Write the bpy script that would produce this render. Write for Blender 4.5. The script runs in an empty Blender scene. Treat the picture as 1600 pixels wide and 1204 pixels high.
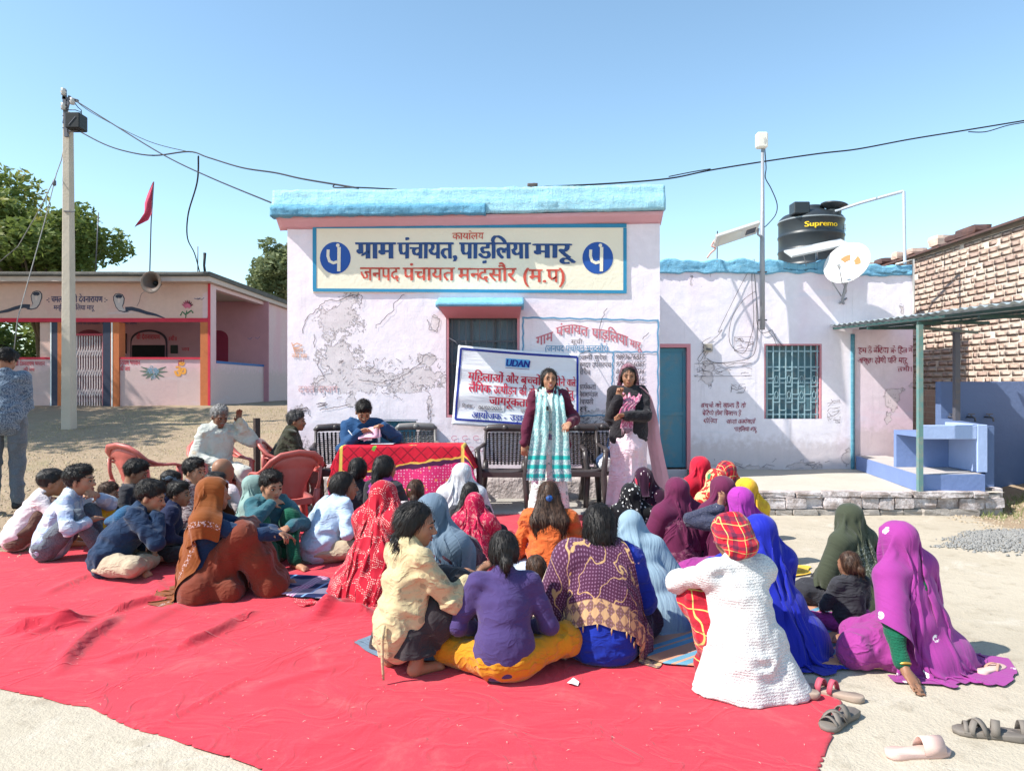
import bpy, bmesh, math, random, time
import numpy as np
from mathutils import Vector, Matrix, Euler
from concurrent.futures import ThreadPoolExecutor
T0 = time.time()
random.seed(7); rng = np.random.default_rng(7)
SC = bpy.context.scene; COL = SC.collection
# ---------------------------------------------------------------- camera, sky, sun, exposure
FPX, CH, CX, CY = 1155.0, 1.40, 800.0, 602.0
cam_d = bpy.data.cameras.new('camera'); cam = bpy.data.objects.new('camera', cam_d); COL.objects.link(cam)
cam.location = (0, 0, CH); cam.rotation_euler = (math.radians(90), 0, 0)
cam_d.sensor_width = 36; cam_d.lens = 36 * FPX / 1600; cam_d.clip_start = .05; cam_d.clip_end = 2000
SC.camera = cam
SUN = Vector((-.90, -.30, 1.0)).normalized()
W = bpy.data.worlds.new("World"); SC.world = W; W.use_nodes = True
_n = W.node_tree.nodes; _l = W.node_tree.links
_sky = _n.new('ShaderNodeTexSky'); _sky.sky_type = 'NISHITA'; _sky.sun_disc = False
_sky.sun_elevation = math.asin(SUN.z); _sky.sun_rotation = math.atan2(SUN.x, SUN.y)
_sky.air_density = 1.0; _sky.dust_density = 0.3; _sky.ozone_density = 0.7; _sky.altitude = 400
_t = _n.new('ShaderNodeMix'); _t.data_type = 'RGBA'; _t.blend_type = 'MULTIPLY'; _t.inputs[0].default_value = 1; _t.inputs[7].default_value = (.96, 1.055, .99, 1)
_l.new(_sky.outputs[0], _t.inputs[6]); _l.new(_t.outputs[2], _n['Background'].inputs[0]); _n['Background'].inputs[1].default_value = .15
sl = bpy.data.lights.new('sun', 'SUN'); sl.energy = 4.5; sl.angle = math.radians(.53); sl.color = (1, .955, .88)
so = bpy.data.objects.new('sun', sl); COL.objects.link(so); so.location = (-20, -5, 25)
so.rotation_euler = (-SUN).to_track_quat('-Z', 'Y').to_euler()
SC.view_settings.view_transform = 'Standard'; SC.view_settings.look = 'None'
SC.view_settings.exposure = 0.82; SC.view_settings.gamma = 1; SC.view_settings.use_curve_mapping = False
SC.render.engine = 'CYCLES'; SC.cycles.max_bounces = 6; SC.cycles.diffuse_bounces = 3
SC.cycles.transparent_max_bounces = 6

def P(px, py, Y): return Vector(((px - CX) * Y / FPX, Y, CH - (py - CY) * Y / FPX))
def G(px, py, z=0.0):
    Y = (CH - z) * FPX / (py - CY); return Vector(((px - CX) * Y / FPX, Y, z))
def R(d): return math.radians(d)
# ---------------------------------------------------------------- numpy noise
def _hash(i, j, k, s):
    n = (i * 374761393 + j * 668265263 + k * 2147483647 % 1000003 + k * 1274126177 + s * 974634777) & 0xffffffff
    n = ((n ^ (n >> 13)) * 1274126177) & 0xffffffff
    return ((n ^ (n >> 16)) & 0xffff) / 65535.0
def vnoise(p, s=0):
    p = np.asarray(p, float); f = np.floor(p).astype(np.int64); t = p - f; t = t * t * (3 - 2 * t)
    r = 0
    for a in (0, 1):
        for b in (0, 1):
            for c in (0, 1):
                w = (t[..., 0] if a else 1 - t[..., 0]) * (t[..., 1] if b else 1 - t[..., 1]) * (t[..., 2] if c else 1 - t[..., 2])
                r = r + w * _hash(f[..., 0] + a, f[..., 1] + b, f[..., 2] + c, s)
    return r
def fbm(p, o=4, s=0):
    r = 0; a = .5; p = np.asarray(p, float)
    for i in range(o):
        r = r + a * (vnoise(p, s + i) - .5) * 2; p = p * 2.03 + 7.1; a *= .5
    return r
# ---------------------------------------------------------------- object helpers
def tag(o, label=None, cat=None, group=None, kind=None):
    if label: o['label'] = label
    if cat: o['category'] = cat
    if group: o['group'] = group
    if kind: o['kind'] = kind
    return o
def wloc(o):
    v = Vector((0, 0, 0))
    while o is not None: v += o.location; o = o.parent
    return v
def link(o, parent=None):
    COL.objects.link(o)
    if parent is not None: o.parent = parent
    return o
def empty(name, loc=(0, 0, 0), rz=0.0):
    o = bpy.data.objects.new(name, None); o.location = loc; o.rotation_euler = (0, 0, rz); o.empty_display_size = .2
    return link(o)
def mesh_obj(name, V, Fc, mats, parent=None, smooth=False, local=False, midx=None, uv=None, attrs=None):
    """one mesh object; world coordinates unless local"""
    V = np.asarray(V, np.float32)
    if parent is not None and not local: V = V - np.array(wloc(parent), np.float32)
    me = bpy.data.meshes.new(name)
    if isinstance(Fc, np.ndarray):
        n, k = Fc.shape
        me.vertices.add(len(V)); me.vertices.foreach_set('co', V.ravel())
        me.loops.add(n * k); me.loops.foreach_set('vertex_index', Fc.astype(np.int32).ravel())
        me.polygons.add(n); me.polygons.foreach_set('loop_start', np.arange(0, n * k, k, dtype=np.int32))
        me.update(calc_edges=True)
    else:
        me.from_pydata([tuple(v) for v in V.tolist()], [], Fc)
    if not isinstance(mats, (list, tuple)): mats = [mats]
    for m in mats: me.materials.append(m)
    if midx is not None: me.polygons.foreach_set('material_index', np.asarray(midx, np.int32))
    if smooth: me.polygons.foreach_set('use_smooth', np.ones(len(me.polygons), bool))
    if uv is not None:
        l = me.uv_layers.new(name='UVMap'); vi = np.empty(len(me.loops), np.int32)
        me.loops.foreach_get('vertex_index', vi); l.data.foreach_set('uv', np.asarray(uv, np.float32)[vi].ravel())
    if attrs:
        for k_, a in attrs.items():
            at = me.attributes.new(k_, 'FLOAT', 'POINT'); at.data.foreach_set('value', np.asarray(a, np.float32))
    me.update()
    o = bpy.data.objects.new(name, me)
    return link(o, parent)
class MB:
    def __init__(s): s.v = []; s.f = []; s.m = []; s.mi = 0
    def add(s, vs, fs):
        b = len(s.v); s.v += [tuple(v) for v in vs]; s.f += [tuple(i + b for i in f) for f in fs]; s.m += [s.mi] * len(fs); return s
    def box(s, x0, x1, y0, y1, z0, z1):
        return s.add([(x0,y0,z0),(x1,y0,z0),(x1,y1,z0),(x0,y1,z0),(x0,y0,z1),(x1,y0,z1),(x1,y1,z1),(x0,y1,z1)],
                     [(0,3,2,1),(4,5,6,7),(0,1,5,4),(1,2,6,5),(2,3,7,6),(3,0,4,7)])
    def hexa(s, pts):  # 8 corners bottom ring then top ring
        return s.add(pts, [(0,3,2,1),(4,5,6,7),(0,1,5,4),(1,2,6,5),(2,3,7,6),(3,0,4,7)])
    def bar(s, a, b, w, h=None, up=(0, 0, 1)):
        a = Vector(a); b = Vector(b); h = h or w; d = (b - a).normalized(); u = Vector(up)
        if abs(d.dot(u)) > .95: u = Vector((0, 1, 0))
        x = d.cross(u).normalized() * w / 2; z = x.normalized().cross(d).normalized() * h / 2
        return s.add([a-x-z, a+x-z, a+x+z, a-x+z, b-x-z, b+x-z, b+x+z, b-x+z],
                     [(0,1,2,3),(4,7,6,5),(0,4,5,1),(1,5,6,2),(2,6,7,3),(3,7,4,0)])
    def tube(s, pts, r, n=8, cap=True, flat=1.0):
        pts = [Vector(p) for p in pts]; rs = r if isinstance(r, (list, tuple)) else [r] * len(pts)
        V = []; u = None
        for i, p in enumerate(pts):
            d = (pts[min(i+1, len(pts)-1)] - pts[max(i-1, 0)])
            d = d.normalized() if d.length > 1e-9 else Vector((0, 0, 1))
            if u is None: u = Vector((0, 0, 1)) if abs(d.z) < .9 else Vector((1, 0, 0))
            x = d.cross(u)
            x = x.normalized() if x.length > 1e-6 else Vector((1, 0, 0))
            z = x.cross(d).normalized(); u = z
            for k in range(n):
                a = 2 * math.pi * k / n; V.append(p + x * math.cos(a) * rs[i] + z * math.sin(a) * rs[i] * flat)
        Fs = []
        for i in range(len(pts) - 1):
            for k in range(n): k2 = (k + 1) % n; Fs.append((i*n+k, i*n+k2, (i+1)*n+k2, (i+1)*n+k))
        if cap: Fs.append(tuple(range(n))[::-1]); Fs.append(tuple((len(pts)-1)*n + k for k in range(n)))
        return s.add(V, Fs)
    def lathe(s, prof, c=(0, 0, 0), n=24, axis='z', M=None):
        V = []; c = Vector(c)
        for r_, z in prof:
            for k in range(n):
                a = 2 * math.pi * k / n; v = Vector((r_ * math.cos(a), r_ * math.sin(a), z))
                if M: v = M @ v
                V.append(c + v)
        Fs = [(i*n+k, i*n+(k+1) % n, (i+1)*n+(k+1) % n, (i+1)*n+k) for i in range(len(prof)-1) for k in range(n)]
        return s.add(V, Fs)
    def poly(s, pts): return s.add(pts, [tuple(range(len(pts)))])
    def prism(s, pts2, f0, f1):  # polygon pts2 extruded between maps f0,f1 (2D->3D)
        n = len(pts2); V = [f0(*p) for p in pts2] + [f1(*p) for p in pts2]
        return s.add(V, [tuple(range(n)), tuple(range(2*n-1, n-1, -1))] + [(i, i + n, (i+1) % n + n, (i+1) % n) for i in range(n)])
    def build(s, name, mats, parent=None, smooth=False, local=False, bevel=0, uv=None):
        o = mesh_obj(name, s.v, s.f, mats, parent, smooth, local, s.m if any(s.m) else None, uv)
        if bevel:
            m = o.modifiers.new('bevel', 'BEVEL'); m.width = bevel; m.segments = 1; m.limit_method = 'ANGLE'; m.angle_limit = .6
        return o
def grid_faces(nu, nv, mask=None):
    i = np.arange(nv - 1)[:, None] * nu + np.arange(nu - 1)[None, :]
    f = np.stack([i, i + 1, i + nu + 1, i + nu], -1)
    return f[mask] if mask is not None else f.reshape(-1, 4)
# ---------------------------------------------------------------- node material helper
class NM:
    def __init__(s, name, rough=.8, spec=.3):
        s.mat = bpy.data.materials.new(name); s.mat.use_nodes = True; s.t = s.mat.node_tree; s.N = s.t.nodes; s.L = s.t.links
        s.b = s.N['Principled BSDF']; s.b.inputs['Roughness'].default_value = rough
        s.b.inputs['Specular IOR Level'].default_value = spec
    def put(s, sock, v):
        if isinstance(v, bpy.types.NodeSocket): s.L.new(v, sock)
        elif v is not None:
            if isinstance(v, (tuple, list)) and len(v) == 3 and sock.type == 'RGBA': v = (*v, 1)
            sock.default_value = v
    def co(s, w='Object'):
        n = s.N.new('ShaderNodeTexCoord'); return n.outputs[w]
    def attr(s, name):
        n = s.N.new('ShaderNodeAttribute'); n.attribute_name = name; return n.outputs['Fac']
    def map(s, v, sc=(1, 1, 1), rot=(0, 0, 0), loc=(0, 0, 0)):
        n = s.N.new('ShaderNodeMapping'); s.L.new(v, n.inputs[0]); n.inputs['Scale'].default_value = sc
        n.inputs['Rotation'].default_value = rot; n.inputs['Location'].default_value = loc; return n.outputs[0]
    def noise(s, v, sc=5, det=4, ro=.55, dist=0):
        n = s.N.new('ShaderNodeTexNoise'); s.put(n.inputs['Vector'], v); s.put(n.inputs['Scale'], sc)
        n.inputs['Detail'].default_value = det; n.inputs['Roughness'].default_value = ro; n.inputs['Distortion'].default_value = dist
        return n.outputs[0]
    def noisec(s, v, sc=5, det=2):
        n = s.N.new('ShaderNodeTexNoise'); s.put(n.inputs['Vector'], v); s.put(n.inputs['Scale'], sc); n.inputs['Detail'].default_value = det
        return n.outputs[1]
    def vor(s, v, sc=5, feat='F1', out='Distance', rnd=1.0):
        n = s.N.new('ShaderNodeTexVoronoi'); n.feature = feat; s.put(n.inputs['Vector'], v); s.put(n.inputs['Scale'], sc)
        n.inputs['Randomness'].default_value = rnd; return n.outputs[out]
    def wave(s, v, sc=5, dist=0, det=2, kind='BANDS', d='X', prof='SIN'):
        n = s.N.new('ShaderNodeTexWave'); n.wave_type = kind; n.wave_profile = prof
        if kind == 'BANDS': n.bands_direction = d
        s.put(n.inputs['Vector'], v); n.inputs['Scale'].default_value = sc; n.inputs['Distortion'].default_value = dist
        n.inputs['Detail'].default_value = det; return n.outputs[1]
    def m(s, op, a, b=None, c=None, clamp=False):
        n = s.N.new('ShaderNodeMath'); n.operation = op; n.use_clamp = clamp
        for i, v in enumerate((a, b, c)):
            if v is not None: s.put(n.inputs[i], v)
        return n.outputs[0]
    def step(s, v, a, b):  # smoothstep a..b -> 0..1
        n = s.N.new('ShaderNodeMapRange'); n.interpolation_type = 'SMOOTHSTEP'; s.put(n.inputs[0], v)
        n.inputs[1].default_value = a; n.inputs[2].default_value = b; return n.outputs[0]
    def sep(s, v):
        n = s.N.new('ShaderNodeSeparateXYZ'); s.L.new(v, n.inputs[0]); return n.outputs
    def comb(s, x=0, y=0, z=0):
        n = s.N.new('ShaderNodeCombineXYZ'); s.put(n.inputs[0], x); s.put(n.inputs[1], y); s.put(n.inputs[2], z); return n.outputs[0]
    def mix(s, f, a, b, mode='MIX'):
        n = s.N.new('ShaderNodeMix'); n.data_type = 'RGBA'; n.blend_type = mode; s.put(n.inputs[0], f)
        s.put(n.inputs[6], a); s.put(n.inputs[7], b); return n.outputs[2]
    def vadd(s, a, b, sc=None):
        if sc is not None:
            m_ = s.N.new('ShaderNodeVectorMath'); m_.operation = 'SCALE'; s.put(m_.inputs[0], b); m_.inputs['Scale'].default_value = sc; b = m_.outputs[0]
        n = s.N.new('ShaderNodeVectorMath'); s.put(n.inputs[0], a); s.put(n.inputs[1], b); return n.outputs[0]
    def bump(s, h, d=.01, st=1.0):
        n = s.N.new('ShaderNodeBump'); s.put(n.inputs['Height'], h); n.inputs['Distance'].default_value = d
        n.inputs['Strength'].default_value = st
        if getattr(s, '_nb', None): s.L.new(s._nb, n.inputs['Normal'])
        s._nb = n.outputs[0]; s.L.new(s._nb, s.b.inputs['Normal']); return s
    def out(s, col, rough=None, alpha=None):
        s.put(s.b.inputs['Base Color'], col)
        if rough is not None: s.put(s.b.inputs['Roughness'], rough)
        return s.mat
def hsv(c, k):
    return tuple(min(1, max(0, v * k)) for v in c)
def plain(name, c, rough=.7, var=.15, sc=6, bump=.0, bsc=40, spec=.3, metal=0, coord='Object'):
    a = NM(name, rough, spec); v = a.co(coord)
    n = a.noise(v, sc, 5, .6); col = a.mix(n, hsv(c, 1 - var), hsv(c, 1 + var))
    if bump: a.bump(a.noise(v, bsc, 4), bump)
    a.b.inputs['Metallic'].default_value = metal
    return a.out(col)
def grimy(name, c, dirt, amt=.5, sc=4, rough=.6, bump=.002, metal=0, spec=.4):
    a = NM(name, rough, spec); v = a.co()
    n = a.noise(v, sc, 6, .65); m_ = a.step(n, .62 - amt * .25, .8 - amt * .2)
    n2 = a.noise(v, sc * 5, 4, .7); col = a.mix(a.m('MULTIPLY', m_, n2), a.mix(n2, hsv(c, .9), hsv(c, 1.08)), dirt)
    a.bump(a.noise(v, sc * 14, 4), bump); a.b.inputs['Metallic'].default_value = metal
    return a.out(col)
# ---------------------------------------------------------------- painted lettering (flat glyph meshes)
def _glyph_raw(s):
    c = bpy.data.curves.new('glyph', 'FONT'); c.body = s; c.size = 1; c.resolution_u = 3
    o = bpy.data.objects.new('glyph', c); me = o.to_mesh()
    V = np.array([v.co[:2] for v in me.vertices]).reshape(-1, 2); F_ = [tuple(p.vertices) for p in me.polygons]
    o.to_mesh_clear(); bpy.data.objects.remove(o); bpy.data.curves.remove(c)
    return V, F_
_gc = {}
def glyph(s):
    if s not in _gc: _gc[s] = _glyph_raw(s)
    return _gc[s]
_bar = glyph('|')[0][:, 0].max()
def advance(s): return glyph(s + '|')[0][:, 0].max() - _bar
def _clip(V, F_, xmax):
    bm = bmesh.new(); vs = [bm.verts.new((x, y, 0)) for x, y in V]
    for f in F_:
        try: bm.faces.new([vs[i] for i in f])
        except ValueError: pass
    bmesh.ops.bisect_plane(bm, geom=bm.verts[:] + bm.edges[:] + bm.faces[:], plane_co=(xmax, 0, 0), plane_no=(1, 0, 0), clear_outer=True)
    bm.verts.index_update(); V2 = np.array([v.co[:2] for v in bm.verts]).reshape(-1, 2); F2 = [tuple(v.index for v in f.verts) for f in bm.faces]
    bm.free(); return V2, F2
CONS = set(chr(c) for c in range(0x915, 0x93a))
def layout(s):
    """reorders the short i sign, builds half letters {x}, subjoined ra (_) and reph (^)"""
    out = []; i = 0; toks = []
    while i < len(s):
        if s[i] == '{': j = s.index('}', i); toks.append(('half', s[i+1:j])); i = j + 1
        elif s[i] == '_': toks.append(('ra', '')); i += 1
        elif s[i] == '^': toks.append(('reph', '')); i += 1
        elif s[i] == 'ि':
            k = len(toks) - 1
            while k > 0 and (toks[k][0] == 'ra' or toks[k][1] == '़' or (toks[k-1][0] == 'half')): k -= 1
            toks.insert(k, ('run', 'ि')); i += 1
        else: toks.append(('run', s[i])); i += 1
    runs = []
    for k, t in toks:
        if k == 'run' and runs and runs[-1][0] == 'run': runs[-1][1] += t
        else: runs.append([k, t])
    V = []; F_ = []; x = 0
    def put(v, f, dx):
        b = len(V); V.extend([(a + dx, c) for a, c in v]); F_.extend([tuple(q + b for q in g) for g in f])
    for k, t in runs:
        if k == 'run':
            if t.strip(): put(*glyph(t), x)
            x += advance(t)
        elif k == 'half':
            v, f = glyph(t); a = advance(t); cut = a - .155; v, f = _clip(v, f, cut); put(v, f, x); x += cut
        elif k == 'ra': put([(x - .36, .10), (x - .33, .16), (x - .13, .30), (x - .13, .22)], [(0, 1, 2, 3)], 0)
        elif k == 'reph':
            pts = []
            for q in range(9):
                a = math.pi * (.95 - q * .13); pts.append((x - .10 + .13 * math.cos(a), .72 + .15 * math.sin(a)))
            inn = [(px * .0 + (x - .10) + (px - x + .10) * .62, .72 + (py - .72) * .62) for px, py in pts]
            v = pts + inn; n = len(pts); put(v, [(q, q + 1, q + 1 + n, q + n) for q in range(n - 1)], 0)
    return np.array(V), F_, x
_nH = glyph('न')[0][:, 1].max(); _nL = glyph('H')[0][:, 1].max()
def lettering(s, px0, px1, ytop, ybase, Y, mat, parent, bold=.0, warp=None, name='lettering', rough=.0, slant=0, place=None, eps=.005):
    V, F_, w = layout(s); w0 = V[:, 0].min(); w1 = V[:, 0].max()
    lat = all(ord(c) < 0x900 for c in s); H = _nL if lat else _nH
    AV = []; AF = []
    sh = [0] if bold == 0 else [-bold, 0, bold] if bold < .04 else [-bold, -bold/2, 0, bold/2, bold]
    for q, d in enumerate(sh):
        b = len(AV)
        for x, y in V:
            u = (x - w0) / (w1 - w0); px = px0 + (px1 - px0) * u + d * 60 * (px1 - px0) / (w1 - w0) / 60
            py = ybase + (ytop - ybase) * (y / H); px += slant * (ybase - py)
            if warp: px, py = warp(u, px, py)
            if rough:
                px += rough * math.sin(px * .9 + py * .7); py += rough * math.sin(px * .7 - py * 1.1 + 2)
            p = place(px, py) if place else P(px, py, Y)
            n = Vector((0, -1, 0)) if not place else place(px, py, True)
            AV.append(p + n * (eps + q * .0006))
        AF += [tuple(i + b for i in f) for f in F_]
    return mesh_obj(name, AV, AF, mat, parent)
def stroke(pts, w, Y, mat, parent, name='painted_line', closed=False, eps=.004, place=None):
    """brush stroke of width w (px) along pixel points on a plane facing the yard"""
    pts = [Vector((a[0], a[1])) for a in pts]; ws = w if isinstance(w, (list, tuple)) else [w] * len(pts)
    if closed: pts = pts + [pts[0]]; ws = list(ws) + [ws[0]]
    V = []
    for i, p in enumerate(pts):
        if closed and i in (0, len(pts) - 1): d = pts[1] - pts[-2]
        else: d = pts[min(i + 1, len(pts) - 1)] - pts[max(i - 1, 0)]
        d = d.normalized() if d.length else Vector((1, 0)); n = Vector((-d.y, d.x)) * ws[i] / 2
        for q in (p - n, p + n):
            v = place(q.x, q.y) + place(q.x, q.y, True) * eps if place else P(q.x, q.y, Y) - Vector((0, eps, 0))
            V.append(v)
    Fs = [(2*i, 2*i+1, 2*i+3, 2*i+2) for i in range(len(pts) - 1)]
    return V, Fs
def strokes(lst, Y, mat, parent, name='painted_line', eps=.004, place=None):
    m = MB()
    for k, it in enumerate(lst):
        pts, w = it[0], it[1]; closed = len(it) > 2 and it[2]
        v, f = stroke(pts, w, Y, mat, parent, closed=closed, eps=eps + (k % 7) * .0005, place=place); m.add(v, f)
    return m.build(name, mat, parent)
def circ(cx, cy, rx, ry=None, n=28, a0=0, a1=360):
    ry = ry or rx
    return [(cx + rx * math.cos(R(a0 + (a1 - a0) * i / n)), cy + ry * math.sin(R(a0 + (a1 - a0) * i / n))) for i in range(n + (0 if a1 - a0 == 360 else 1))]
def disc(pts, Y, mat, parent, name, eps=.004, place=None):
    m = MB(); m.poly([(place(x, y) + place(x, y, True) * eps) if place else P(x, y, Y) - Vector((0, eps, 0)) for x, y in pts])
    return m.build(name, mat, parent)
# ---------------------------------------------------------------- materials of the place
def m_wall(name, c, peel=(.66, .575, .575), stain=(.38, .34, .36), low=0.3, zbase=0.0, dirtlow=(.55, .45, .43)):
    a = NM(name, .85, .2); v = a.co(); z = a.sep(v)[2]
    n1 = a.noise(v, 1.3, 5, .6); n2 = a.noise(v, 9, 6, .65); n3 = a.noise(v, 60, 3, .6)
    col = a.mix(n1, hsv(c, .93), hsv(c, 1.05)); col = a.mix(a.step(n2, .35, .75), col, tuple(min(1, x * 1.06 + .01) for x in c))
    pk = a.noise(a.map(v, (1, 1, .5)), .9, 3, .5); col = a.mix(a.m('MULTIPLY', a.step(pk, .46, .68), .55), col, (c[0], c[1] * .80, c[2] * .88))
    streak = a.noise(a.map(v, (9, 9, .5)), 1.0, 4, .7)
    col = a.mix(a.m('MULTIPLY', a.step(streak, .56, .8), .34), col, stain)
    blue = a.noise(a.map(v, (.7, .7, 4)), .9, 4, .6, .6); col = a.mix(a.m('MULTIPLY', a.step(blue, .58, .72), .22), col, (.55, .66, .80))
    pl = a.m('ADD', a.attr('peel'), a.m('MULTIPLY', a.m('SUBTRACT', a.noise(v, 7, 8, .72), .5), 2.2))
    pf = a.step(pl, .46, .54); speck = a.step(a.noise(v, 38, 3, .6), .60, .68)
    pc = a.mix(n2, hsv(peel, .72), hsv(peel, 1.25)); pc = a.mix(a.m('MULTIPLY', speck, .75), pc, (.16, .14, .14))
    col = a.mix(a.m('MULTIPLY', pf, a.m('ADD', .32, a.m('MULTIPLY', n1, .7), clamp=True)), col, pc)
    rim = a.m('MULTIPLY', a.step(pl, .40, .46), a.m('SUBTRACT', 1, a.step(pl, .47, .53))); rim = a.m('MULTIPLY', rim, a.step(n1, .42, .52))
    col = a.mix(a.m('MULTIPLY', rim, .6), col, (.20, .17, .18))
    lw = a.m('ADD', z, a.m('MULTIPLY', a.m('SUBTRACT', n2, .5), .5)); lf = a.m('SUBTRACT', 1, a.step(lw, zbase, zbase + low))
    col = a.mix(a.m('MULTIPLY', lf, .55), col, dirtlow)
    h = a.m('ADD', a.m('MULTIPLY', n2, .5), a.m('MULTIPLY', n3, .15)); h = a.m('SUBTRACT', h, a.m('MULTIPLY', pf, .8))
    a.bump(h, .012, .9)
    return a.out(col)
def m_rough_paint(name, c, c2, under):
    a = NM(name, .75, .25); v = a.co(); vs = a.map(v, (1, 1, 4)); n = a.noise(vs, 6, 8, .78); n2 = a.noise(v, 30, 6, .78)
    col = a.mix(a.step(n, .35, .65), c, c2); col = a.mix(a.m('MULTIPLY', a.step(n2, .60, .70), .6), col, under)
    st = a.noise(a.map(v, (22, 22, 1.2)), 1, 4, .7); col = a.mix(a.m('MULTIPLY', a.step(st, .55, .75), .5), col, hsv(c, .62)); pk = a.vor(a.vadd(v, a.noisec(v, 12, 3), .08), 13); col = a.mix(a.m('MULTIPLY', a.step(pk, .10, .05), .8), col, (.46, .42, .40)); a.bump(a.m('ADD', a.m('ADD', n, n2), a.m('MULTIPLY', st, .7)), .014, 1.0); return a.out(col)
MW = m_wall('office_limewash', (.82, .735, .785))
MWA = m_wall('annex_limewash', (.82, .765, .825), zbase=.27, low=.25)
M_PINK = plain('faded_pink_paint', (.62, .26, .30), .8, .12, 5, .004, 30)
M_PINKW = m_wall('pink_panel_limewash', (.74, .62, .68), zbase=.45, low=.2)
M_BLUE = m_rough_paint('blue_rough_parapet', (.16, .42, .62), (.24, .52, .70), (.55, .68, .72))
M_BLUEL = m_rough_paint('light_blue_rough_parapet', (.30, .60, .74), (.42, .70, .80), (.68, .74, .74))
M_CREAM = plain('sign_cream_paint', (.83, .76, .60), .7, .05, 3, .004, 25)
M_SBLUE = plain('sign_border_blue', (.03, .24, .42), .6, .15, 8)
M_NAVY = plain('sign_letter_navy', (.028, .075, .22), .6, .2, 12)
M_ROYAL = plain('sign_disc_blue', (.02, .09, .36), .6, .12, 8)
M_RED = plain('sign_letter_red', (.60, .09, .06), .6, .2, 12)
M_FRED = plain('faded_red_paint', (.58, .16, .20), .7, .35, 22)
M_FBLUE = plain('faded_blue_paint', (.13, .30, .48), .7, .35, 22)
M_PENCIL = plain('dark_scribble', (.16, .13, .15), .8, .4, 30)
M_MAROON = plain('maroon_brush_writing', (.36, .06, .11), .7, .35, 30)
M_SLATE = grimy('slate_blue_shutter', (.13, .19, .25), (.26, .28, .28), .5, 5)
M_TEAL = grimy('teal_metal_door', (.055, .22, .32), (.20, .20, .17), .6, 3, .45)
M_BARS = grimy('pale_window_bars', (.30, .45, .50), (.35, .30, .25), .4, 9, .5)
M_WHITEP = plain('white_paint', (.78, .80, .80), .6, .06)
M_STEEL = grimy('grey_steel', (.34, .35, .38), (.25, .17, .12), .35, 10, .45, .001, .3)
M_DSTEEL = grimy('dark_steel', (.10, .10, .12), (.18, .12, .09), .4, 12, .5, .001, .2)
M_BLACK = plain('black_plastic', (.015, .016, .018), .5, .3)
M_CONC = plain('grey_concrete', (.36, .34, .31), .9, .2, 6, .01, 30)
M_PLASTER = plain('whitewashed_rubble', (.50, .44, .43), .9, .45, 9, .03, 16)
M_CABLE = plain('black_cable', (.02, .02, .025), .6, .2)
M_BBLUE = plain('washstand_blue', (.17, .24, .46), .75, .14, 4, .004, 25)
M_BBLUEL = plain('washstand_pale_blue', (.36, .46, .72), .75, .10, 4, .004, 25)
M_DBLUE = plain('blue_wall_paint', (.11, .16, .30), .8, .15, 2.5, .005, 20)
M_MORTAR = plain('lime_mortar', (.64, .55, .47), .95, .2, 12, .01, 40)
# ---------------------------------------------------------------- ground
def gz(x, y):
    x = np.asarray(x, float); y = np.asarray(y, float)
    t = np.clip((y - 7.0) / 11.5, 0, 1); t = t * t * (3 - 2 * t) * .55 + t * .45
    side = np.clip((-x - 2.6 - np.clip((9 - y) * .3, 0, 1.2)) / 1.6, 0, 1); side = side * side * (3 - 2 * side)
    far = np.clip((y - 12) / 20, 0, 1)
    left = .90 * t * np.maximum(side, far)
    rs = np.clip((x - 5.3) / 1.2, 0, 1) * np.clip((y - 6.6) / 1.4, 0, 1)
    r = .22 * rs * rs * (3 - 2 * rs) * (1 - far)
    return left + r
def axis(a, b, near, far, c0, c1):
    o = [c0]
    while o[-1] < c1: o.append(o[-1] + near)
    st = near
    while o[-1] < b: st *= 1.25; o.append(o[-1] + min(st, far))
    st = near
    while o[0] > a: st *= 1.25; o.insert(0, o[0] - min(st, far))
    return np.array(o)
gx = axis(-320, 320, .08, 30, -8, 8); gy = axis(-40, 600, .08, 30, 1.5, 15)
X, Yg = np.meshgrid(gx, gy); Z = gz(X, Yg)
dirt = np.clip((-X - 2.6 + fbm(np.stack([X * .4, Yg * .4, X * 0], -1), 4, 5) * 1.2) / .8, 0, 1) * np.clip((Yg - 5.2 + fbm(np.stack([X * .7, Yg * .7, X * 0 + 3], -1), 3, 9)) / 1.0, 0, 1)
dirt = np.maximum(dirt, np.clip((X - 4.6 + fbm(np.stack([X * .8, Yg * .8, X * 0 + 5], -1), 3, 4) * .8) / .6, 0, 1) * np.clip((Yg - 6.4) / .8, 0, 1))
dirt = np.maximum(dirt, np.clip((Yg - 13) / 2, 0, 1)); dirt = np.maximum(dirt, np.clip((np.abs(X) - 9) / 2, 0, 1))
dirt = np.maximum(dirt, np.clip((-Yg) / 2, 0, 1))
amp = .004 + .03 * dirt
Z = Z + fbm(np.stack([X * 1.3, Yg * 1.3, X * 0], -1), 4, 1) * amp + fbm(np.stack([X * 7, Yg * 7, X * 0], -1), 3, 2) * amp * .5
pile = np.exp(-(((X - 5.35) / 1.0) ** 2 + ((Yg - 6.2) / .6) ** 2) ** 1.1) * .24; gpile = np.clip(1.5 - np.sqrt(((X - 5.25) / 1.2) ** 2 + ((Yg - 6.2) / .62) ** 2) * 1.2, 0, 1)
Z = Z + pile
a = NM('yard_ground', .93, .15); v = a.co(); d_ = a.attr('dirt')
n1 = a.noise(v, .9, 6, .62); n2 = a.noise(v, 6, 6, .7); n3 = a.noise(v, 70, 3, .7)
cc = a.mix(n1, (.36, .31, .235), (.54, .475, .38)); cc = a.mix(a.m('MULTIPLY', a.step(n2, .5, .72), .55), cc, (.27, .225, .165))
cc = a.mix(a.m('MULTIPLY', a.step(a.noise(v, 2.2, 5, .7, .8), .55, .7), .35), cc, (.62, .57, .50))
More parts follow.
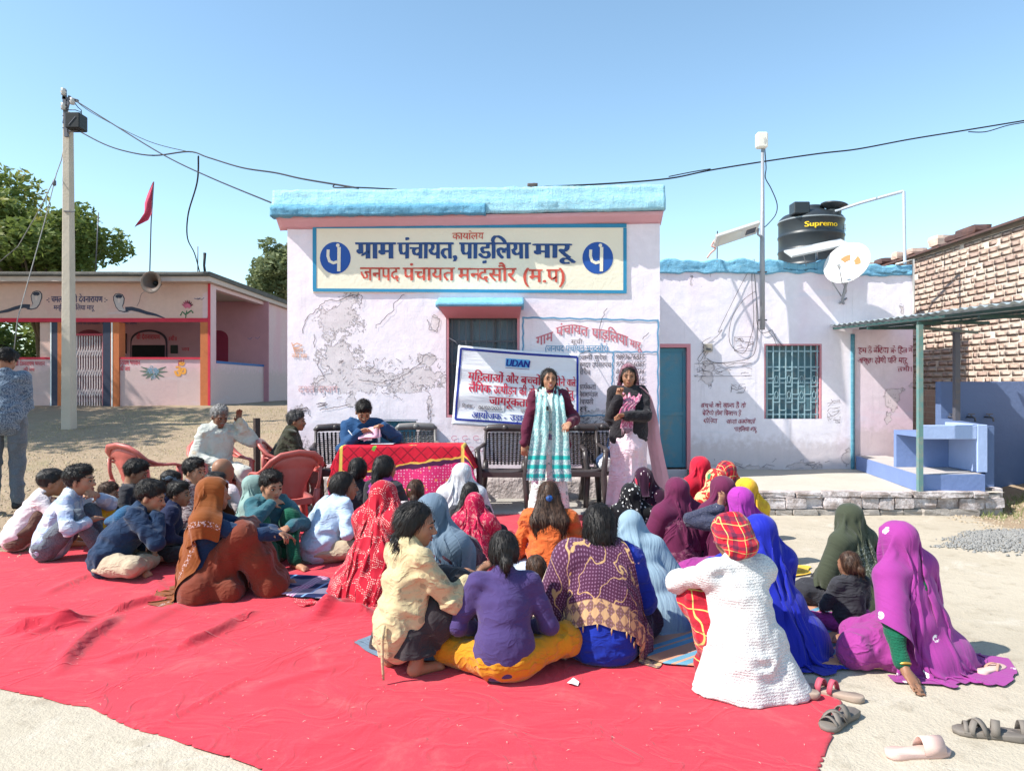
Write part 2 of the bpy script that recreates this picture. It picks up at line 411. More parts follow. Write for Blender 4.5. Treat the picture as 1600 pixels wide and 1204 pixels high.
cc = a.mix(a.m('MULTIPLY', a.step(a.vor(v, 14, 'F1'), .10, .03), a.m('MULTIPLY', a.step(n2, .5, .6), .8)), cc, (.13, .11, .09))
dc = a.mix(n2, (.22, .155, .10), (.39, .30, .21)); dc = a.mix(a.m('MULTIPLY', a.step(n3, .5, .75), .5), dc, (.54, .45, .33))
dc = a.mix(a.m('MULTIPLY', a.step(n1, .54, .68), .4), dc, (.23, .22, .12))
col = a.mix(a.step(a.m('ADD', d_, a.m('MULTIPLY', a.m('SUBTRACT', n2, .5), .9)), .35, .65), cc, dc)
col = a.mix(a.m('MULTIPLY', a.attr('heap'), .8), col, (.26, .25, .235)); a.bump(a.m('ADD', n2, a.m('MULTIPLY', n3, .35)), .02, .8); M_GROUND = a.out(col)
# the ground as one sheet
g = mesh_obj('ground', np.stack([X, Yg, Z], -1).reshape(-1, 3), grid_faces(len(gx), len(gy)), M_GROUND, smooth=True, attrs={'dirt': dirt.ravel(), 'heap': gpile.ravel()})
tag(g, kind='structure')
def ico(name):
    bm = bmesh.new(); bmesh.ops.create_icosphere(bm, subdivisions=1, radius=1); V = np.array([v.co[:] for v in bm.verts]); F_ = np.array([[v.index for v in f.verts] for f in bm.faces]); bm.free(); return V, F_
ICO = ico('i')
def scatter_stones(pts, sizes, flat=.6, s=3):
    V0, F0 = ICO; n = len(pts); r = np.random.default_rng(s)
    Q = r.normal(size=(n, 4)); Q /= np.linalg.norm(Q, axis=1)[:, None]; w, x, y, z = Q.T
    Rm = np.stack([1-2*(y*y+z*z), 2*(x*y-w*z), 2*(x*z+w*y), 2*(x*y+w*z), 1-2*(x*x+z*z), 2*(y*z-w*x), 2*(x*z-w*y), 2*(y*z+w*x), 1-2*(x*x+y*y)], -1).reshape(n, 3, 3)
    A = V0[None] * (1 + r.uniform(-.28, .28, (n, len(V0), 1))) * np.stack([np.ones(n), r.uniform(.6, 1, n), r.uniform(.4, flat + .2, n)], -1)[:, None]
    V = np.einsum('nij,nkj->nki', Rm, A) * np.asarray(sizes)[:, None, None] + np.asarray(pts)[:, None]
    F_ = F0[None] + (np.arange(n) * len(V0))[:, None, None]
    return V.reshape(-1, 3), F_.reshape(-1, 3)
def hz(x, y):
    i = np.clip(np.searchsorted(gx, x) - 1, 0, len(gx) - 2); j = np.clip(np.searchsorted(gy, y) - 1, 0, len(gy) - 2)
    u = (x - gx[i]) / (gx[i+1] - gx[i]); w_ = (y - gy[j]) / (gy[j+1] - gy[j])
    return (Z[j, i] * (1-u) + Z[j, i+1] * u) * (1-w_) + (Z[j+1, i] * (1-u) + Z[j+1, i+1] * u) * w_
n = 17000; _r = rng.uniform(0, 1, n) ** .62; _a = rng.uniform(0, 6.283, n); _w = 1 + fbm(np.stack([np.cos(_a) * 2.2, np.sin(_a) * 2.2, _a * 0], -1), 3, 12) * .55 + rng.normal(0, .05, n); px_ = 5.25 + _r * _w * np.cos(_a) * 1.4; py_ = 6.2 + _r * _w * np.sin(_a) * .72
am = NM('crushed_stone', .85, .25); vv = am.co(); M_GRAV = am.out(am.mix(am.noise(vv, 18, 2, .8), (.13, .13, .13), (.36, .35, .33)))
V, F_ = scatter_stones(np.stack([px_, py_, hz(px_, py_) + rng.uniform(0, .012, n)], -1), rng.uniform(.007, .017, n))
tag(mesh_obj('gravel', V, F_, M_GRAV), 'small heap of grey crushed stone beside the stone platform', 'gravel', kind='stuff')
n = 7000; px_ = rng.uniform(-9, -2.4, n); py_ = 5.4 + 12 * rng.beta(1, 1.5, n)
k = rng.uniform(size=n) < np.clip((-px_ - 2.9) / 1, 0, 1) * np.clip((py_ - 5.8) / .9, .03, 1)
px_, py_ = px_[k], py_[k]
px2 = rng.uniform(4.6, 8, 2200); py2 = rng.uniform(6.2, 8.6, 2200); px_ = np.r_[px_, px2]; py_ = np.r_[py_, py2]
V, F_ = scatter_stones(np.stack([px_, py_, hz(px_, py_)], -1), rng.uniform(.006, .022, len(px_)), s=5)
am = NM('earth_clods', .95, .1); M_CLOD = am.out(am.mix(am.noise(am.co(), 9, 3, .8), (.24, .18, .12), (.52, .44, .33)))
tag(mesh_obj('dirt_clods', V, F_, M_CLOD), 'loose pebbles and clods over the dirt slope', 'pebbles', kind='stuff')
# dry grass blades
def blades(name, n, xr, yr, hgt, mat, s, fn=None, kind='stuff', label=None, cat=None, clump=.25):
    r = np.random.default_rng(s); cx = r.uniform(*xr, n // 12 + 1); cy = r.uniform(*yr, n // 12 + 1)
    ii = r.integers(0, len(cx), n); x = cx[ii] + r.normal(0, clump * .3, n); y = cy[ii] + r.normal(0, clump * .3, n)
    if fn is not None: k = fn(x, y); x, y = x[k], y[k]
    n = len(x); z = hz(x, y) - .005; a_ = r.uniform(0, 6.28, n); h = r.uniform(.4, 1, n) * hgt; w_ = .0035
    ln = r.uniform(.1, 1.1, n) * h; b_ = r.uniform(0, 6.28, n)
    p0 = np.stack([x - np.cos(a_) * w_, y - np.sin(a_) * w_, z], -1); p1 = np.stack([x + np.cos(a_) * w_, y + np.sin(a_) * w_, z], -1)
    p2 = np.stack([x + np.cos(b_) * ln, y + np.sin(b_) * ln, z + h], -1)
    V = np.stack([p0, p1, p2], 1).reshape(-1, 3); F_ = np.arange(3 * n).reshape(n, 3)
    return tag(mesh_obj(name, V, F_, mat), label, cat, kind=kind)
am = NM('dry_grass', .8, .2); M_DRY = am.out(am.mix(am.noise(am.co(), 3, 3, .7), (.20, .20, .07), (.52, .43, .24)))
blades('dry_grass', 16000, (-9, -2.9), (7.6, 17.5), .05, M_DRY, 3, None, 'stuff', 'sparse dry grass on the dirt slope', 'grass', .8)
blades('weeds', 2500, (5.0, 7.5), (7.7, 8.6), .09, plain('weed_green', (.16, .20, .06), .7, .4, 8), 4, lambda x, y: y > 7.5, 'stuff', 'weeds and straw by the end of the stone platform', 'weeds')
# ---------------------------------------------------------------- wall grids with holes
def wall_grid(name, x0, x1, z0, z1, Y, st, mat, parent, holes=(), und=.005, peel=(), seed=0, peelf=None):
    def ax(a_, b_, cuts):
        n = max(1, int(round((b_ - a_) / st))); o = list(np.linspace(a_, b_, n + 1))
        for c in cuts:
            if a_ < c < b_:
                k = int(np.argmin([abs(q - c) for q in o]))
                if 0 < k < len(o) - 1: o[k] = c
                else: o.append(c)
        return np.array(sorted(set(o)))
    xs = ax(x0, x1, [c for h in holes for c in h[:2]]); zs = ax(z0, z1, [c for h in holes for c in h[2:]])
    Xw, Zw = np.meshgrid(xs, zs); q = np.stack([Xw * 1.2, Zw * 1.2, Xw * 0 + seed], -1)
    D = fbm(q, 4, seed) * und * 1.6 + fbm(q * 7, 3, seed + 4) * und * .5
    edge = np.minimum(np.minimum(Xw - x0, x1 - Xw), np.minimum(Zw - z0, z1 - Zw))
    for h in holes:
        dx = np.maximum(np.maximum(h[0] - Xw, Xw - h[1]), 0); dz = np.maximum(np.maximum(h[2] - Zw, Zw - h[3]), 0); edge = np.minimum(edge, np.hypot(dx, dz))
    D = D * np.clip(edge / .12, 0, 1)
    pl = np.zeros_like(Xw)
    for cx_, cz_, rx, rz, s_ in peel:
        pl = np.maximum(pl, s_ * (1.25 - np.sqrt(((Xw - cx_) / rx) ** 2 + ((Zw - cz_) / rz) ** 2)))
    xc = (xs[1:] + xs[:-1]) / 2; zc = (zs[1:] + zs[:-1]) / 2; XC, ZC = np.meshgrid(xc, zc); k = np.ones_like(XC, bool)
    for h in holes: k &= ~((XC > h[0]) & (XC < h[1]) & (ZC > h[2]) & (ZC < h[3]))
    return mesh_obj(name, np.stack([Xw, Y + D, Zw], -1).reshape(-1, 3), grid_faces(len(xs), len(zs), k), mat, parent, True, attrs={'peel': pl.ravel()})
def rough_bar(name, x0, x1, prof, mat, parent, st=.04, amp=.015, seed=1, caps=True, mats=None, topfn=None):
    """bar along x whose closed profile (y,z) is roughened like hand plaster"""
    pp = []
    for i in range(len(prof)):
        a_ = np.array(prof[i]); b_ = np.array(prof[(i + 1) % len(prof)]); m_ = max(1, int(np.linalg.norm(b_ - a_) / st))
        for k in range(m_): pp.append(a_ + (b_ - a_) * k / m_)
    pp = np.array(pp); n = len(pp); xs = np.linspace(x0, x1, int((x1 - x0) / st) + 2); c = pp.mean(0)
    Xb = np.repeat(xs[:, None], n, 1); Yb = np.repeat(pp[None, :, 0], len(xs), 0); Zb = np.repeat(pp[None, :, 1], len(xs), 0)
    q = np.stack([Xb * 4, Yb * 4, Zb * 9], -1); d = fbm(q, 4, seed) * amp * 2; q2 = np.stack([Xb * 1.2, Yb, Zb], -1); d = d * .6 + fbm(q2, 2, seed + 9) * amp * .8; d += fbm(q * 5.3, 3, seed + 3) * amp * .9
    r_ = np.stack([Yb - c[0], Zb - c[1]], -1); r_ /= np.linalg.norm(r_, axis=-1)[..., None] + 1e-6
    Yb = Yb + r_[..., 0] * d; Zb = Zb + r_[..., 1] * d
    if topfn is not None: Yb, Zb = topfn(Xb, Yb, Zb)
    V = np.stack([Xb, Yb, Zb], -1).reshape(-1, 3); F_ = []
    for i in range(len(xs) - 1):
        for k in range(n): F_.append((i*n+k, i*n+(k+1) % n, (i+1)*n+(k+1) % n, (i+1)*n+k))
    F_.append(tuple(range(n))[::-1]); F_.append(tuple((len(xs)-1)*n+k for k in range(n)))
    o = mesh_obj(name, V, F_, mats or mat, parent, False)
    if mats:
        for p in o.data.polygons:
            if p.center.y + wloc(parent).y < prof[0][0] + .5 and mats: p.material_index = 1 if topmat(p.center + wloc(parent)) else 0
    for p in o.data.polygons: p.use_smooth = len(p.vertices) == 4
    return o
# ================================================================ OFFICE (main block)
YO = 9.0; YA = 10.25
OX0, OX1 = P(449, 0, YO).x, P(1031, 0, YO).x
office = tag(empty('office_building', ((OX0 + OX1) / 2, YO, 0)), 'pale pink village office with blue parapet and painted name board, front block of the yard', 'building')
wx = lambda px: (px - CX) * YO / FPX
wz = lambda py: CH - (py - CY) * YO / FPX
HW = (wx(697), wx(812), wz(652), wz(484))
HV = (wx(590), wx(653), wz(700), wz(655))      # low blue vent behind the table
peel = [(wx(x), wz(y), r1 * YO / FPX, r2 * YO / FPX, s_) for x, y, r1, r2, s_ in
        [(528, 500, 46, 42, .8), (545, 470, 30, 22, .6), (530, 560, 42, 30, .95), (560, 592, 66, 24, 1.0), (505, 597, 25, 20, .7), (655, 590, 46, 22, .95), (668, 562, 22, 14, .8),
         (630, 604, 60, 15, .8), (548, 625, 14, 14, .9), (681, 505, 10, 14, .9), (672, 640, 8, 30, .6), (940, 660, 60, 25, .8), (900, 690, 40, 20, .6), (470, 640, 20, 12, .6), (690, 735, 60, 30, .5),
         (500, 700, 50, 30, .5), (870, 610, 6, 30, .5)]]
wall_grid('wall', OX0, OX1, 0, wz(338), YO, .035, MW, office, [HW, HV], .006, peel, 3)
MB().box(OX0, OX0 + .2, YO + .003, 13.5, 0, 2.90).build('side_wall', MW, office)
MB().box(OX1 - .2, OX1, YO + .003, 13.5, 0, 2.90).build('side_wall', MW, office)
MB().box(OX0 + .2, OX1 - .2, 13.3, 13.5, 0, 2.90).build('rear_wall', MW, office)
MB().box(OX0, OX1, YO + .02, 13.5, 2.902, 2.93).build('roof', M_CONC, office)
MB().box(OX0, OX1, YO + .04, YO + .2, 2.935, wz(330)).build('parapet_back', MW, office)
# cornice
def corn(Xb, Yb, Zb):
    Zb = Zb + np.interp(Xb, [wx(430), wx(800), wx(1036)], [-.035, -.0, .035]); return Yb, Zb
def topmat(c): return c.z > 3.665 and c.x < wx(760) and c.y < YO
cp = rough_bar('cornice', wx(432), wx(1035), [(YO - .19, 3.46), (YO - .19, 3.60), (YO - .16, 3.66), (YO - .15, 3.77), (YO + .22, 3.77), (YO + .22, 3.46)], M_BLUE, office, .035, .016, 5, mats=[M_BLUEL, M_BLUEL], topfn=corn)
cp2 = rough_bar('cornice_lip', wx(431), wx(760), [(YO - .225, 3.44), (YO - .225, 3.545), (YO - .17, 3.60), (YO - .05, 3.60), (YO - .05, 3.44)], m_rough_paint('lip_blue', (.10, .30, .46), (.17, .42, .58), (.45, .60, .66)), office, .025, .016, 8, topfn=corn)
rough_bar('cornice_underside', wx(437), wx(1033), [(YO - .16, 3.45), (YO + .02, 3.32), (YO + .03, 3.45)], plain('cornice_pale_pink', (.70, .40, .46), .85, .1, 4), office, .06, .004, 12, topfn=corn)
# sign board painted on the wall
SX0, SX1 = 489, 979
def sgy(px, y): return y + (px - 489) * .004
m = MB(); m.box(wx(489), wx(979), YO - .016, YO + .01, wz(457), wz(351)); m.build('sign_panel', M_CREAM, office)
SG = YO - .016
strokes([([(489, 354), (979, 352.5)], 6), ([(491.5, 356), (491.5, 452)], 6), ([(976.5, 356), (976.5, 455)], 5.5), ([(489, 453), (979, 456)], 5)], SG, M_SBLUE, office, 'sign_border')
for c in (524, 934):
    disc(circ(c, 403, 24, 25), SG, M_ROYAL, office, 'emblem_disc', .003)
    k = 1
    strokes([([(c - 11, 390), (c - 11.5, 400), (c - 9, 408), (c - 3, 411), (c + 3, 409)], 4.6), ([(c + 6, 386), (c + 5.5, 424)], 5.2), (circ(c + 4, 383.5, 1.4), 2.8, True)], SG, M_CREAM, office, 'emblem_letter', .006)
lettering('काया^लय', 707, 756, 364, 374, SG, M_RED, office, .012, rough=.3)
lettering('ग_ाम', 557, 617, 379, 404, SG, M_NAVY, office, .045, rough=.3)
lettering('पंचायत,', 622, 713, 379, 404, SG, M_NAVY, office, .045, rough=.3)
lettering('पाड़लिया', 719, 828, 379, 404, SG, M_NAVY, office, .045, rough=.3)
lettering('मारू', 834, 898, 381, 403, SG, M_NAVY, office, .045, rough=.3)
lettering('जनपद', 563, 624, 418, 438, SG, M_RED, office, .02, rough=.35)
lettering('पंचायत', 630, 710, 418, 438, SG, M_RED, office, .02, rough=.35)
lettering('म{न}दसौर', 716, 806, 419, 439, SG, M_RED, office, .02, rough=.35)
lettering('(म.प_)', 818, 882, 421, 441, SG, M_RED, office, .02, rough=.35)
# window
win = empty('window', (wx(755), YO + .05, 1.6)); win.parent = office; win.location = win.location - office.location
MB().box(HW[0], HW[1], YO + .16, YO + .2, HW[2], HW[3]).build('shutter', M_SLATE, win)
m = MB()
for (a_, b_, c_, d_2) in ((HW[0], HW[1], HW[3] - .03, HW[3]), (HW[0], HW[1], HW[2], HW[2] + .03), (HW[0], HW[0] + .03, HW[2] + .03, HW[3] - .03), (HW[1] - .03, HW[1], HW[2] + .03, HW[3] - .03)): m.box(a_, b_, YO + .005, YO + .16, c_, d_2)
m.build('frame', M_PINK, win)
for i in range(10):
    x = HW[0] + .07 + (HW[1] - HW[0] - .14) * i / 9; MB().bar((x, YO + .06, HW[2] + .03), (x, YO + .06, HW[3] - .03), .012).build('bar', M_DSTEEL, win)
for i in range(5):
    z = HW[2] + .1 + (HW[3] - HW[2] - .2) * i / 4; MB().bar((HW[0] + .03, YO + .075, z), (HW[1] - .03, YO + .075, z), .012, .02).build('crossbar', M_DSTEEL, win)
for i in (1, 2): 
    x = HW[0] + (HW[1] - HW[0]) * i / 3; MB().box(x - .012, x + .012, YO + .135, YO + .158, HW[2] + .03, HW[3] - .03).build('shutter_rail', M_DSTEEL, win)
m = MB(); m.box(HV[0], HV[1], YO + .1, YO + .12, HV[2], HV[3]); m.build('vent_panel', M_TEAL, office)
m = MB(); m.box(HV[0], HV[1], YO + .005, YO + .1, HV[3] - .02, HV[3]); m.box(HV[0], HV[0] + .02, YO + .005, YO + .1, HV[2], HV[3] - .02); m.box(HV[1] - .02, HV[1], YO + .005, YO + .1, HV[2], HV[3] - .02); m.build('vent_frame', MW, office)
# hood
hx0, hx1 = wx(686), wx(818)
rough_bar('window_hood', hx0, hx1, [(YO - .42, wz(484)), (YO - .42, wz(478)), (YO + .02, wz(464)), (YO + .02, wz(484))], M_BLUE, office, .03, .008, 14)
hexv = [(hx0 + .03, YO - .38, wz(484) - .004), (hx1 - .03, YO - .38, wz(484) - .004), (wx(812), YO, wz(497)), (wx(697), YO, wz(497)), (hx0 + .03, YO - .38, wz(483)), (hx1 - .03, YO - .38, wz(483)), (wx(812), YO, wz(483)), (wx(697), YO, wz(483))]
MB().hexa(hexv).build('hood_underside', M_PINK, office)
# painted notice right of the window
wav = lambda x0, y0, x1, y1, n=26, a=1.4: [(x0 + (x1 - x0) * i / n + (a * .5 * math.sin(i * 2.1) if y1 != y0 and abs(x1 - x0) < 5 else 0), y0 + (y1 - y0) * i / n + (a * .5 * math.sin(i * 1.9) if abs(x1 - x0) > 5 else 0)) for i in range(n + 1)]
strokes([(wav(816, 496, 1029, 501), 2.6), (wav(817, 496, 818, 660), 2.4), (wav(1028, 501, 1028, 760), 2.6), (wav(905, 549, 1028, 550), 2.2), (wav(958, 551, 955, 640), 2.2), (wav(818, 652, 955, 648), 2)], YO, M_FBLUE, office, 'notice_border', .007)
def arc(u, px, py): return px, py - 34 * (1 - (2 * u - 1) ** 2) + 6 * u
lettering('गाम', 838, 864, 527, 541, YO, M_FRED, office, .02, warp=lambda u, x, y: (x, y - 9 * u), eps=.008)
lettering('पंचायत', 869, 919, 512, 526, YO, M_FRED, office, .02, warp=lambda u, x, y: (x, y - 5 * math.sin(u * 3.1)), eps=.008)
lettering('पाड़लिया', 925, 981, 513, 528, YO, M_FRED, office, .02, warp=lambda u, x, y: (x, y + 10 * u * u + 3 * u), eps=.008)
lettering('मारू', 984, 1003, 530, 541, YO, M_FRED, office, .02, warp=lambda u, x, y: (x, y + 6 * u), eps=.008)
lettering('सूची', 892, 910, 531, 537, YO, M_PENCIL, office, .0, eps=.008)
lettering('(जनपद पंचायत म{न}दसौर)', 852, 950, 540, 549, YO, M_FBLUE, office, .012, eps=.008)
for i, s_ in enumerate(['9893676855', '9754966085', '8120344736', '9926512816', '7869920175']):
    lettering(s_, 962, 1006, 553.5 + i * 11.2, 561 + i * 11.2, YO, M_PENCIL, office, .01, slant=.2, eps=.008, rough=.3)
for i, (s_, x1_) in enumerate([('रजनी सुरेश', 948), ('सुन्दर उपसरपंच', 955), ('सचिव', 922), ('', 0), ('काय^कता^', 931), ('निवासमंडल', 934), ('पंचायती', 927), ('सं.', 921)]):
    if s_: lettering(s_, 903, x1_, 555 + i * 11.5, 562 + i * 11.5, YO, M_PENCIL, office, .008, eps=.008, rough=.3)
lettering('द{श}त राजग', 466, 528, 603, 613, YO, plain('very_faded_red', (.66, .42, .44), .8, .2, 12), office, .01, eps=.008)
M_FOR = plain('faded_orange_paint', (.72, .36, .22), .8, .2, 12)
strokes([([(456, 535), (462, 553)], 1.3), ([(457, 540), (464, 536), (472, 539), (466, 543), (459, 543)], 1.6)], YO, M_FOR, office, 'painted_flag', .008)
lettering('सदन', 459, 474, 544, 550, YO, M_FOR, office, .01, eps=.009); lettering('नमो यम', 456, 480, 553, 559, YO, M_FOR, office, .01, eps=.009)
rr = random.Random(5)
scr = []
for i in range(130):
    x = rr.choice([rr.uniform(505, 600), rr.uniform(600, 690), rr.uniform(905, 950)]); y = rr.uniform(560, 622) if x < 900 else rr.uniform(650, 668)
    pts = [(x, y)]
    for _ in range(rr.randint(2, 5)): pts.append((pts[-1][0] + rr.uniform(-3, 4), pts[-1][1] + rr.uniform(-3, 3)))
    scr.append((pts, rr.uniform(.4, .8)))
for x, y, t in [(470, 640, 0), (500, 632, 0), (690, 700, 1), (705, 730, 1)]:
    for _ in range(6): scr.append(([(x + rr.uniform(-8, 12), y + rr.uniform(-4, 4)) for _ in range(4)], .6))
strokes(scr, YO, M_PENCIL, office, 'pencil_scribble', .007)['kind'] = 'stuff'
strokes([(circ(710 + 14 * (i % 3) + 3 * i, 684 + 17 * (i // 3), 4.5, 3.5, 8, 20, 330), 1.1) for i in range(6)], YO, plain('pale_red_scrawl', (.66, .32, .42), .8, .2), office, 'red_scrawl', .0078)
def crack(pts, seed, j=2.0):
    r_ = random.Random(seed); o = []
    for (x0, y0), (x1, y1) in zip(pts, pts[1:]):
        n = max(2, int(math.hypot(x1 - x0, y1 - y0) / 4))
        for k in range(n): o.append((x0 + (x1 - x0) * k / n + r_.uniform(-j, j), y0 + (y1 - y0) * k / n + r_.uniform(-j, j) * .7))
    return o + [pts[-1]]
ck = [[(472, 520), (478, 497), (500, 478), (508, 469), (530, 470), (545, 462), (562, 460)], [(566, 460), (563, 482)], [(586, 512), (600, 498), (614, 484), (618, 472), (632, 460)],
      [(492, 522), (492, 543)], [(500, 560), (497, 575), (508, 588), (492, 600), (492, 612)], [(560, 592), (590, 598), (615, 594), (640, 580), (658, 568), (662, 556), (680, 556)],
      [(575, 583), (586, 570), (584, 563)], [(668, 500), (672, 515), (684, 518), (686, 500), (676, 495)], [(950, 480), (940, 497), (938, 520)], [(1014, 520), (1004, 530)], [(668, 630), (670, 655)],
      [(780, 430), (772, 448)], [(500, 640), (520, 636), (548, 632)], [(545, 462), (552, 452)], [(455, 640), (480, 636), (485, 650)]]
strokes([(crack(c, i), .9) for i, c in enumerate(ck)], YO, M_PENCIL, office, 'plaster_crack', .0065)
# rubble plinth under the office wall
rough_bar('plinth', OX0 + .02, OX1 - .02, [(YO - .09, .0), (YO - .08, .27), (YO - .05, .30), (YO + .01, .31), (YO + .01, 0)], M_PLASTER, office, .035, .022, 31)
# thin slab in front where the chairs stand
slab = tag(rough_bar('pavement', wx(560) - .5, P(1190, 0, 8.0).x, [(7.98, -.05), (7.98, .035), (8.97, .04), (8.97, -.05)], M_CONC, None, .12, .004, 40), kind='structure')
stone_r = MB()
# pebble on the parapet
o = rough_bar('stone', wx(824), wx(840), [(YO - .02, 3.79), (YO - .03, 3.85), (YO + .05, 3.86), (YO + .06, 3.79)], plain('brown_stone', (.12, .09, .08), .9, .3, 20), None, .015, .012, 50); tag(o, 'small brown stone sitting on the blue parapet of the office', 'stone')
# ================================================================ ANNEX
ax_ = lambda px: (px - CX) * YA / FPX
az = lambda py: CH - (py - CY) * YA / FPX
AX1 = ax_(1427); PT = .24
annex = tag(empty('annex_building', ((OX1 + AX1) / 2, YA, PT)), 'low whitewashed wing with teal door, barred window and torn blue parapet, right of the office', 'building')
HD = (OX1 + .001, ax_(1079), PT, az(537)); HWA = (ax_(1194), ax_(1284), az(654), az(537))
peelA = [(ax_(x), az(y), r1 * YA / FPX, r2 * YA / FPX, s_) for x, y, r1, r2, s_ in
         [(1104, 575, 14, 14, .9), (1104, 548, 10, 12, .8), (1260, 728, 40, 8, .8), (1180, 732, 40, 6, .8), (1325, 715, 12, 22, .8), (1080, 440, 6, 25, .5), (1110, 430, 4, 20, .5), (1320, 440, 6, 30, .5), (1105, 590, 16, 16, .8)]]
wall_grid('wall', OX1 + .001, ax_(1332), PT - .2, az(424), YA, .035, MWA, annex, [HD, HWA], .007, peelA, 21)
peelB = [(ax_(x), az(y), r1 * YA / FPX, r2 * YA / FPX, s_) for x, y, r1, r2, s_ in [(1393, 625, 14, 20, 1.0), (1388, 655, 8, 16, .8), (1400, 612, 20, 9, .8), (1425, 600, 6, 12, .6), (1410, 480, 6, 30, .5)]]
wall_grid('wall', ax_(1332) + .001, AX1, az(514), az(424), YA, .035, MWA, annex, [], .006, peelB, 25)
wall_grid('pink_panel', ax_(1332) + .001, AX1, PT - .2, az(514) - .002, YA + .01, .035, M_PINKW, annex, [], .004, peelB, 26)
MB().box(AX1 - .2, AX1 - .002, YA + .03, 14, 0, 3.0).build('side_wall', MWA, annex)
MB().box(OX1 + .01, AX1 - .2, 13.8, 14, 0, 3.0).build('rear_wall', MWA, annex)
MB().box(OX1 + .01, AX1 - .2, YA + .22, 13.8, 2.72, 2.80).build('roof', M_CONC, annex)
MB().box(OX1 + .01, AX1 - .2, YA + .04, YA + .22, 2.6, az(426)).build('parapet_back', MWA, annex)
def ptop(Xb, Yb, Zb):
    j = fbm(np.stack([Xb * 5, Xb * 0, Xb * 0], -1), 3, 77) * .07 - np.clip((Xb - ax_(1300)) / .5, 0, 1) * .05
    return Yb, Zb + j * (Zb > az(420)) + np.where(Zb <= az(420), fbm(np.stack([Xb * 7, Xb * 0 + 3, Xb * 0], -1), 3, 79) * .03 - np.clip((Xb - ax_(1290)) / .5, 0, 1) * .04, 0)
rough_bar('parapet', OX1 + .01, AX1, [(YA - .03, az(427)), (YA - .03, az(408)), (YA + .2, az(405)), (YA + .2, az(427))], M_BLUE, annex, .022, .015, 61, topfn=ptop)
# door
dr = empty('door', (ax_(1055), YA + .1, 1)); dr.parent = annex; dr.location = dr.location - annex.location
x0, x1 = HD[0] + .01, HD[1] - .05
MB().box(x0, x1, YA + .08, YA + .11, PT + .02, HD[3] - .05).build('door_leaf', M_TEAL, dr)
m = MB()
for z in (PT + .02, .98, HD[3] - .11): m.box(x0, x1, YA + .065, YA + .079, z, z + .05)
m.box(x0, x0 + .04, YA + .063, YA + .079, PT + .07, HD[3] - .11); m.box(x1 - .04, x1, YA + .063, YA + .079, PT + .07, HD[3] - .11); m.build('door_rail', M_TEAL, dr)
m = MB(); m.box(HD[1] - .05, HD[1], YA - .004, YA + .16, PT, HD[3] - .05); m.box(HD[0], HD[1], YA - .004, YA + .16, HD[3] - .05, HD[3]); m.build('door_frame', M_PINK, dr)
m = MB(); m.bar((x0 + .01, YA + .045, az(612)), (x0 + .17, YA + .045, az(611)), .014); m.bar((x0 + .16, YA + .045, az(611)), (x0 + .16, YA + .045, az(615)), .014)
m.bar((x0 + .05, YA + .04, az(612)), (x0 + .05, YA + .04, az(616)), .02); m.build('latch', M_DSTEEL, dr)
MB().box(x0 + .015, x0 + .065, YA + .03, YA + .06, az(622), az(615)).build('padlock', M_STEEL, dr)
# window
wn = empty('window', ((HWA[0] + HWA[1]) / 2, YA + .05, 1.5)); wn.parent = annex; wn.location = wn.location - annex.location
MB().box(HWA[0], HWA[1], YA + .17, YA + .2, HWA[2], HWA[3]).build('shutter', grimy('slate_teal_shutter', (.10, .22, .27), (.30, .33, .32), .6, 6), wn)
m = MB()
for b in ((HWA[0], HWA[1], HWA[3] - .02, HWA[3]), (HWA[0], HWA[0] + .02, HWA[2], HWA[3] - .02), (HWA[1] - .02, HWA[1], HWA[2], HWA[3] - .02)): m.box(b[0], b[1], YA + .004, YA + .17, b[2], b[3])
m.build('frame', M_PINK, wn)
for i in range(9):
    x = HWA[0] + .05 + (HWA[1] - HWA[0] - .1) * i / 8
    MB().bar((x, YA + .035, HWA[2]), (x, YA + .035, HWA[3] - .02), .016, .008).build('bar', M_BARS, wn)
for i, z in enumerate(np.linspace(HWA[2] + .06, HWA[3] - .1, 5)):
    MB().bar((HWA[0] + .02, YA + .05, z), (HWA[1] - .02, YA + .05, z), .008, .02).build('crossbar', M_BARS, wn)
r_ = random.Random(3)
for i in range(8):
    xa = HWA[0] + .05 + (HWA[1] - HWA[0] - .1) * i / 8; wdt = (HWA[1] - HWA[0] - .1) / 8; m = MB()
    for k in range(4):
        z = HWA[2] + .12 + k * .22 + (.11 if i % 2 else 0)
        if z < HWA[3] - .35: m.bar((xa, YA + .03, z), (xa + wdt, YA + .03, z), .010, .014)
        if z < HWA[3] - .4 and i % 2: m.tube([(xa + wdt / 2 + .025 * math.cos(t), YA + .03, z + .10 + .05 * math.sin(t)) for t in np.linspace(0, 6.28, 9)], .004, 5, False)
    if m.v: m.build('grille_scroll', M_BARS, wn)['kind'] = 'stuff'
rough_bar('corner_strip', ax_(1329), ax_(1334.5), [(YA - .022, PT), (YA - .022, az(522)), (YA + .003, az(522)), (YA + .003, PT)], m_rough_paint('corner_blue', (.10, .30, .42), (.16, .40, .50), (.45, .25, .22)), annex, .05, .003, 62)
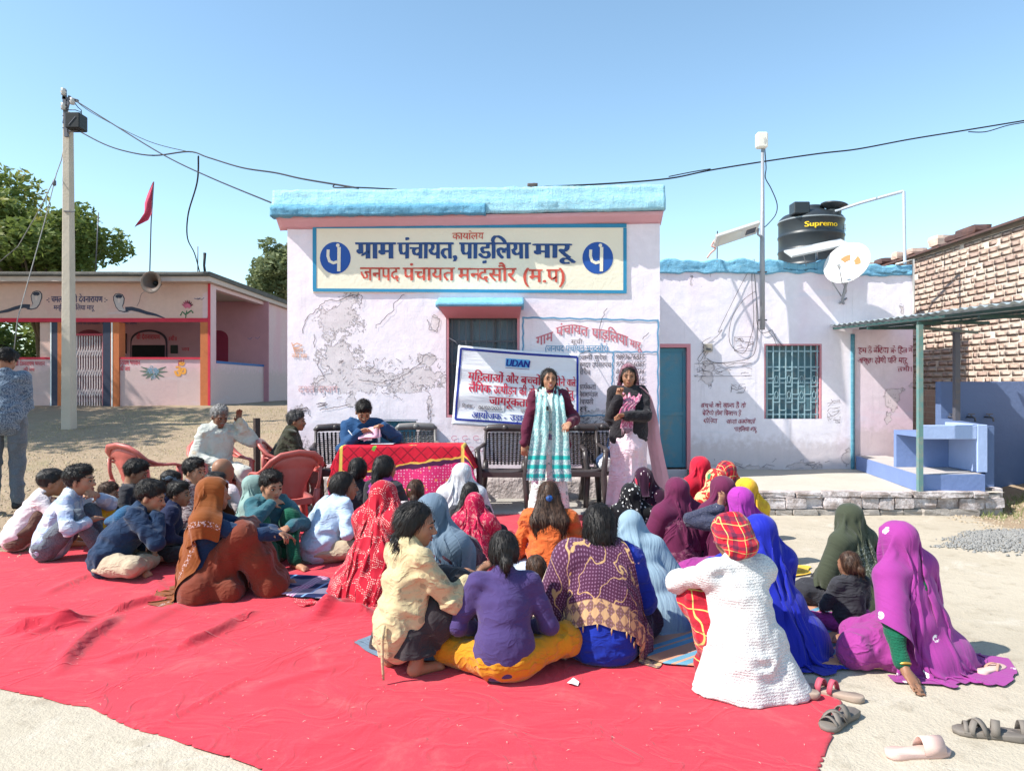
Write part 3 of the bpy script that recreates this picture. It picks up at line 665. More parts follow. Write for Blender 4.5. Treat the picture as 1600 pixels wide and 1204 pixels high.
# wall writing
for s_, a_, b_, y in [('बच्चो को खाना है तो', 1095, 1165, 631), ('बेटियो होम पिलाना है', 1097, 1158, 643), ('सोनिया', 1099, 1120, 655), ('आशा काय^कता^', 1135, 1180, 656), ('पाड़लिया मारू', 1147, 1183, 668)]:
    lettering(s_, a_, b_, y - 1, y + 5.5, YA, M_MAROON, annex, .01, rough=.5, slant=.05, eps=.009)
lettering('हम है बेटिया के हित में', 1341, 1426, 543, 551, YA + .01, M_MAROON, annex, .012, rough=.6, eps=.009)
lettering('अच्छा होगी पति मारू', 1340, 1418, 559, 567, YA + .01, M_MAROON, annex, .012, rough=.6, eps=.009)
lettering('तभी।', 1402, 1424, 573, 580, YA + .01, M_MAROON, annex, .01, rough=.5, eps=.009)
rr = random.Random(9); scr = []
for (xa, xb, ya, yb, n) in [(1085, 1175, 567, 588, 26), (1147, 1177, 526, 548, 14), (1142, 1168, 600, 614, 8), (1292, 1312, 623, 660, 14), (1078, 1300, 716, 736, 14)]:
    for _ in range(n):
        x, y = rr.uniform(xa, xb), rr.uniform(ya, yb); pts = [(x, y)]
        for _ in range(rr.randint(1, 3)): pts.append((min(xb, max(xa, pts[-1][0] + rr.uniform(-14, 14))), min(yb, max(ya, pts[-1][1] + rr.uniform(-6, 6)))))
        scr.append((pts, rr.uniform(.4, .7)))
for q in ([(1085, 568), (1174, 567), (1174, 587), (1085, 588)], [(1147, 526), (1176, 526), (1176, 548), (1147, 548)]): scr.append((q, .6, True))
strokes(scr, YA, M_PENCIL, annex, 'pencil_scribble', .009)['kind'] = 'stuff'
# switch box and wires on the wall
M_WIRE = plain('old_grey_wire', (.10, .09, .10), .6, .3)
def wire(name, pts, r, lab, cat, mat=None, parent=None, sm=True, grp=None):
    if sm:
        q = []; pts = [Vector(p) for p in pts]
        for i in range(len(pts) - 1):
            p0, p1, p2, p3 = pts[max(i-1, 0)], pts[i], pts[i+1], pts[min(i+2, len(pts)-1)]
            for k in range(6):
                t = k / 6; q.append(.5 * ((2*p1) + (p2-p0)*t + (2*p0-5*p1+4*p2-p3)*t*t + (3*p1-p0-3*p2+p3)*t**3))
        pts = q + [pts[-1]]
    o = MB().tube(pts, r * (.62 if name == 'wire' else .85), 6).build(name, mat or (M_WIRE if name == 'wire' else M_CABLE), parent, True)
    if parent is None: tag(o, lab, cat, grp)
    return o
PA = lambda x, y, d=.02: P(x, y, YA) - Vector((0, d, 0))
m = MB(); m.box(ax_(1099), ax_(1112), YA - .05, YA, az(549), az(537)); bx = m.build('switch_box', grimy('old_box', (.42, .38, .33), (.2, .17, .14), .6, 12), None, bevel=.005); tag(bx, 'small weathered switch box with wires on the whitewashed wing wall', 'switch box')
MB().box(ax_(1102), ax_(1109), YA - .058, YA - .051, az(547), az(544)).build('cover_plate', M_DSTEEL, bx)
wire('wire', [PA(1105, 537), PA(1120, 525), PA(1128, 515), PA(1122, 518), PA(1135, 490), PA(1160, 440), PA(1176, 412)], .005, 'thin wire rising from the switch box to the parapet', 'wire')
wire('wire', [PA(1099, 548), PA(1090, 560), PA(1094, 564), PA(1103, 545), PA(1097, 535), PA(1110, 527)], .005, 'short looped wire hanging left of the switch box', 'wire')
wire('wire', [PA(1176, 405), PA(1174, 440), PA(1177, 500), PA(1171, 530), PA(1160, 552), PA(1140, 536), PA(1142, 500), PA(1160, 470), PA(1180, 455)], .006, 'dark wire looping down the wing wall left of the mast', 'wire')
wire('wire', [PA(1104, 560), PA(1115, 566), PA(1135, 566), PA(1168, 560), PA(1180, 545), PA(1183, 500), PA(1179, 440), PA(1178, 405)], .007, 'dark wire sweeping under the pencilled frame to the mast', 'wire')
wire('wire', [PA(1206, 515), PA(1190, 520), PA(1182, 505), PA(1181, 470)], .006, 'short wire curling at the foot of the mast', 'wire')
wire('wire', [PA(1206, 516), PA(1213, 530), PA(1222, 541), PA(1214, 541), PA(1208, 528), PA(1200, 518)], .006, 'wire dropping from the mast foot to the barred window', 'wire')
# mast with white radio box and solar street light
YM = YA - .18
mast = tag(empty('antenna_mast', P(1191, 515, YM)), 'tall grey steel mast clamped to the wing wall, carrying a white radio box', 'mast')
m = MB(); m.tube([P(1191, 515, YM), P(1191, 395, YM), P(1191.5, 233, YM)], [.036, .034, .02], 10); m.build('pole', M_STEEL, mast, True)
for y in (425, 500):
    m = MB(); m.bar(P(1191, y, YM), P(1191, y, YA + .02), .03); m.bar(P(1184, y, YM - .0), P(1198, y, YM), .03, .02); m.build('bracket', M_DSTEEL, mast)
m = MB(); m.box(P(1181.5, 0, YM).x, P(1199, 0, YM).x, YM - .05, YM + .06, P(0, 232, YM).z, P(0, 207.5, YM).z); m.build('radio_box', plain('radio_white', (.76, .72, .64), .5, .04), mast, bevel=.02)
strokes([(circ(1190, 220, 7, 8, 12, -40, 40), .7), (circ(1188, 220, 7, 6, 10, -40, 40), .6)], YM - .05, M_STEEL, mast, 'embossed_line', .003)
wire('cable', [P(1195, 233, YM), P(1197, 262, YM), P(1196, 278, YM), P(1205, 295, YM), P(1214, 318, YM), P(1212, 335, YM), P(1200, 350, YM), P(1193, 356, YM)], .008, '', '', parent=mast)
lamp = tag(empty('solar_street_light', P(1186, 368, YM)), 'flat white solar street light tilted on its bracket left of the mast', 'street light')
a0, a1 = P(1184, 355, YM - .1), P(1117, 377, YM - .35); u_ = (a1 - a0).normalized(); sd = Vector((.10, .90, -.34)).normalized(); nn = u_.cross(sd).normalized()
def slab3(m, a, b, wv, tv): m.hexa([a - wv - tv, b - wv - tv, b + wv - tv, a + wv - tv, a - wv + tv, b - wv + tv, b + wv + tv, a + wv + tv])
m = MB(); slab3(m, a0, a1, sd * .14, nn * .022); m.build('lamp_body', plain('lamp_white', (.66, .64, .60), .5, .05), lamp, bevel=.008)
m = MB(); c_ = a0.lerp(a1, .45); 
for sgn in (-1, 1): slab3(m, a0.lerp(a1, .06), a0.lerp(a1, .38), sd * .07, nn * .001) if False else None
ndn = nn if nn.z < 0 else -nn
slab3(m, a0.lerp(a1, .08) + ndn * .026, a0.lerp(a1, .30) + ndn * .026, sd * .06, nn * .003); m.build('sensor_box', M_DSTEEL, lamp)
m = MB(); slab3(m, a0.lerp(a1, .42) + ndn * .0245, a0.lerp(a1, .92) + ndn * .0245, sd * .10, nn * .002); m.build('led_panel', plain('led_cover', (.72, .68, .58), .3, .1), lamp)
m = MB(); m.tube([P(1191, 372, YM), P(1184, 366, YM - .08), a0 + ndn * .02], .014, 8); m.build('bracket', M_STEEL, lamp, True)
rg = wire('rag', [P(1117, 375, YM - .3), P(1112, 384, YM - .3), P(1118, 388, YM - .3), P(1110, 396, YM - .28), P(1105, 403, YM - .28)], .014, 'torn pinkish rag hanging off the end of the solar lamp', 'rag', plain('rag_pink', (.62, .35, .30), .9, .3))
o = MB().tube([P(1120.5, 404, YA), P(1121, 361, YA)], .008, 6).build('iron_rod', M_DSTEEL); tag(o, 'thin rusty rod standing on the parapet under the solar lamp', 'rod')
# second solar panel in front of the tank
pn = tag(empty('rooftop_solar_unit', P(1275, 395, YA - .1)), 'small tilted solar panel mounted above the parapet before the black tank', 'solar panel')
a0, a1 = P(1231, 397, YA - .25), P(1320, 378, YA + .05); u_ = (a1 - a0).normalized(); sd = Vector((0, .5, .22)).normalized(); nn = u_.cross(sd).normalized()
m = MB(); slab3(m, a0, a1, sd * .16, nn * .012); m.build('panel', plain('panel_back', (.45, .46, .46), .5, .1), pn)
m = MB(); m.tube([P(1276, 405, YA + .05), P(1276, 390, YA - .08)], .016, 8); m.tube([P(1262, 425, YA), P(1256, 400, YA - .05), P(1245, 394, YA - .15)], .006, 6); m.build('stay', M_STEEL, pn, True)
# satellite dish
YD = YA - .42; dish = tag(empty('satellite_dish', P(1318, 470, YA)), 'white satellite dish with an orange mark bolted to the wing wall', 'satellite dish')
c_ = P(1324, 412, YD); nd = Vector((-.68, -.62, .40)).normalized(); Mq = nd.to_track_quat('Z', 'Y').to_matrix()
prof = [(.0001, 0)] + [(.300 * k / 8, .085 * (k / 8) ** 2) for k in range(1, 9)] + [(.305, .087), (.305, .080)] + [(.300 * k / 8, .085 * (k / 8) ** 2 - .008) for k in range(8, 0, -1)] + [(.0001, -.008)]
MB().lathe(prof, c_ - nd * .06, 40, M=Mq).build('reflector', plain('dish_white', (.62, .61, .60), .5, .06, 8, .001), dish, True)
m = MB()
for k, (a0_, a1_) in enumerate([(200, 250), (290, 340)]):
    pts = [Vector((math.cos(R(t)) * rr_, math.sin(R(t)) * rr_, .085 * (rr_ / .300) ** 2 + .004)) for rr_, ts in ((.16, np.linspace(a0_, a1_, 6)), (.08, np.linspace(a1_, a0_, 6))) for t in ts]
    m.poly([c_ - nd * .06 + Mq @ (Matrix.Rotation(R(160), 3, 'Z') @ p) for p in pts])
m.build('printed_mark', plain('dish_orange', (.66, .20, .07), .6, .2), dish)
m = MB(); m.tube([P(1318, 474, YA), P(1316, 468, YA - .1), c_ - nd * .10], .018, 8); m.tube([P(1300, 440, YD - .12), P(1314, 462, YA - .1)], .009, 6); m.bar(P(1311, 474, YA - .01), P(1322, 466, YA - .01), .07, .02)
m.tube([c_ - nd * .05 + Mq @ Vector((0, -.32, .08)), c_ + nd * .20 + Mq @ Vector((0, -.16, 0))], .007, 6); m.build('arm', M_STEEL, dish, True)
MB().tube([c_ + nd * .18 + Mq @ Vector((0, -.16, 0)), c_ + nd * .27 + Mq @ Vector((0, -.14, 0))], .022, 10).build('receiver', M_WHITEP, dish, True)
# water tank
tk = P(1267, 400, 11.6); tk.z = 2.80
tank = tag(empty('water_tank', tk), 'black ribbed plastic water tank with yellow lettering on the wing roof', 'water tank')
TR = .485; zt = P(0, 345, 11.6).z
M_TANK = plain('tank_black', (.022, .028, .034), .42, .25, 3, .001, 30, .5)
prof = [(.001, tk.z), (TR, tk.z)]
z = tk.z
for k in range(5):
    h_ = (zt - tk.z) / 5; prof += [(TR, z + .02), (TR, z + h_ - .05), (TR + .012, z + h_ - .035), (TR + .012, z + h_ - .01), (TR, z + h_)]; z += h_
prof += [(TR - .01, zt + .02), (TR - .06, zt + .07), (TR - .2, zt + .12), (.2, zt + .16), (.2, zt + .21), (.001, zt + .21)]
tv = MB(); tv.lathe(prof, (tk.x, tk.y, 0), 48); tv.build('tank_body', M_TANK, tank, True)
MB().lathe([(TR + .013, zt - .03), (TR + .013, zt - .012)], (tk.x, tk.y, 0), 48).build('white_ring', plain('ring_grey', (.25, .28, .30), .5, .1), tank, True)
m = MB(); m.box(tk.x - .42, tk.x - .18, tk.y - .42, tk.y - .2, zt + .02, zt + .20); m.build('inlet_box', M_TANK, tank, bevel=.012)
m = MB(); c2 = P(1303, 325, 11.3); m.lathe([(.001, -.03), (.10, -.03), (.12, 0), (.19, .03), (.20, .05), (.18, .062), (.001, .07)], c2, 28, M=Matrix.Rotation(R(8), 3, 'Y')); m.lathe([(.10, -.2), (.11, -.03)], c2, 20); m.build('lid', M_TANK, tank, True)
M_YEL = plain('tank_yellow', (.85, .55, .02), .6, .05)
def tpl(px, py, nrm=False):
    an = (px - 1267) / 49.0 * 1.0; an = max(-1.5, min(1.5, math.asin(max(-.999, min(.999, (px - 1267) / 49.5)))))
    n_ = Vector((math.sin(an), -math.cos(an), 0))
    if nrm: return n_
    return Vector((tk.x, tk.y, 0)) + n_ * (TR + .014) + Vector((0, 0, P(0, py, 11.12).z))
lettering('Supremo', 1241, 1288, 345, 353, 0, M_YEL, tank, .03, place=tpl, eps=.004)
lettering('Su', 1306, 1315, 346, 354, 0, M_YEL, tank, .02, place=tpl, eps=.004)
pipe = tag(MB().tube([P(1305, 330, 11.2), P(1345, 317, 11.0), P(1411, 299, 10.4), P(1412, 300, 10.4), P(1414, 409, 10.35), P(1414, 412, 10.35)], .022, 8).build('water_pipe', plain('grey_pvc', (.45, .50, .56), .5, .1), None, True), 'grey pipe running from the tank lid across and down to the wing corner', 'pipe')
o = MB().tube([P(1400, 413, YA - .04), P(1427, 405, YA - .04), P(1427.5, 480, YA - .04), P(1427, 505, YA - .04)], .016, 8).build('corner_pipe', plain('white_pvc', (.60, .58, .55), .5, .1), None, True); tag(o, 'thin pale pipe bent down the right corner of the wing', 'pipe')
# ================================================================ STONE PLATFORM
plat = tag(empty('stone_platform', (4.2, 8, 0)), None, None, kind='structure')
PXL, PXR = P(1150, 0, 8.0).x, P(1565, 0, 8.0).x
gxs = np.linspace(PXL, PXR + .05, 70); gys = np.linspace(8.02, YA + .02, 34); XX, YY = np.meshgrid(gxs, gys)
ZZ = PT + fbm(np.stack([XX * 2, YY * 2, XX * 0], -1), 4, 31) * .008
a = NM('platform_top', .9, .15); v = a.co(); n1 = a.noise(v, 2, 6, .65); a.bump(a.noise(v, 18, 5, .7), .01); M_PTOP = a.out(a.mix(n1, (.40, .355, .30), (.58, .53, .455)))
kk = mesh_obj('platform_top', np.stack([XX, YY, ZZ], -1).reshape(-1, 3), grid_faces(70, 34), M_PTOP, plat, True)
MB().box(PXL, PXR, 8.03, YA, -.05, PT - .02).build('platform_core', plain('platform_mortar', (.40, .36, .33), .95, .3, 9, .02, 25), plat)
r_ = random.Random(12)
a = NM('painted_stone', .85, .2); v = a.co(); nn_ = a.noise(v, 5, 7, .75); n2 = a.noise(v, 28, 4, .7)
col = a.mix(a.step(nn_, .40, .60), (.62, .56, .56), (.33, .27, .25)); col = a.mix(a.m('MULTIPLY', a.step(n2, .55, .7), .5), col, (.20, .15, .14)); a.bump(a.m('ADD', nn_, a.m('MULTIPLY', n2, .5)), .03, 1); M_ST = a.out(col)
a = NM('bare_stone', .85, .2); v = a.co(); nn_ = a.noise(v, 6, 7, .75); a.bump(nn_, .03, 1); M_ST2 = a.out(a.mix(nn_, (.24, .21, .19), (.45, .41, .37)))
def stone(x0, x1, z0, z1, y, d, mat, parent, seed, name='stone', amp=.35, rnd=.09):
    bm = bmesh.new(); bmesh.ops.create_cube(bm, size=1)
    bmesh.ops.subdivide_edges(bm, edges=bm.edges[:], cuts=2, use_grid_fill=True)
    V = np.array([v.co[:] for v in bm.verts]); F_ = [tuple(v.index for v in f.verts) for f in bm.faces]; bm.free()
    l = np.linalg.norm(V, axis=1)[:, None]; V = V * (1 - rnd * np.clip((l - .55) / .3, 0, 1))
    q = V * 2.2 + seed * 3.7; D = np.stack([fbm(q, 2, 1), fbm(q + 9, 2, 2), fbm(q + 19, 2, 3)], -1) * amp * .5
    V = V + D * np.array([.35, .5, .5]); V = V * np.array([x1 - x0, d, z1 - z0]) + np.array([(x0 + x1) / 2, y + d / 2, (z0 + z1) / 2])
    return mesh_obj(name, V, F_, mat, parent, name == 'brick')
def course(xa, xb, z0, z1, y, mat, parent, wmin, wmax, seed, gap=.004, amp=.7):
    r_ = random.Random(seed); x = xa; k = 0
    while x < xb - .04:
        w_ = min(r_.uniform(wmin, wmax), xb - x); 
        if xb - x - w_ < .05: w_ = xb - x
        stone(x + gap / 2, x + w_ - gap / 2, z0 + r_.uniform(0, .008), z1 - r_.uniform(0, .01), y + r_.uniform(-.025, .02), .16, mat, parent, seed * 50 + k, amp=amp, rnd=.05); x += w_; k += 1
xr = P(1578, 0, 8).x
course(PXL, xr - .25, .185, .255, 7.98, M_ST, plat, .25, .48, 1)
course(PXL, xr - .05, .065, .190, 7.985, M_ST, plat, .13, .28, 2)
course(PXL, xr - .35, -.02, .068, 7.97, M_ST2, plat, .14, .30, 3)
course(PXL - .12, PXL + .02, -.02, .16, 7.9, M_ST, plat, .1, .14, 6)
for i in range(9):
    y = 8.12 + i * .2
    for z0, z1 in ((-.02, .12), (.12, .27)): 
        o = stone(PXR - .02, PXR + .1, z0, z1, y, .19, M_ST, plat, 400 + i * 3 + int(z0 * 100))
# ================================================================ WASHSTAND, STEP, BLUE WALL
stx = P(1434, 0, 8.06).x
ws = tag(empty('washstand', (4.9, 8.5, PT)), 'blue painted masonry washstand with an open bay, under the tin canopy', 'washstand')
XR_ = P(1543, 0, 8.06).x; zt_ = PT + .185
MB().hexa([(stx, 8.06, PT + .004), (XR_, 8.10, PT - .1), (XR_, YA - .05, PT - .1), (ax_(1336), YA - .03, PT + .004), (stx, 8.06, zt_), (XR_, 8.10, zt_), (XR_, YA - .05, zt_), (ax_(1336), YA - .03, zt_)]).build('step', [M_BBLUE], ws)
MB().hexa([(stx + .02, 8.10, zt_ + .001), (XR_ - .03, 8.12, zt_ + .001), (XR_ - .03, YA - .06, zt_ + .001), (ax_(1336) + .02, YA - .06, zt_ + .001), (stx + .02, 8.10, zt_ + .008), (XR_ - .03, 8.12, zt_ + .008), (XR_ - .03, YA - .06, zt_ + .008), (ax_(1336) + .02, YA - .06, zt_ + .008)]).build('step_top', plain('worn_step_top', (.46, .42, .40), .9, .2, 6), ws)
yb = 8.22; bx0 = P(1440, 0, yb).x; bx1 = P(1527, 0, yb).x; bx2 = P(1543, 0, yb).x; zc = P(0, 664, yb).z; zb_ = P(0, 686, yb).z
MB().box(bx0, bx1, yb, yb + .06, zb_, zc).build('basin_front', M_BBLUEL, ws, bevel=.006)
MB().box(bx1 + .001, bx2, yb - .004, yb + .62, zt_ + .009, zc + .004).build('pier', M_BBLUEL, ws, bevel=.006)
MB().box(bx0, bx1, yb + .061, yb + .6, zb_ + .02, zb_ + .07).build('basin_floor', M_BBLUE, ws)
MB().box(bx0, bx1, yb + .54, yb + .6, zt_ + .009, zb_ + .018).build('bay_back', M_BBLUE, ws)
yw = 9.13
bw = tag(empty('blue_wall', (P(1480, 0, yw).x, yw, PT)), 'low dark blue wall with three taps beside the washstand', 'wall')
MB().box(P(1470, 0, yw).x, 6.49, yw, yw + .12, -.0, P(0, 596, yw).z).build('wall_panel', M_DBLUE, bw, bevel=.004)
MB().hexa([(bx2 + .002, 8.26, .0), (bx2 + .10, 8.26, .0), (bx2 + .10, yw - .003, .0), (bx2 + .002, yw - .003, .0), (bx2 + .002, 8.26, zc - .01), (bx2 + .10, 8.26, zc - .01), (bx2 + .10, yw - .003, zc + .03), (bx2 + .002, yw - .003, zc + .03)]).build('wing_wall', M_DBLUE, bw)
for px in (1482, 1511, 1539):
    t = tag(empty('tap', P(px, 651, yw)), None, 'tap')
    t['label'] = {1482: 'leftmost of the three dark taps on the blue wall', 1511: 'middle one of the three dark taps on the blue wall', 1539: 'rightmost of the three dark taps on the blue wall'}[px]; t['group'] = 'taps on the blue wall'
    p = P(px, 651, yw)
    MB().tube([p, p + Vector((.01, -.10, 0)), p + Vector((.015, -.13, -.01)), p + Vector((.015, -.14, -.05))], [.012, .012, .012, .010], 8).build('spout', M_DSTEEL, t, True)
    m = MB(); m.tube([p + Vector((.008, -.07, 0)), p + Vector((.008, -.07, .035))], .008, 6); m.bar(p + Vector((-.03, -.07, .038)), p + Vector((.05, -.07, .038)), .012); m.build('handle', M_DSTEEL, t)
# ================================================================ CANOPY
cn = tag(empty('tin_canopy', (stx, 8.06, PT)), 'corrugated tin canopy on green posts over the washstand', 'canopy')
M_GP = grimy('green_post_paint', (.12, .24, .23), (.30, .25, .20), .8, 12, .5)
M_GPD = grimy('dark_green_steel', (.03, .08, .075), (.15, .12, .10), .5, 12, .5)
M_TIN = plain('tin_sheet_pale', (.34, .39, .41), .45, .12, 4, .001, 30, .5, .4)
cz = lambda y: 2.075 + (y - 6.0) * .028
for (y0, y1, xa, xb, k) in ((5.6, 7.55, 4.30, 5.22, 0), (7.5, YA - .03, 4.40, 5.24, 1)):
    n = 60; ys = np.linspace(y0, y1, n * 1); V = []; F_ = []
    for i, y in enumerate(ys):
        w_ = .013 * math.sin(y * 2 * math.pi / .15) + k * .006
        V += [(xa, y, cz(y) + w_ + .03), (xb, y, cz(y) + w_ + .03)]
        if i: F_.append((2*i-2, 2*i-1, 2*i+1, 2*i))
    o = mesh_obj('tin_sheet', V, F_, M_TIN, cn, True); mm = o.modifiers.new('s', 'SOLIDIFY'); mm.thickness = .004
for x in (4.44, 4.8, 5.15):
    MB().bar((x, 5.65, cz(5.65) - .01), (x, YA - .05, cz(YA) - .01), .025, .03).build('purlin', M_GPD, cn)
for y in (5.9, 7.0, 8.06, 9.2):
    MB().bar((4.42, y, cz(y) - .055), (5.2, y, cz(y) - .05), .03, .03).build('rafter', M_GPD, cn)
MB().bar((stx, 8.02, PT), (stx, 8.02, cz(8.06) - .075), .05).build('post', M_GP, cn)
p2 = P(1497, 0, 8.9); MB().bar((p2.x - .02, 8.9, PT + .19), (p2.x - .02, 8.9, cz(8.9) - .06), .06).build('post', M_DSTEEL, cn)
MB().bar((stx, 8.06, cz(8) - .10), (5.6, 8.9, cz(8.9) - .12), .03).build('brace', M_GPD, cn)
# ================================================================ BRICK WALL
BX = 6.5
brw = tag(empty('brick_wall', (BX, 10, 0)), 'tall unplastered wall of pale brown bricks at the right edge, running back', 'wall')
MB().box(BX - .002, BX + .3, 7.6, 15.0, -.1, 3.44).build('mortar_core', M_MORTAR, brw)
mats = []
for i, c in enumerate([(.58, .42, .34), (.64, .49, .40), (.50, .36, .30), (.62, .50, .42)]):
    a = NM('brick_clay_%s' % 'abcd'[i], .9, .15); v = a.co(); n_ = a.noise(v, 14, 6, .7); n2 = a.noise(v, 60, 3, .7); a.bump(a.m('ADD', n_, a.m('MULTIPLY', n2, .4)), .006, 1)
    mats.append(a.out(a.mix(n_, hsv(c, .72), hsv(c, 1.22))))
bl = []
for i in range(12):
    o = stone(0, 1, 0, 1, 0, .06, mats[i % 4], None, 900 + i, 'brick', .10, .03); bl.append(o.data); bpy.data.objects.remove(o)
r_ = random.Random(44); zc_ = .2; nb = 0; ch = .088; bricks = []; rest = MB()
k = 0
while zc_ < 3.42:
    y = 7.7 + (k % 2) * .11; hgt = min(ch, 3.44 - zc_)
    while y < 13.6:
        w_ = r_.uniform(.19, .26) if r_.random() > .18 else r_.uniform(.09, .13)
        vis = 9.25 < y + w_ / 2 < 12.6 and zc_ > 1.28
        jj = (r_.uniform(-.006, .001), r_.uniform(-.008, .008))
        if vis and y > 9.25:
            bricks.append((y, w_ - .009, zc_ + jj[1] * .4, hgt - .010, jj[0]))
        else:
            rest.box(BX + jj[0] - .004, BX + .05, y, y + w_ - .016, zc_, zc_ + hgt - .016)
        y += w_
    zc_ += ch; k += 1
bricks.sort(key=lambda b: b[0])
for i, (y, w_, z, h_, j) in enumerate(bricks):
    if i < 300:
        o = bpy.data.objects.new('brick', r_.choice(bl)); link(o, brw)
        o.rotation_euler = (r_.uniform(-.012, .012), 0, R(-90) + r_.uniform(-.02, .02)); o.scale = (w_, 1, h_)
        o.location = Vector((BX + j - .005, y + w_, z)) - brw.location
    else: rest.box(BX + j - .004, BX + .05, y, y + w_, z, z + h_)
o = rest.build('brickwork', mats[0], brw); o['kind'] = 'stuff'
# roof edge of the brick house
M_RUST = grimy('rusty_tin', (.10, .055, .05), (.20, .09, .06), .6, 6, .6)
MB().hexa([(BX - .10, 8.0, 3.50), (BX + .9, 8.0, 3.72), (BX + .9, 14, 3.66), (BX - .10, 14, 3.44), (BX - .10, 8.0, 3.53), (BX + .9, 8.0, 3.75), (BX + .9, 14, 3.69), (BX - .10, 14, 3.47)]).build('tin_roof', M_RUST, brw)
for i, (y, s_, h_) in enumerate([(10.3, .5, .12), (11.2, .28, .16), (10.75, .3, .08), (12.4, .2, .12), (9.05, .22, .2), (11.9, .26, .09), (12.9, .3, .1), (13.5, .25, .12)]):
    o = stone(BX - .05, BX + .2, 3.53, 3.53 + h_, y, s_, mats[i % 3] if i % 2 else M_RUST, brw, 1200 + i, 'roof_brick' if i % 2 else 'roof_tile')
rest = MB()
for i in range(14):
    for j in range(4): rest.box(BX - .02, BX + .05, 12.6 + i * .11 + (j % 2) * .05, 12.69 + i * .11 + (j % 2) * .05, 3.46 + j * 0.0, 3.50) if j == 0 else None
rest.build('eave_brick', mats[2], brw)['kind'] = 'stuff'
# ================================================================ UTILITY POLE, STAY WIRES, CABLES
M_STAY = plain('weathered_wire', (.22, .21, .20), .7, .2); YP = 14.0; pb = P(108, 660, YP); pt = P(106.5, 176, YP)
pole = tag(empty('utility_pole', pb), 'tall pale concrete electricity pole with a black box near its top', 'utility pole')
w0, w1 = .105, .07
def colm(m, b, t, wb, wt): m.hexa([b + Vector(q) * wb for q in ((-1, -1, 0), (1, -1, 0), (1, 1, 0), (-1, 1, 0))] + [t + Vector(q) * wt for q in ((-1, -1, 0), (1, -1, 0), (1, 1, 0), (-1, 1, 0))])
m = MB(); colm(m, pb - Vector((0, 0, .5)), pt, w0, w1); m.build('pole_shaft', plain('pole_concrete', (.44, .385, .32), .9, .18, 2.5, .008, 20), pole, bevel=.02)
q = lambda x, y, d=0: P(x, y, YP - .12 + d)
m = MB(); m.bar(q(104, 214), q(100.5, 140), .06, .05); m.bar(q(100, 192), q(109, 150), .04); m.bar(q(98, 153), q(122, 158), .05)
for y in (181, 192, 200): m.bar(q(98, y), q(106, y), .02)
m.build('cross_arm', M_DSTEEL, pole)
for p in ((99, 143), (99, 166), (113, 158)):
    m = MB(); m.lathe([(.001, -.07), (.045, -.06), (.03, -.03), (.055, -.01), (.03, .02), (.045, .05), (.001, .06)], q(*p, -.05), 12); m.build('insulator', plain('insulator_glaze', (.50, .47, .45), .25, .1), pole, True)
m = MB(); c0 = q(119, 191, -.02); m.box(c0.x - .13, c0.x + .14, c0.y - .14, c0.y + .14, c0.z - .15, c0.z + .14); m.build('distribution_box', M_BLACK, pole, bevel=.015)
m = MB(); m.bar(q(104, 205), q(130, 203), .03); m.bar(q(107, 195, -.16), q(118, 182, -.16), .015); m.build('box_shelf', M_DSTEEL, pole)
m = MB(); m.tube([q(116, 160), q(122, 168), q(127, 172), q(128, 186)], .008, 5); m.tube([q(104, 172), q(118, 172), q(126, 175), q(122, 182)], .008, 5)
m.build('jumper_wire', M_CABLE, pole, True)
MB().bar(P(100, 330, YP - .09), P(115.5, 331, YP - .09), .02).build('band', M_DSTEEL, pole)
o = MB().tube([P(102.5, 214, YP), P(96, 250, YP), P(88, 272, YP - .1), P(70, 345, YP - .8), P(27, 500, YP - 2), P(22, 545, YP - 2.2)], .008, 6).build('stay_wire', M_STAY, None, True); tag(o, 'stay wire from the concrete pole slanting down past the temple front', 'wire')
o = MB().tube([P(87, 276, YP - .1), P(60, 330, YP), P(28, 385, YP), P(-8, 415, YP + .1)], .008, 6).build('stay_wire', M_STAY, None, True); tag(o, 'stay wire running left off the concrete pole before the big tree', 'wire')
MB().lathe([(.001, -.06), (.03, -.04), (.03, .04), (.001, .06)], P(85, 286, YP - .3), 10).build('strain_insulator', M_DSTEEL, o, True)
def cab(pts, r, lab): return wire('overhead_cable', pts, r, lab, 'cable')
cab([P(119, 158, YP - .2), P(170, 190, 13), P(255, 242, 12), P(330, 278, 11), P(432, 320, YO)], .012, 'straight black cable from the pole top down to the office parapet corner')
cab([P(122, 204, YP - .2), P(160, 224, 13.5), P(195, 236, 13), P(240, 243, 12.5), P(295, 237, 12), P(325, 246, 11.7), P(378, 262, 11.2), P(430, 270, 10.5), P(470, 279, 10), P(523, 288, 9.3), P(560, 294, 9.05)], .014, 'sagging black cable from the box on the pole to the office roof')
cab([P(121, 160, YP - .2), P(150, 180, 13.8), P(230, 220, 13), P(298, 238, 12)], .007, 'thin pale service wire sagging from the pole top')
cab([P(310, 244, 11.9), P(308, 285, 12.5), P(294, 335, 14), P(293, 372, 15.5), P(304, 396, 17), P(312, 425, 18.6)], .016, 'black cable dropping from the span to the temple roof')
cab([P(845, 292, 9.1), P(950, 287, 9.4), P(1045, 279, 10), P(1110, 266, 10.2), P(1190, 253, 10.4), P(1280, 240, 10.5), P(1340, 233, 10.6), P(1420, 218, 10.8), P(1500, 205, 11), P(1610, 187, 11)], .013, 'black cable rising from the office roof to the upper right')
cab([P(1045, 276, 10), P(1080, 269, 10.1), P(1110, 264, 10.2)], .009, 'short loose strand running beside the cable over the wing')
cab([P(1513, 206, 11.0), P(1540, 206, 11), P(1575, 196, 11), P(1610, 190, 11)], .009, 'short loose strand at the upper right of the cable')
cab([P(523, 288, 9.3), P(523, 293, 9.2), P(560, 293, 9.1), P(620, 296, 9.1)], .010, 'slack cable end resting on the office parapet')
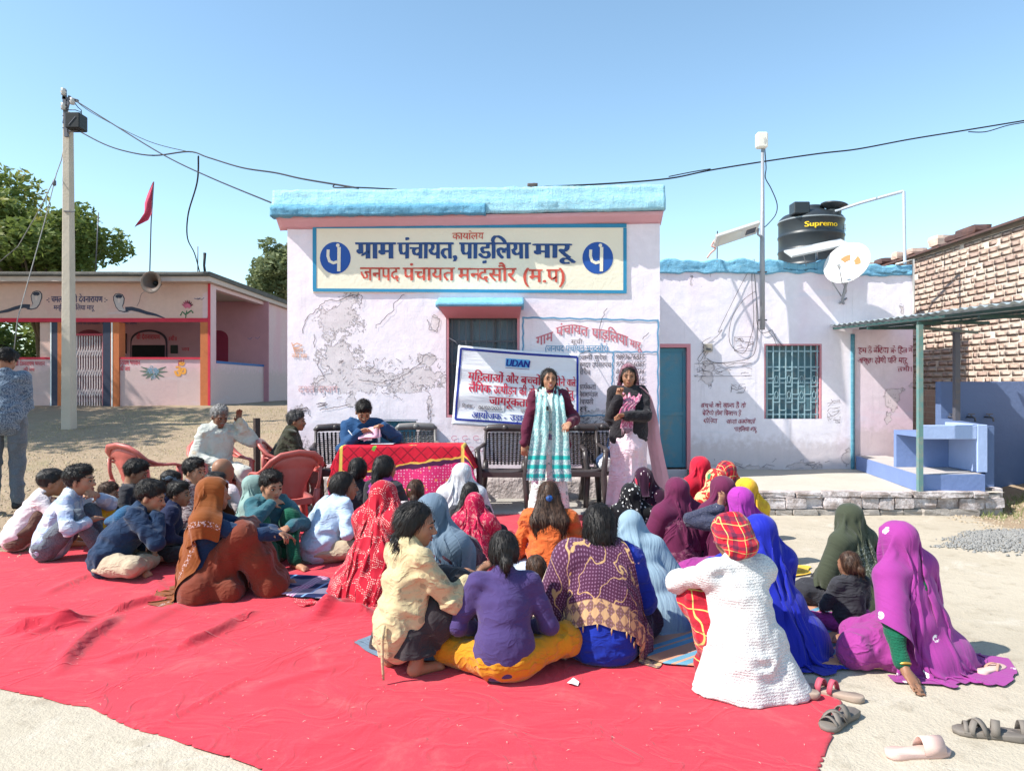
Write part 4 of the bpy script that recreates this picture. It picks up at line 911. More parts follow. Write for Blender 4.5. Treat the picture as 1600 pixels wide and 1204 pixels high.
o = MB().tube([P(401, 653, 8.6), P(402, 790, 8.6)], .042, 8).build('wooden_post', plain('dark_wood', (.07, .05, .045), .9, .3, 10, .01)); tag(o, 'short dark post standing in the dirt between the seated old men', 'post')
# ================================================================ TEMPLE
YT = 18.6; TXR = P(329, 0, YT).x; TXL = P(-60, 0, YT).x - 4; ZB = .80; YTB = 26.0
tx = lambda px: (px - CX) * YT / FPX
tz = lambda py: CH - (py - CY) * YT / FPX
temple = tag(empty('temple_building', (tx(150), YT, ZB)), 'pink flat-roofed village temple with cobra paintings and a folding gate, left background', 'building')
M_TP = m_wall('temple_pink', (.64, .44, .45), zbase=.9, low=.25, dirtlow=(.5, .38, .34))
M_TPU = m_wall('temple_peach', (.62, .41, .355), zbase=-2)
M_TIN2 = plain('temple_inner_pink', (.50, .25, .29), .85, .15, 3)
M_TR = plain('temple_red_line', (.55, .03, .06), .7, .2, 5)
M_ORG = plain('temple_orange', (.50, .15, .055), .7, .2, 7, .004, 30)
M_DPIL = plain('temple_dark_pillar', (.035, .04, .07), .6, .2, 5)
M_SLAB = grimy('mossy_slab', (.10, .095, .09), (.20, .18, .15), .5, 4, .9, .02)
M_LIP = plain('slab_lip', (.52, .42, .38), .9, .15, 5)
Zr = tz(437); Zband = tz(500); Zsill = tz(561)
# roof slab
rough_bar('roof_slab', TXL, TXR + .16, [(YT - .42, Zr + .03), (YT - .42, Zr + .14), (YTB, Zr + .15), (YTB, Zr + .02)], M_SLAB, temple, .25, .03, 71)
MB().box(TXL, TXR + .12, YT - .38, YTB - .05, Zr - .09, Zr + .03).build('slab_underside', M_LIP, temple)
# facade band
wall_grid('facade_band', TXL, TXR, Zband, Zr - .092, YT, .15, M_TPU, temple, [], .004, (), 81)
MB().box(TXL, TXR - .21, YT + .02, YT + .25, Zband, Zr - .092).build('lintel', M_TPU, temple)
MB().box(TXL, TXR - .01, YT - .02, YT, Zband - .05, Zband + .05).build('red_line', M_TR, temple)
MB().box(TXR - .06, TXR, YT - .025, YT - .001, ZB, Zr - .1).build('red_line', M_TR, temple)
cols = [(80, 90, M_DPIL), (90, 101, M_ORG), (161, 173, M_DPIL), (173, 186, M_ORG), (313, 325, M_ORG)]
for a_, b_, mt in cols: MB().box(tx(a_), tx(b_), YT - .005, YT + .3, ZB, Zband - .052).build('pillar', mt, temple)
for a_, b_ in ((60, 80),): MB().box(tx(a_), tx(b_), YT + .06, YT + .3, Zsill, Zband - .052).build('pillar', M_TPU, temple)
wall_grid('half_wall', tx(-150), tx(80) - .002, ZB, Zsill, YT + .04, .12, M_TP, temple, [], .004, (), 82)
wall_grid('half_wall', tx(168) if False else tx(186) + .002, tx(313) - .002, ZB, Zsill, YT + .04, .12, M_TP, temple, [], .004, (), 83)
MB().box(tx(-150), tx(80) - .002, YT + .045, YT + .25, ZB, Zsill - .003).build('half_wall_core', M_TP, temple)
MB().box(tx(186) + .002, tx(313) - .002, YT + .045, YT + .25, ZB, Zsill - .003).build('half_wall_core', M_TP, temple)
for a_, b_ in ((-150, 80), (186, 313)): MB().box(tx(a_), tx(b_) - .003, YT + .01, YT + .26, Zsill, Zsill + .05).build('sill_line', M_TR, temple)
for a_ in (78.8, 174.2): MB().box(tx(a_), tx(a_) + .03, YT - .012, YT + .02, ZB, Zband - .06).build('edge_line', M_WHITEP, temple)
# rear and inner walls
YI = 22.6; ti = lambda px: (px - CX) * YI / FPX
zi = lambda py: CH - (py - CY) * YI / FPX
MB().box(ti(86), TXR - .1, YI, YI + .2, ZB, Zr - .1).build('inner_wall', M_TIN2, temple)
MB().box(TXL, TXR, YT - .3, YTB, ZB - .5, ZB + .02).build('plinth', M_CONC, temple)
MB().box(TXR - .22, TXR - .02, YI + .01, YTB - .1, ZB, Zr - .1).build('side_wall', M_TP, temple)
# arched shrine opening in the inner wall
def archpts(c, r, top, zb, zspring): 
    return [(c - r, zb), (c - r, zspring)] + [(c - r * math.cos(R(t)), zspring + (top - zspring) * math.sin(R(t)) ** .8) for t in range(10, 180, 10)] + [(c + r, zspring), (c + r, zb)]
AC, AR = ti(233), (ti(262) - ti(205)) / 2
pts = archpts(AC, AR, zi(515), 1.0, zi(535))
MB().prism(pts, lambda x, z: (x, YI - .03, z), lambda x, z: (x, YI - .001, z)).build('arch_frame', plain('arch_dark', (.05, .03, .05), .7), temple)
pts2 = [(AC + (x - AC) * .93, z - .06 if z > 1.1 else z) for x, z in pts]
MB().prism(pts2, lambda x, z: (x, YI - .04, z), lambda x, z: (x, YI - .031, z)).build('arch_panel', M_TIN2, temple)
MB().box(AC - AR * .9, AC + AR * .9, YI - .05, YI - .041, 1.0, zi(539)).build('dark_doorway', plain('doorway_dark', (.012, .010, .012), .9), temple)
lettering('श_ी देवनारायण', 213, 250, 523, 530, YI - .04, M_TR, temple, .02, name='inner_lettering')
lettering('॥श_ी॥', 264, 276, 526, 532, YI, M_TR, temple, .02, name='inner_lettering'); lettering('जय', 284, 296, 543, 548, YI, M_TR, temple, .02, name='inner_lettering')
MB().box(ti(267), ti(278), YI - .03, YI, zi(552), zi(539)).build('niche', M_BLACK, temple)
MB().box(ti(188), ti(198), YI - .03, YI, zi(552), zi(521)).build('dark_niche', plain('niche_dark', (.03, .02, .025), .9), temple)  # plain near-black box set on the inner wall, left of the arch
pts = archpts(ti(140), (ti(158) - ti(112)) / 2, zi(515), 1.0, zi(535)); MB().prism(pts, lambda x, z: (x, YI - .03, z), lambda x, z: (x, YI - .001, z)).build('arch_frame', plain('arch_maroon', (.20, .04, .07), .8), temple)
lettering('॥ जय श_ी देवनारायण ॥', 118, 161, 503.5, 507, YI - .01, M_NAVY, temple, .0, name='inner_lettering'); lettering('शुभ लाभ', 192, 214, 503.5, 507, YI - .01, M_NAVY, temple, .0, name='inner_lettering')
# folding gate
gate = empty('folding_gate', (tx(129), YT + .1, ZB)); gate.parent = temple; gate.location = gate.location - temple.location
M_GB = grimy('gate_pale_paint', (.60, .50, .50), (.35, .20, .18), .4, 9)
M_GR = plain('gate_red', (.40, .05, .07), .6, .15)
gx0, gx1, gz0, gz1 = tx(101.5), tx(160), ZB + .06, tz(524)
for i in range(14):
    x = gx0 + .05 + (gx1 - gx0 - .1) * i / 13
    MB().bar((x, YT + .1, gz0), (x, YT + .1, gz1), .022, .03).build('bar', M_GB, gate)
wd = (gx1 - gx0 - .1) / 13
for z in (gz0 + .25, gz0 + .75, gz0 + 1.25):
    m = MB()
    for i in range(13):
        x = gx0 + .05 + wd * i
        m.bar((x, YT + .075, z), (x + wd, YT + .075, z + .22), .014, .006, (0, 1, 0)); m.bar((x, YT + .085, z + .22), (x + wd, YT + .085, z), .014, .006, (0, 1, 0))
    m.build('lattice', M_GB, gate)
m = MB(); m.box(gx0, gx1, YT + .06, YT + .14, gz1, gz1 + .05); m.box(gx0, gx1, YT + .06, YT + .14, ZB + .02, gz0); m.box(gx0, gx0 + .035, YT + .06, YT + .14, gz0, gz1); m.box(gx1 - .035, gx1, YT + .06, YT + .14, gz0, gz1); m.build('gate_frame', M_GR, gate)
# painted band: writing, cobras, lotus
M_TN = plain('temple_navy', (.03, .04, .12), .7, .2)
lettering('-: चमला', 73, 100, 463, 472, YT, M_TN, temple, .03, name='band_lettering'); lettering('श_ी देवनारायण :-', 112, 168, 463, 472, YT, M_TN, temple, .03, name='band_lettering')
lettering('मन्दिर पाडलिया मारू', 84, 148, 477, 484, YT, M_TN, temple, .02, name='band_lettering')
M_HOOD = plain('cobra_hood', (.50, .42, .42), .8, .15); M_HOOD2 = plain('cobra_belly', (.62, .50, .48), .8, .1)
for sgn, cx_, cy_ in ((1, 186, 473), (-1, 57, 469)):
    hood = [(cx_ + sgn * x, cy_ + y) for x, y in [(-9, -4), (-9, -10), (-6, -14), (0, -15), (6, -13), (9, -7), (8, 0), (6, 6), (8, 10), (16, 14), (8, 15), (0, 13), (-5, 7)]]
    disc(hood, YT, M_DPIL, temple, 'cobra_outline', .003); disc([(cx_ + (x - cx_) * .84, cy_ + (y - cy_) * .9 - .3) for x, y in hood], YT, M_HOOD, temple, 'cobra_hood', .006)
    disc(circ(cx_, cy_ - 10, 5.5, 3), YT, M_DPIL, temple, 'cobra_head', .009); disc(circ(cx_ - sgn * 0, cy_ - 4, 2, 4.5), YT, M_HOOD2, temple, 'cobra_belly', .009)
    body = [(cx_ + sgn * x, cy_ + y) for x, y in [(10, 10), (20, 9), (32, 12), (44, 16), (58, 19), (74, 25)]]
    strokes([(body, [7, 6, 5.5, 5, 3.5, 1])], YT, M_DPIL, temple, 'cobra_tail', .007)
strokes([([(290, 497), (292, 485)], 1.6), ([(291, 492), (285, 487), (282, 493)], 2.4), ([(292, 490), (299, 485), (302, 489)], 2.4)], YT, plain('painted_leaf', (.06, .14, .07), .8), temple, 'lotus_stem', .005)
m = []
for i in range(7):
    a_ = R(-150 + 20 * i); m.append(([(293 + 2 * math.cos(a_), 482 + 1.5 * math.sin(a_)), (293 + 9 * math.cos(a_) * 1.1, 481 + 12 * math.sin(a_)), (293 + 5 * math.cos(a_) + .5, 481 + 7 * math.sin(a_))], [3, 1.4, 2.5]))
strokes(m, YT, plain('painted_lotus', (.60, .14, .22), .8), temple, 'lotus_flower', .007)
lettering('श_ी देवनारायण भगवान', 24, 70, 565, 571, YT + .04, M_TR, temple, .02, name='wall_lettering'); lettering('की जय', 37, 54, 575, 580, YT + .04, M_TR, temple, .02, name='wall_lettering')
lettering('श_ी देवनारायण भगवान', 171, 219, 563, 570, YT + .04, M_TR, temple, .02, name='wall_lettering'); lettering('की जय', 187, 203, 573, 579, YT + .04, M_TR, temple, .02, name='wall_lettering')
lettering('हरि', 278, 288, 563, 571, YT + .04, M_TR, temple, .02, name='wall_lettering'); lettering('ॐ', 273, 290, 572, 590, YT + .04, plain('om_orange', (.78, .33, .06), .7), temple, .06, name='om_sign')
r_ = random.Random(8); fl = []
for i in range(16): fl.append((circ(240 + r_.gauss(0, 4.5), 577 + r_.gauss(0, 4.0), 2.3, 2.1, 8), 1.1, True))
strokes(fl, YT + .04, plain('painted_grey_blue', (.20, .30, .40), .8), temple, 'flower_painting', .006)
strokes([([(240 + 3 * math.cos(R(a_)), 581 + 2 * math.sin(R(a_))), (240 + 12 * math.cos(R(a_)), 580 + 9 * math.sin(R(a_))), (240 + 22 * math.cos(R(a_)), 579 + 15 * math.sin(R(a_)))], [2.5, 3.2, .6]) for a_ in (-25, 5, 40, 65, 100, 125, 150, 178, 205)], YT + .04, plain('painted_dark_leaf', (.13, .16, .13), .8), temple, 'flower_painting', .0045)
# side face (facing +x)
def side(px, py, nrm=False):   # point on the plane x = TXR seen through that spot
    if nrm: return Vector((1, 0, 0))
    y = TXR * FPX / (px - CX); return Vector((TXR, y, CH - (py - CY) * y / FPX))
ya, yb_ = 18.95, side(415, 500).y
zo0, zo1 = 2.02, 3.86
M_SW = M_TP
m = MB(); m.box(TXR - .2, TXR, YT, ya, ZB - .3, Zr - .1); m.box(TXR - .2, TXR, ya, yb_, ZB - .3, zo0); m.box(TXR - .2, TXR, ya, yb_, zo1, Zr - .1); m.box(TXR - .2, TXR, yb_, YTB, ZB - .3, Zr - .1); m.build('side_wall', M_SW, temple)
m = MB(); m.box(TXR - .1, TXR + .012, ya, yb_, zo0 - .05, zo0 + .012); m.box(TXR - .1, TXR + .012, yb_ - .001, yb_ + .06, zo0 - .05, zo1); m.build('blue_line', plain('side_blue', (.04, .12, .32), .7), temple)
yc_ = YI + .0
# inner wall lettering seen through the side opening
lettering('ॐ', 371, 386, 547, 566, YI, M_TR, temple, .06, name='om_sign')
lettering('जय बजरंग बली की जय हो मंगल', 336, 411, 490, 496, YI, M_TN, temple, .01, name='inner_lettering'); lettering('श_ी देवनारायण जी की कृपा', 336, 411, 498, 504, YI, M_TN, temple, .01, name='inner_lettering')
pts = archpts(ti(341), (ti(357) - ti(325)) / 2, zi(516), 1.0, zi(530)); MB().prism(pts, lambda x, z: (x, YI - .03, z), lambda x, z: (x, YI - .001, z)).build('arch_frame', plain('arch_wine', (.22, .02, .05), .8), temple)
MB().box(ti(337), ti(420), YI - .02, YI + .02, ZB, Zr - .1).build('inner_wall', M_TIN2, temple)
strokes([([(x + math.cos(i) * 2, y), (x + 6, y + 2), (x + 9, y - 1)], .8) for i, (x, y) in enumerate([(385, 528), (397, 527), (304, 466), (310, 466)])], YT, M_TN, temple, 'scribble', .004)
# ledge in front
o = MB().box(tx(-60), tx(292), YT - 1.1, YT - .3, ZB - .4, ZB + .03).build('pavement', plain('pale_ledge', (.50, .45, .38), .9, .15, 4)); tag(o, kind='structure')
# loudspeaker horn
hc = P(237, 441, YT - .75)
sp = tag(empty('loudspeaker_horn', hc), 'rusty horn loudspeaker hung from the temple roof slab', 'loudspeaker')
Mh = Matrix.Rotation(R(90), 3, 'X') @ Matrix.Rotation(R(-6), 3, 'Y')
MB().lathe([(.03, -.38), (.05, -.30), (.09, -.15), (.17, -.04), (.255, .02), (.27, .03), (.262, .035), (.16, -.03), (.08, -.14), (.03, -.28)], hc, 28, M=Mh).build('horn', grimy('horn_paint', (.10, .075, .065), (.13, .06, .035), .7, 7), sp, True)
MB().lathe([(.001, -.10), (.05, -.13), (.06, -.25), (.001, -.26)], hc, 16, M=Mh).build('driver', M_BLACK, sp, True)
MB().tube([hc + Vector((0, .3, .05)), hc + Vector((0, .35, .25))], .015, 6).build('bracket', M_DSTEEL, sp, True)
o = strokes([([(hc.x, 0), (0, 0)], 1)], YT, M_DSTEEL, temple, 'x') ; bpy.data.objects.remove(o)
wire('wire', [P(237, 452, YT - .8), P(222, 458, YT - .3), P(218, 470, YT - .05), P(214, 478, YT - .03)], .008, 'thin wire hanging below the horn loudspeaker', 'wire')
# flag on the roof
fp = tag(empty('temple_flag', P(235, 425, YT + 1)), 'torn red pennant on a thin pole above the temple roof', 'flag')
YF = YT + 1; MB().tube([P(234, 426, YF), P(236, 350, YF), P(240, 284, YF)], .016, 6).build('pole', M_DSTEEL, fp, True)
fpts = [(239.5, 284), (232, 300), (227, 312), (226, 322), (227, 331), (220, 342), (209, 353), (210, 357), (213, 349), (222, 349), (231, 344), (232, 335), (238, 330)]
V = []; F_ = []
rows = 16
Lx = np.interp(np.linspace(0, 1, rows), [0, .25, .45, .65, .8, .92, 1], [239, 231, 226, 226, 219, 212, 209.5]); Rx = np.interp(np.linspace(0, 1, rows), [0, .25, .45, .65, .8, .92, 1], [240, 239.8, 239, 238, 232, 220, 211])
Ly = np.linspace(284, 357, rows); Ry = np.interp(np.linspace(0, 1, rows), [0, .65, .8, 1], [284, 331, 344, 354])
for i in range(rows):
    for k in range(7):
        t = k / 6; p = P(Lx[i] * (1 - t) + Rx[i] * t, Ly[i] * (1 - t) + Ry[i] * t, YF + .06 * math.sin(t * 7 + i * .35) * (1 - t * .6)); V.append(p)
F_ = grid_faces(7, rows)
mesh_obj('pennant', V, F_, plain('flag_red', (.55, .06, .12), .7, .25, 6), fp, True)
for x, y0, y1, l in ((154, 332, 425, 'thin bamboo rod standing on the temple roof before the tree'), (309, 385, 428, 'thin rod on the temple roof by the dropping cable')):
    o = MB().tube([P(x - 5 if x < 200 else x, y1, YT + .6), P(x, y0, YT + .6)], .014, 5).build('rod', M_DSTEEL, None, True); tag(o, l, 'rod')
o = MB().tube([P(321, 430, YT + .3), P(319, 415, YT + .3), P(320, 395, YT + .3)], [.035, .03, .04], 6).build('rebar_stub', M_BLACK, None, True); tag(o, 'short dark upright stub at the temple roof corner', 'rod')
# ================================================================ TREES
def tree(name, base, h, rad, seed, nleaf, leaf, label, mat, squash=.8, trunk_h=.35, nclump=34, offs=(0, 0), tr=.25, grp=None, sparse=0):
    r = np.random.default_rng(seed); rr = random.Random(seed); base = Vector(base)
    t = tag(empty(name, base), label, 'tree', grp)
    m = MB(); top = base + Vector((offs[0], offs[1], h * trunk_h))
    m.tube([base - Vector((0, 0, .3)), base + (top - base) * .5 + Vector((rr.uniform(-.2, .2), 0, 0)), top], [tr, tr * .8, tr * .62], 9)
    cc = base + Vector((offs[0] * 1.6, offs[1] * 1.6, h - rad * squash)); cl = []
    for i in range(nclump):
        d = r.normal(size=3); d /= np.linalg.norm(d); d[2] = d[2] * .85 + .12
        q = np.array(cc) + d * np.array([rad, rad, rad * squash]) * r.uniform(.45, .98) ; cl.append((q, rad * r.uniform(.20, .38)))
        if i % 2 == 0:
            mid = top.lerp(Vector(q), .5) + Vector((0, 0, rr.uniform(-.1, .3))); m.tube([top - (top - base) * rr.uniform(0, .25), mid, Vector(q)], [tr * .4, tr * .22, .02], 6, False)
    m.build('trunk', M_BARK, t, True)
    w = np.array([c[1] ** 2.2 for c in cl]); w /= w.sum(); k = r.choice(len(cl), nleaf, p=w)
    C = np.array([c[0] for c in cl])[k]; S = np.array([c[1] for c in cl])[k]
    d = r.normal(size=(nleaf, 3)); d /= np.linalg.norm(d, axis=1)[:, None]
    Pp = C + d * (S * r.uniform(.35, 1.08, nleaf) ** .6)[:, None] * np.array([1, 1, .75])
    a1 = r.normal(size=(nleaf, 3)); a1[:, 2] *= .5; a1 /= np.linalg.norm(a1, axis=1)[:, None]; a2 = np.cross(a1, r.normal(size=(nleaf, 3))); a2 /= np.linalg.norm(a2, axis=1)[:, None]
    L = (leaf * r.uniform(.6, 1.25, nleaf))[:, None]; Wd = L * .42
    V = np.stack([Pp - a1 * L, Pp + a2 * Wd + a1 * L * .1, Pp + a1 * L, Pp - a2 * Wd + a1 * L * .1], 1).reshape(-1, 3); F_ = np.arange(4 * nleaf).reshape(-1, 4)
    o = mesh_obj('crown', V, F_, mat, t); o['kind'] = 'stuff'
    return t
M_BARK = plain('bark', (.12, .09, .065), .95, .3, 6, .02, 15)
def leafm(name, c1, c2, c3):
    a = NM(name, .55, .35); v = a.co(); n1 = a.noise(v, .8, 3, .6); n2 = a.noise(v, 9, 2, .8)
    col = a.mix(a.step(n2, .3, .7), c1, c2); col = a.mix(a.m('MULTIPLY', a.step(n1, .55, .7), .8), col, c3)
    m_ = a.out(col); tb = a.N.new('ShaderNodeBsdfTranslucent'); a.L.new(col, tb.inputs[0]); mx = a.N.new('ShaderNodeMixShader'); mx.inputs[0].default_value = .4
    a.L.new(a.b.outputs[0], mx.inputs[1]); a.L.new(tb.outputs[0], mx.inputs[2]); a.L.new(mx.outputs[0], a.N['Material Output'].inputs[0]); return m_
ML1 = leafm('leaf_neem', (.12, .165, .04), (.20, .25, .06), (.36, .31, .07)); ML2 = leafm('leaf_pale', (.17, .21, .09), (.25, .28, .14), (.30, .29, .16))
tree('broad_tree', (-20.8, 27, .9), 8.7, 4.3, 11, 30000, .17, 'big dense green tree rising behind the temple at the left edge', ML1, .78, .3, 60, tr=.4)
tree('broad_tree', (-15.9, 25.5, .9), 6.9, 2.5, 13, 12000, .14, 'lower spreading tree behind the temple roof, right of the big tree', ML1, .62, .35, 34, (-.4, 0), .22)
tree('broad_tree', (-25, 34, .9), 6.2, 4.5, 17, 14000, .2, 'dark tree seen through the temple opening at the far left', ML1, .9, .3, 40, tr=.3)
tree('slender_tree', (-9.3, 30, .9), 6.7, 1.7, 19, 7000, .13, 'loose pale green tree between the temple and the office', ML2, 1.1, .4, 30, (0, 0), .13)
tree('broad_tree', (-16.0, 12.4, .85), 8.2, 3.6, 23, 16000, .15, 'leafy tree beyond the left edge that throws dappled shade on the slope', ML1, .6, .5, 38, tr=.3)
tree('broad_tree', (-19.6, 17.2, .85), 8.6, 3.4, 31, 11000, .15, 'second leafy tree beyond the left edge shading the temple front', ML1, .6, .5, 34, tr=.3)
tree('slender_tree', (-6.4, 42, .9), 9.9, 1.2, 29, 2500, .13, 'treetop just showing above the office parapet', ML2, .6, .6, 12, (0, 0), .12)
# ================================================================ CARPET, MATS
def inpoly(x, y, poly):
    c = np.zeros(np.shape(x), bool); n = len(poly)
    for i in range(n):
        x1, y1 = poly[i]; x2, y2 = poly[(i + 1) % n]
        t = ((y1 > y) != (y2 > y)) & (x < (x2 - x1) * (y - y1) / (y2 - y1 + 1e-12) + x1); c ^= t
    return c
def cloth_ground(name, px_poly, mat, hfun, thick=.004, st=.03, kind=None, smoothb=True, uvs=1.0, z=0.004, j=.0):
    pl = [G(x, y) for x, y in px_poly]; bm = bmesh.new(); vs = [bm.verts.new(p) for p in pl]
    # densify and subdivide by a clipped grid
    bm.free(); x0, x1 = min(p.x for p in pl), max(p.x for p in pl); y0, y1 = min(p.y for p in pl), max(p.y for p in pl)
    nx = int((x1 - x0) / st) + 2; ny = int((y1 - y0) / st) + 2; xs = np.linspace(x0, x1, nx); ys = np.linspace(y0, y1, ny)
    Xc, Yc = np.meshgrid(xs, ys); poly = [(p.x, p.y) for p in pl]
    # pull the nearest grid points onto the outline, so the edge is smooth
    ins = inpoly(Xc, Yc, poly); best = np.full(Xc.shape, 9.); bx = Xc.copy(); by = Yc.copy()
    for i in range(len(poly)):
        (ax_, ay_), (bx_, by_) = poly[i], poly[(i + 1) % len(poly)]; dx, dy = bx_ - ax_, by_ - ay_; L = dx * dx + dy * dy + 1e-9
        t = np.clip(((Xc - ax_) * dx + (Yc - ay_) * dy) / L, 0, 1); qx, qy = ax_ + t * dx, ay_ + t * dy; d = np.hypot(Xc - qx, Yc - qy); m_ = d < best; best[m_] = d[m_]; bx[m_] = qx[m_]; by[m_] = qy[m_]
    sx, sy = xs[1] - xs[0], ys[1] - ys[0]; near = best < .62 * max(sx, sy); Xn = np.where(near, bx, Xc); Yn = np.where(near, by, Yc); ok = ins | near
    f = ok[:-1, :-1] & ok[1:, :-1] & ok[:-1, 1:] & ok[1:, 1:]
    if j: Xn = Xn + fbm(np.stack([Xn * 3, Yn * 3, Xn * 0], -1), 3, 8) * j; Yn = Yn + fbm(np.stack([Xn * 3, Yn * 3, Xn * 0 + 7], -1), 3, 8) * j
    Zn = z + hfun(Xn, Yn) if hfun else np.full(Xn.shape, z); Zn = Zn + hz(Xn, Yn)
    o = mesh_obj(name, np.stack([Xn, Yn, Zn], -1).reshape(-1, 3), grid_faces(nx, ny, f), mat, None, True, uv=np.stack([Xn * uvs, Yn * uvs], -1).reshape(-1, 2))
    bm = bmesh.new(); bm.from_mesh(o.data); bmesh.ops.delete(bm, geom=[v for v in bm.verts if not v.link_faces], context='VERTS'); bm.to_mesh(o.data); bm.free()
    m_ = o.modifiers.new('thick', 'SOLIDIFY'); m_.thickness = thick; m_.offset = -1
    return o
def ridge(X_, Y_, a, b, h, w, curve=0, asym=1.0):
    """one wrinkle from a to b (ground points), soft on one side"""
    ax_, ay_ = a; dx, dy = b[0] - a[0], b[1] - a[1]; L = math.hypot(dx, dy); ux, uy = dx / L, dy / L
    s = (X_ - ax_) * ux + (Y_ - ay_) * uy; d = -(X_ - ax_) * uy + (Y_ - ay_) * ux; d = d - curve * np.sin(np.clip(s / L, 0, 1) * 3.14159) - fbm(np.stack([s * 2.5, s * 0, s * 0], -1), 2, int(abs(ax_ * 50))) * .025
    e = np.clip(s / (.25 * L), 0, 1) * np.clip((L - s) / (.25 * L), 0, 1); w_ = np.where(d > 0, w, w * asym)
    return h * e * np.exp(-(d / w_) ** 2)
g2 = lambda px, py: (G(px, py).x, G(px, py).y)
RID = [(g2(0, 990), g2(140, 975), .07, .06, .02), (g2(20, 1000), g2(170, 960), .03, .04, 0), (g2(80, 1060), g2(190, 960), .05, .055, .02), (g2(160, 965), g2(262, 935), .045, .05, .03), (g2(0, 955), g2(105, 955), .03, .035, 0),
       (g2(265, 1018), g2(368, 975), .045, .045, -.02), (g2(340, 985), g2(400, 955), .03, .06, 0), (g2(480, 960), g2(590, 965), .07, .08, .02), (g2(470, 975), g2(560, 940), .05, .07, 0), (g2(60, 935), g2(150, 895), .02, .05, 0), (g2(150, 1040), g2(260, 1010), .02, .06, 0),
       (g2(240, 1140), g2(400, 1052), .016, .013, 0), (g2(400, 1052), g2(520, 1005), .010, .02, 0), (g2(380, 1085), g2(560, 1035), .012, .05, 0), (g2(200, 990), g2(300, 940), .02, .08, 0), (g2(430, 1180), g2(700, 1100), .006, .05, 0), (g2(700, 1180), g2(1000, 1090), .006, .06, 0), (g2(230, 900), g2(260, 930), .02, .05, 0)]
def carpet_h(X_, Y_):
    h = .004 + fbm(np.stack([X_ * 1.1, Y_ * 1.1, X_ * 0], -1), 3, 55) * .009 + fbm(np.stack([X_ * 5, Y_ * 5, X_ * 0], -1), 3, 57) * .0025
    for a_, b_, hh, w_, c_ in RID: h = h + ridge(X_, Y_, a_, b_, hh * 1.0, w_ * 1.0, c_, .62)
    return np.maximum(h, .0015)
CARPET = [(-420, 866), (20, 862), (120, 850), (480, 806), (640, 803), (780, 799), (905, 800), (960, 806), (1010, 860), (1090, 990), (1312, 1096), (1308, 1120), (1298, 1150), (1290, 1180), (1282, 1225), (1278, 1290), (540, 1290), (395, 1204), (352, 1188), (300, 1172), (240, 1150), (185, 1128), (135, 1105), (110, 1103), (60, 1090), (0, 1075), (-420, 1010)]
a = NM('carpet_red_felt', .95, .08); v = a.co(); n1 = a.noise(v, 2.2, 5, .6); n2 = a.noise(v, 140, 3, .7); n3 = a.noise(a.map(v, (3, 60, 3), rot=(0, 0, .45)), 1, 3, .6)
col = a.mix(n1, (.43, .016, .033), (.55, .030, .054)); col = a.mix(a.m('MULTIPLY', n2, .3), col, (.66, .10, .12)); col = a.mix(a.m('MULTIPLY', a.step(n3, .55, .8), .12), col, (.72, .22, .22))
dust = a.noise(v, 3.5, 6, .7, .5); cr = a.noise(a.vadd(v, a.noisec(v, 1.5, 2), .5), 2.6, 3, .5, 1.2); crz = a.m('SUBTRACT', 1, a.m('MULTIPLY', a.m('ABSOLUTE', a.m('SUBTRACT', cr, .5)), 14), clamp=True); a.bump(crz, .0045, .9); col = a.mix(a.m('MULTIPLY', a.step(dust, .50, .78), .20), col, (.60, .28, .24))
lint = a.step(a.vor(v, 9, rnd=1), .022, .012); col = a.mix(a.m('MULTIPLY', lint, .75), col, (.72, .55, .5))
try: a.b.inputs['Sheen Weight'].default_value = .12
except Exception: pass
a.bump(n2, .0016, .8); a.bump(n1, .01, .5); M_CAR = a.out(col)
cpt = tag(cloth_ground('carpet', CARPET, M_CAR, carpet_h, .004, .019, j=.03), 'large wrinkled red felt carpet spread over the yard in front of the office', 'carpet')
def stripes_mat():
    a = NM('mat_orange_blue', .8, .15); v = a.co(); u = a.sep(a.map(v, rot=(0, 0, .9)))[0]; x = a.m('FRACT', a.m('MULTIPLY', u, 5.2)); n = a.noise(v, 12, 4)
    col = a.mix(a.step(x, .40, .42), (.60, .26, .14), (.07, .30, .45)); col = a.mix(a.m('MULTIPLY', a.step(x, .60, .61), a.step(x, .70, .69)), col, (.62, .30, .18)); col = a.mix(a.step(x, .90, .92), col, (.60, .26, .14))
    a.bump(a.wave(v, 60), .001); return a.out(a.mix(a.m('MULTIPLY', n, .3), col, (.5, .45, .4)))
MS = stripes_mat()
mt = tag(cloth_ground('striped_mat', [(905, 1000), (1010, 960), (1240, 940), (1420, 1000), (1530, 1042), (1500, 1055), (1350, 1049), (1225, 1036), (1160, 1050), (1040, 1042)], MS, lambda X_, Y_: .016 + fbm(np.stack([X_ * 2, Y_ * 2, X_ * 0], -1), 2, 66) * .006, .004, .035), 'orange and blue striped plastic mat under the women on the right', 'mat')
mt2 = tag(cloth_ground('blue_chequered_cloth', [(440, 905), (510, 905), (560, 925), (565, 948), (520, 948), (480, 940), (425, 932)], fabric_chk() if False else plain('blue_checked_cloth', (.03, .04, .12), .85, .2), lambda X_, Y_: .028 + fbm(np.stack([X_ * 6, Y_ * 6, X_ * 0], -1), 3, 69) * .03, .004, .02), 'folded navy cloth with white and pink stripes on the carpet beside the rust veil', 'cloth')
a = NM('navy_striped_cloth', .85, .12); v = a.co(); u = a.sep(a.map(v, rot=(0, 0, .25)))[0]; x = a.m('FRACT', a.m('MULTIPLY', u, 3.2)); y = a.m('FRACT', a.m('MULTIPLY', u, 40))
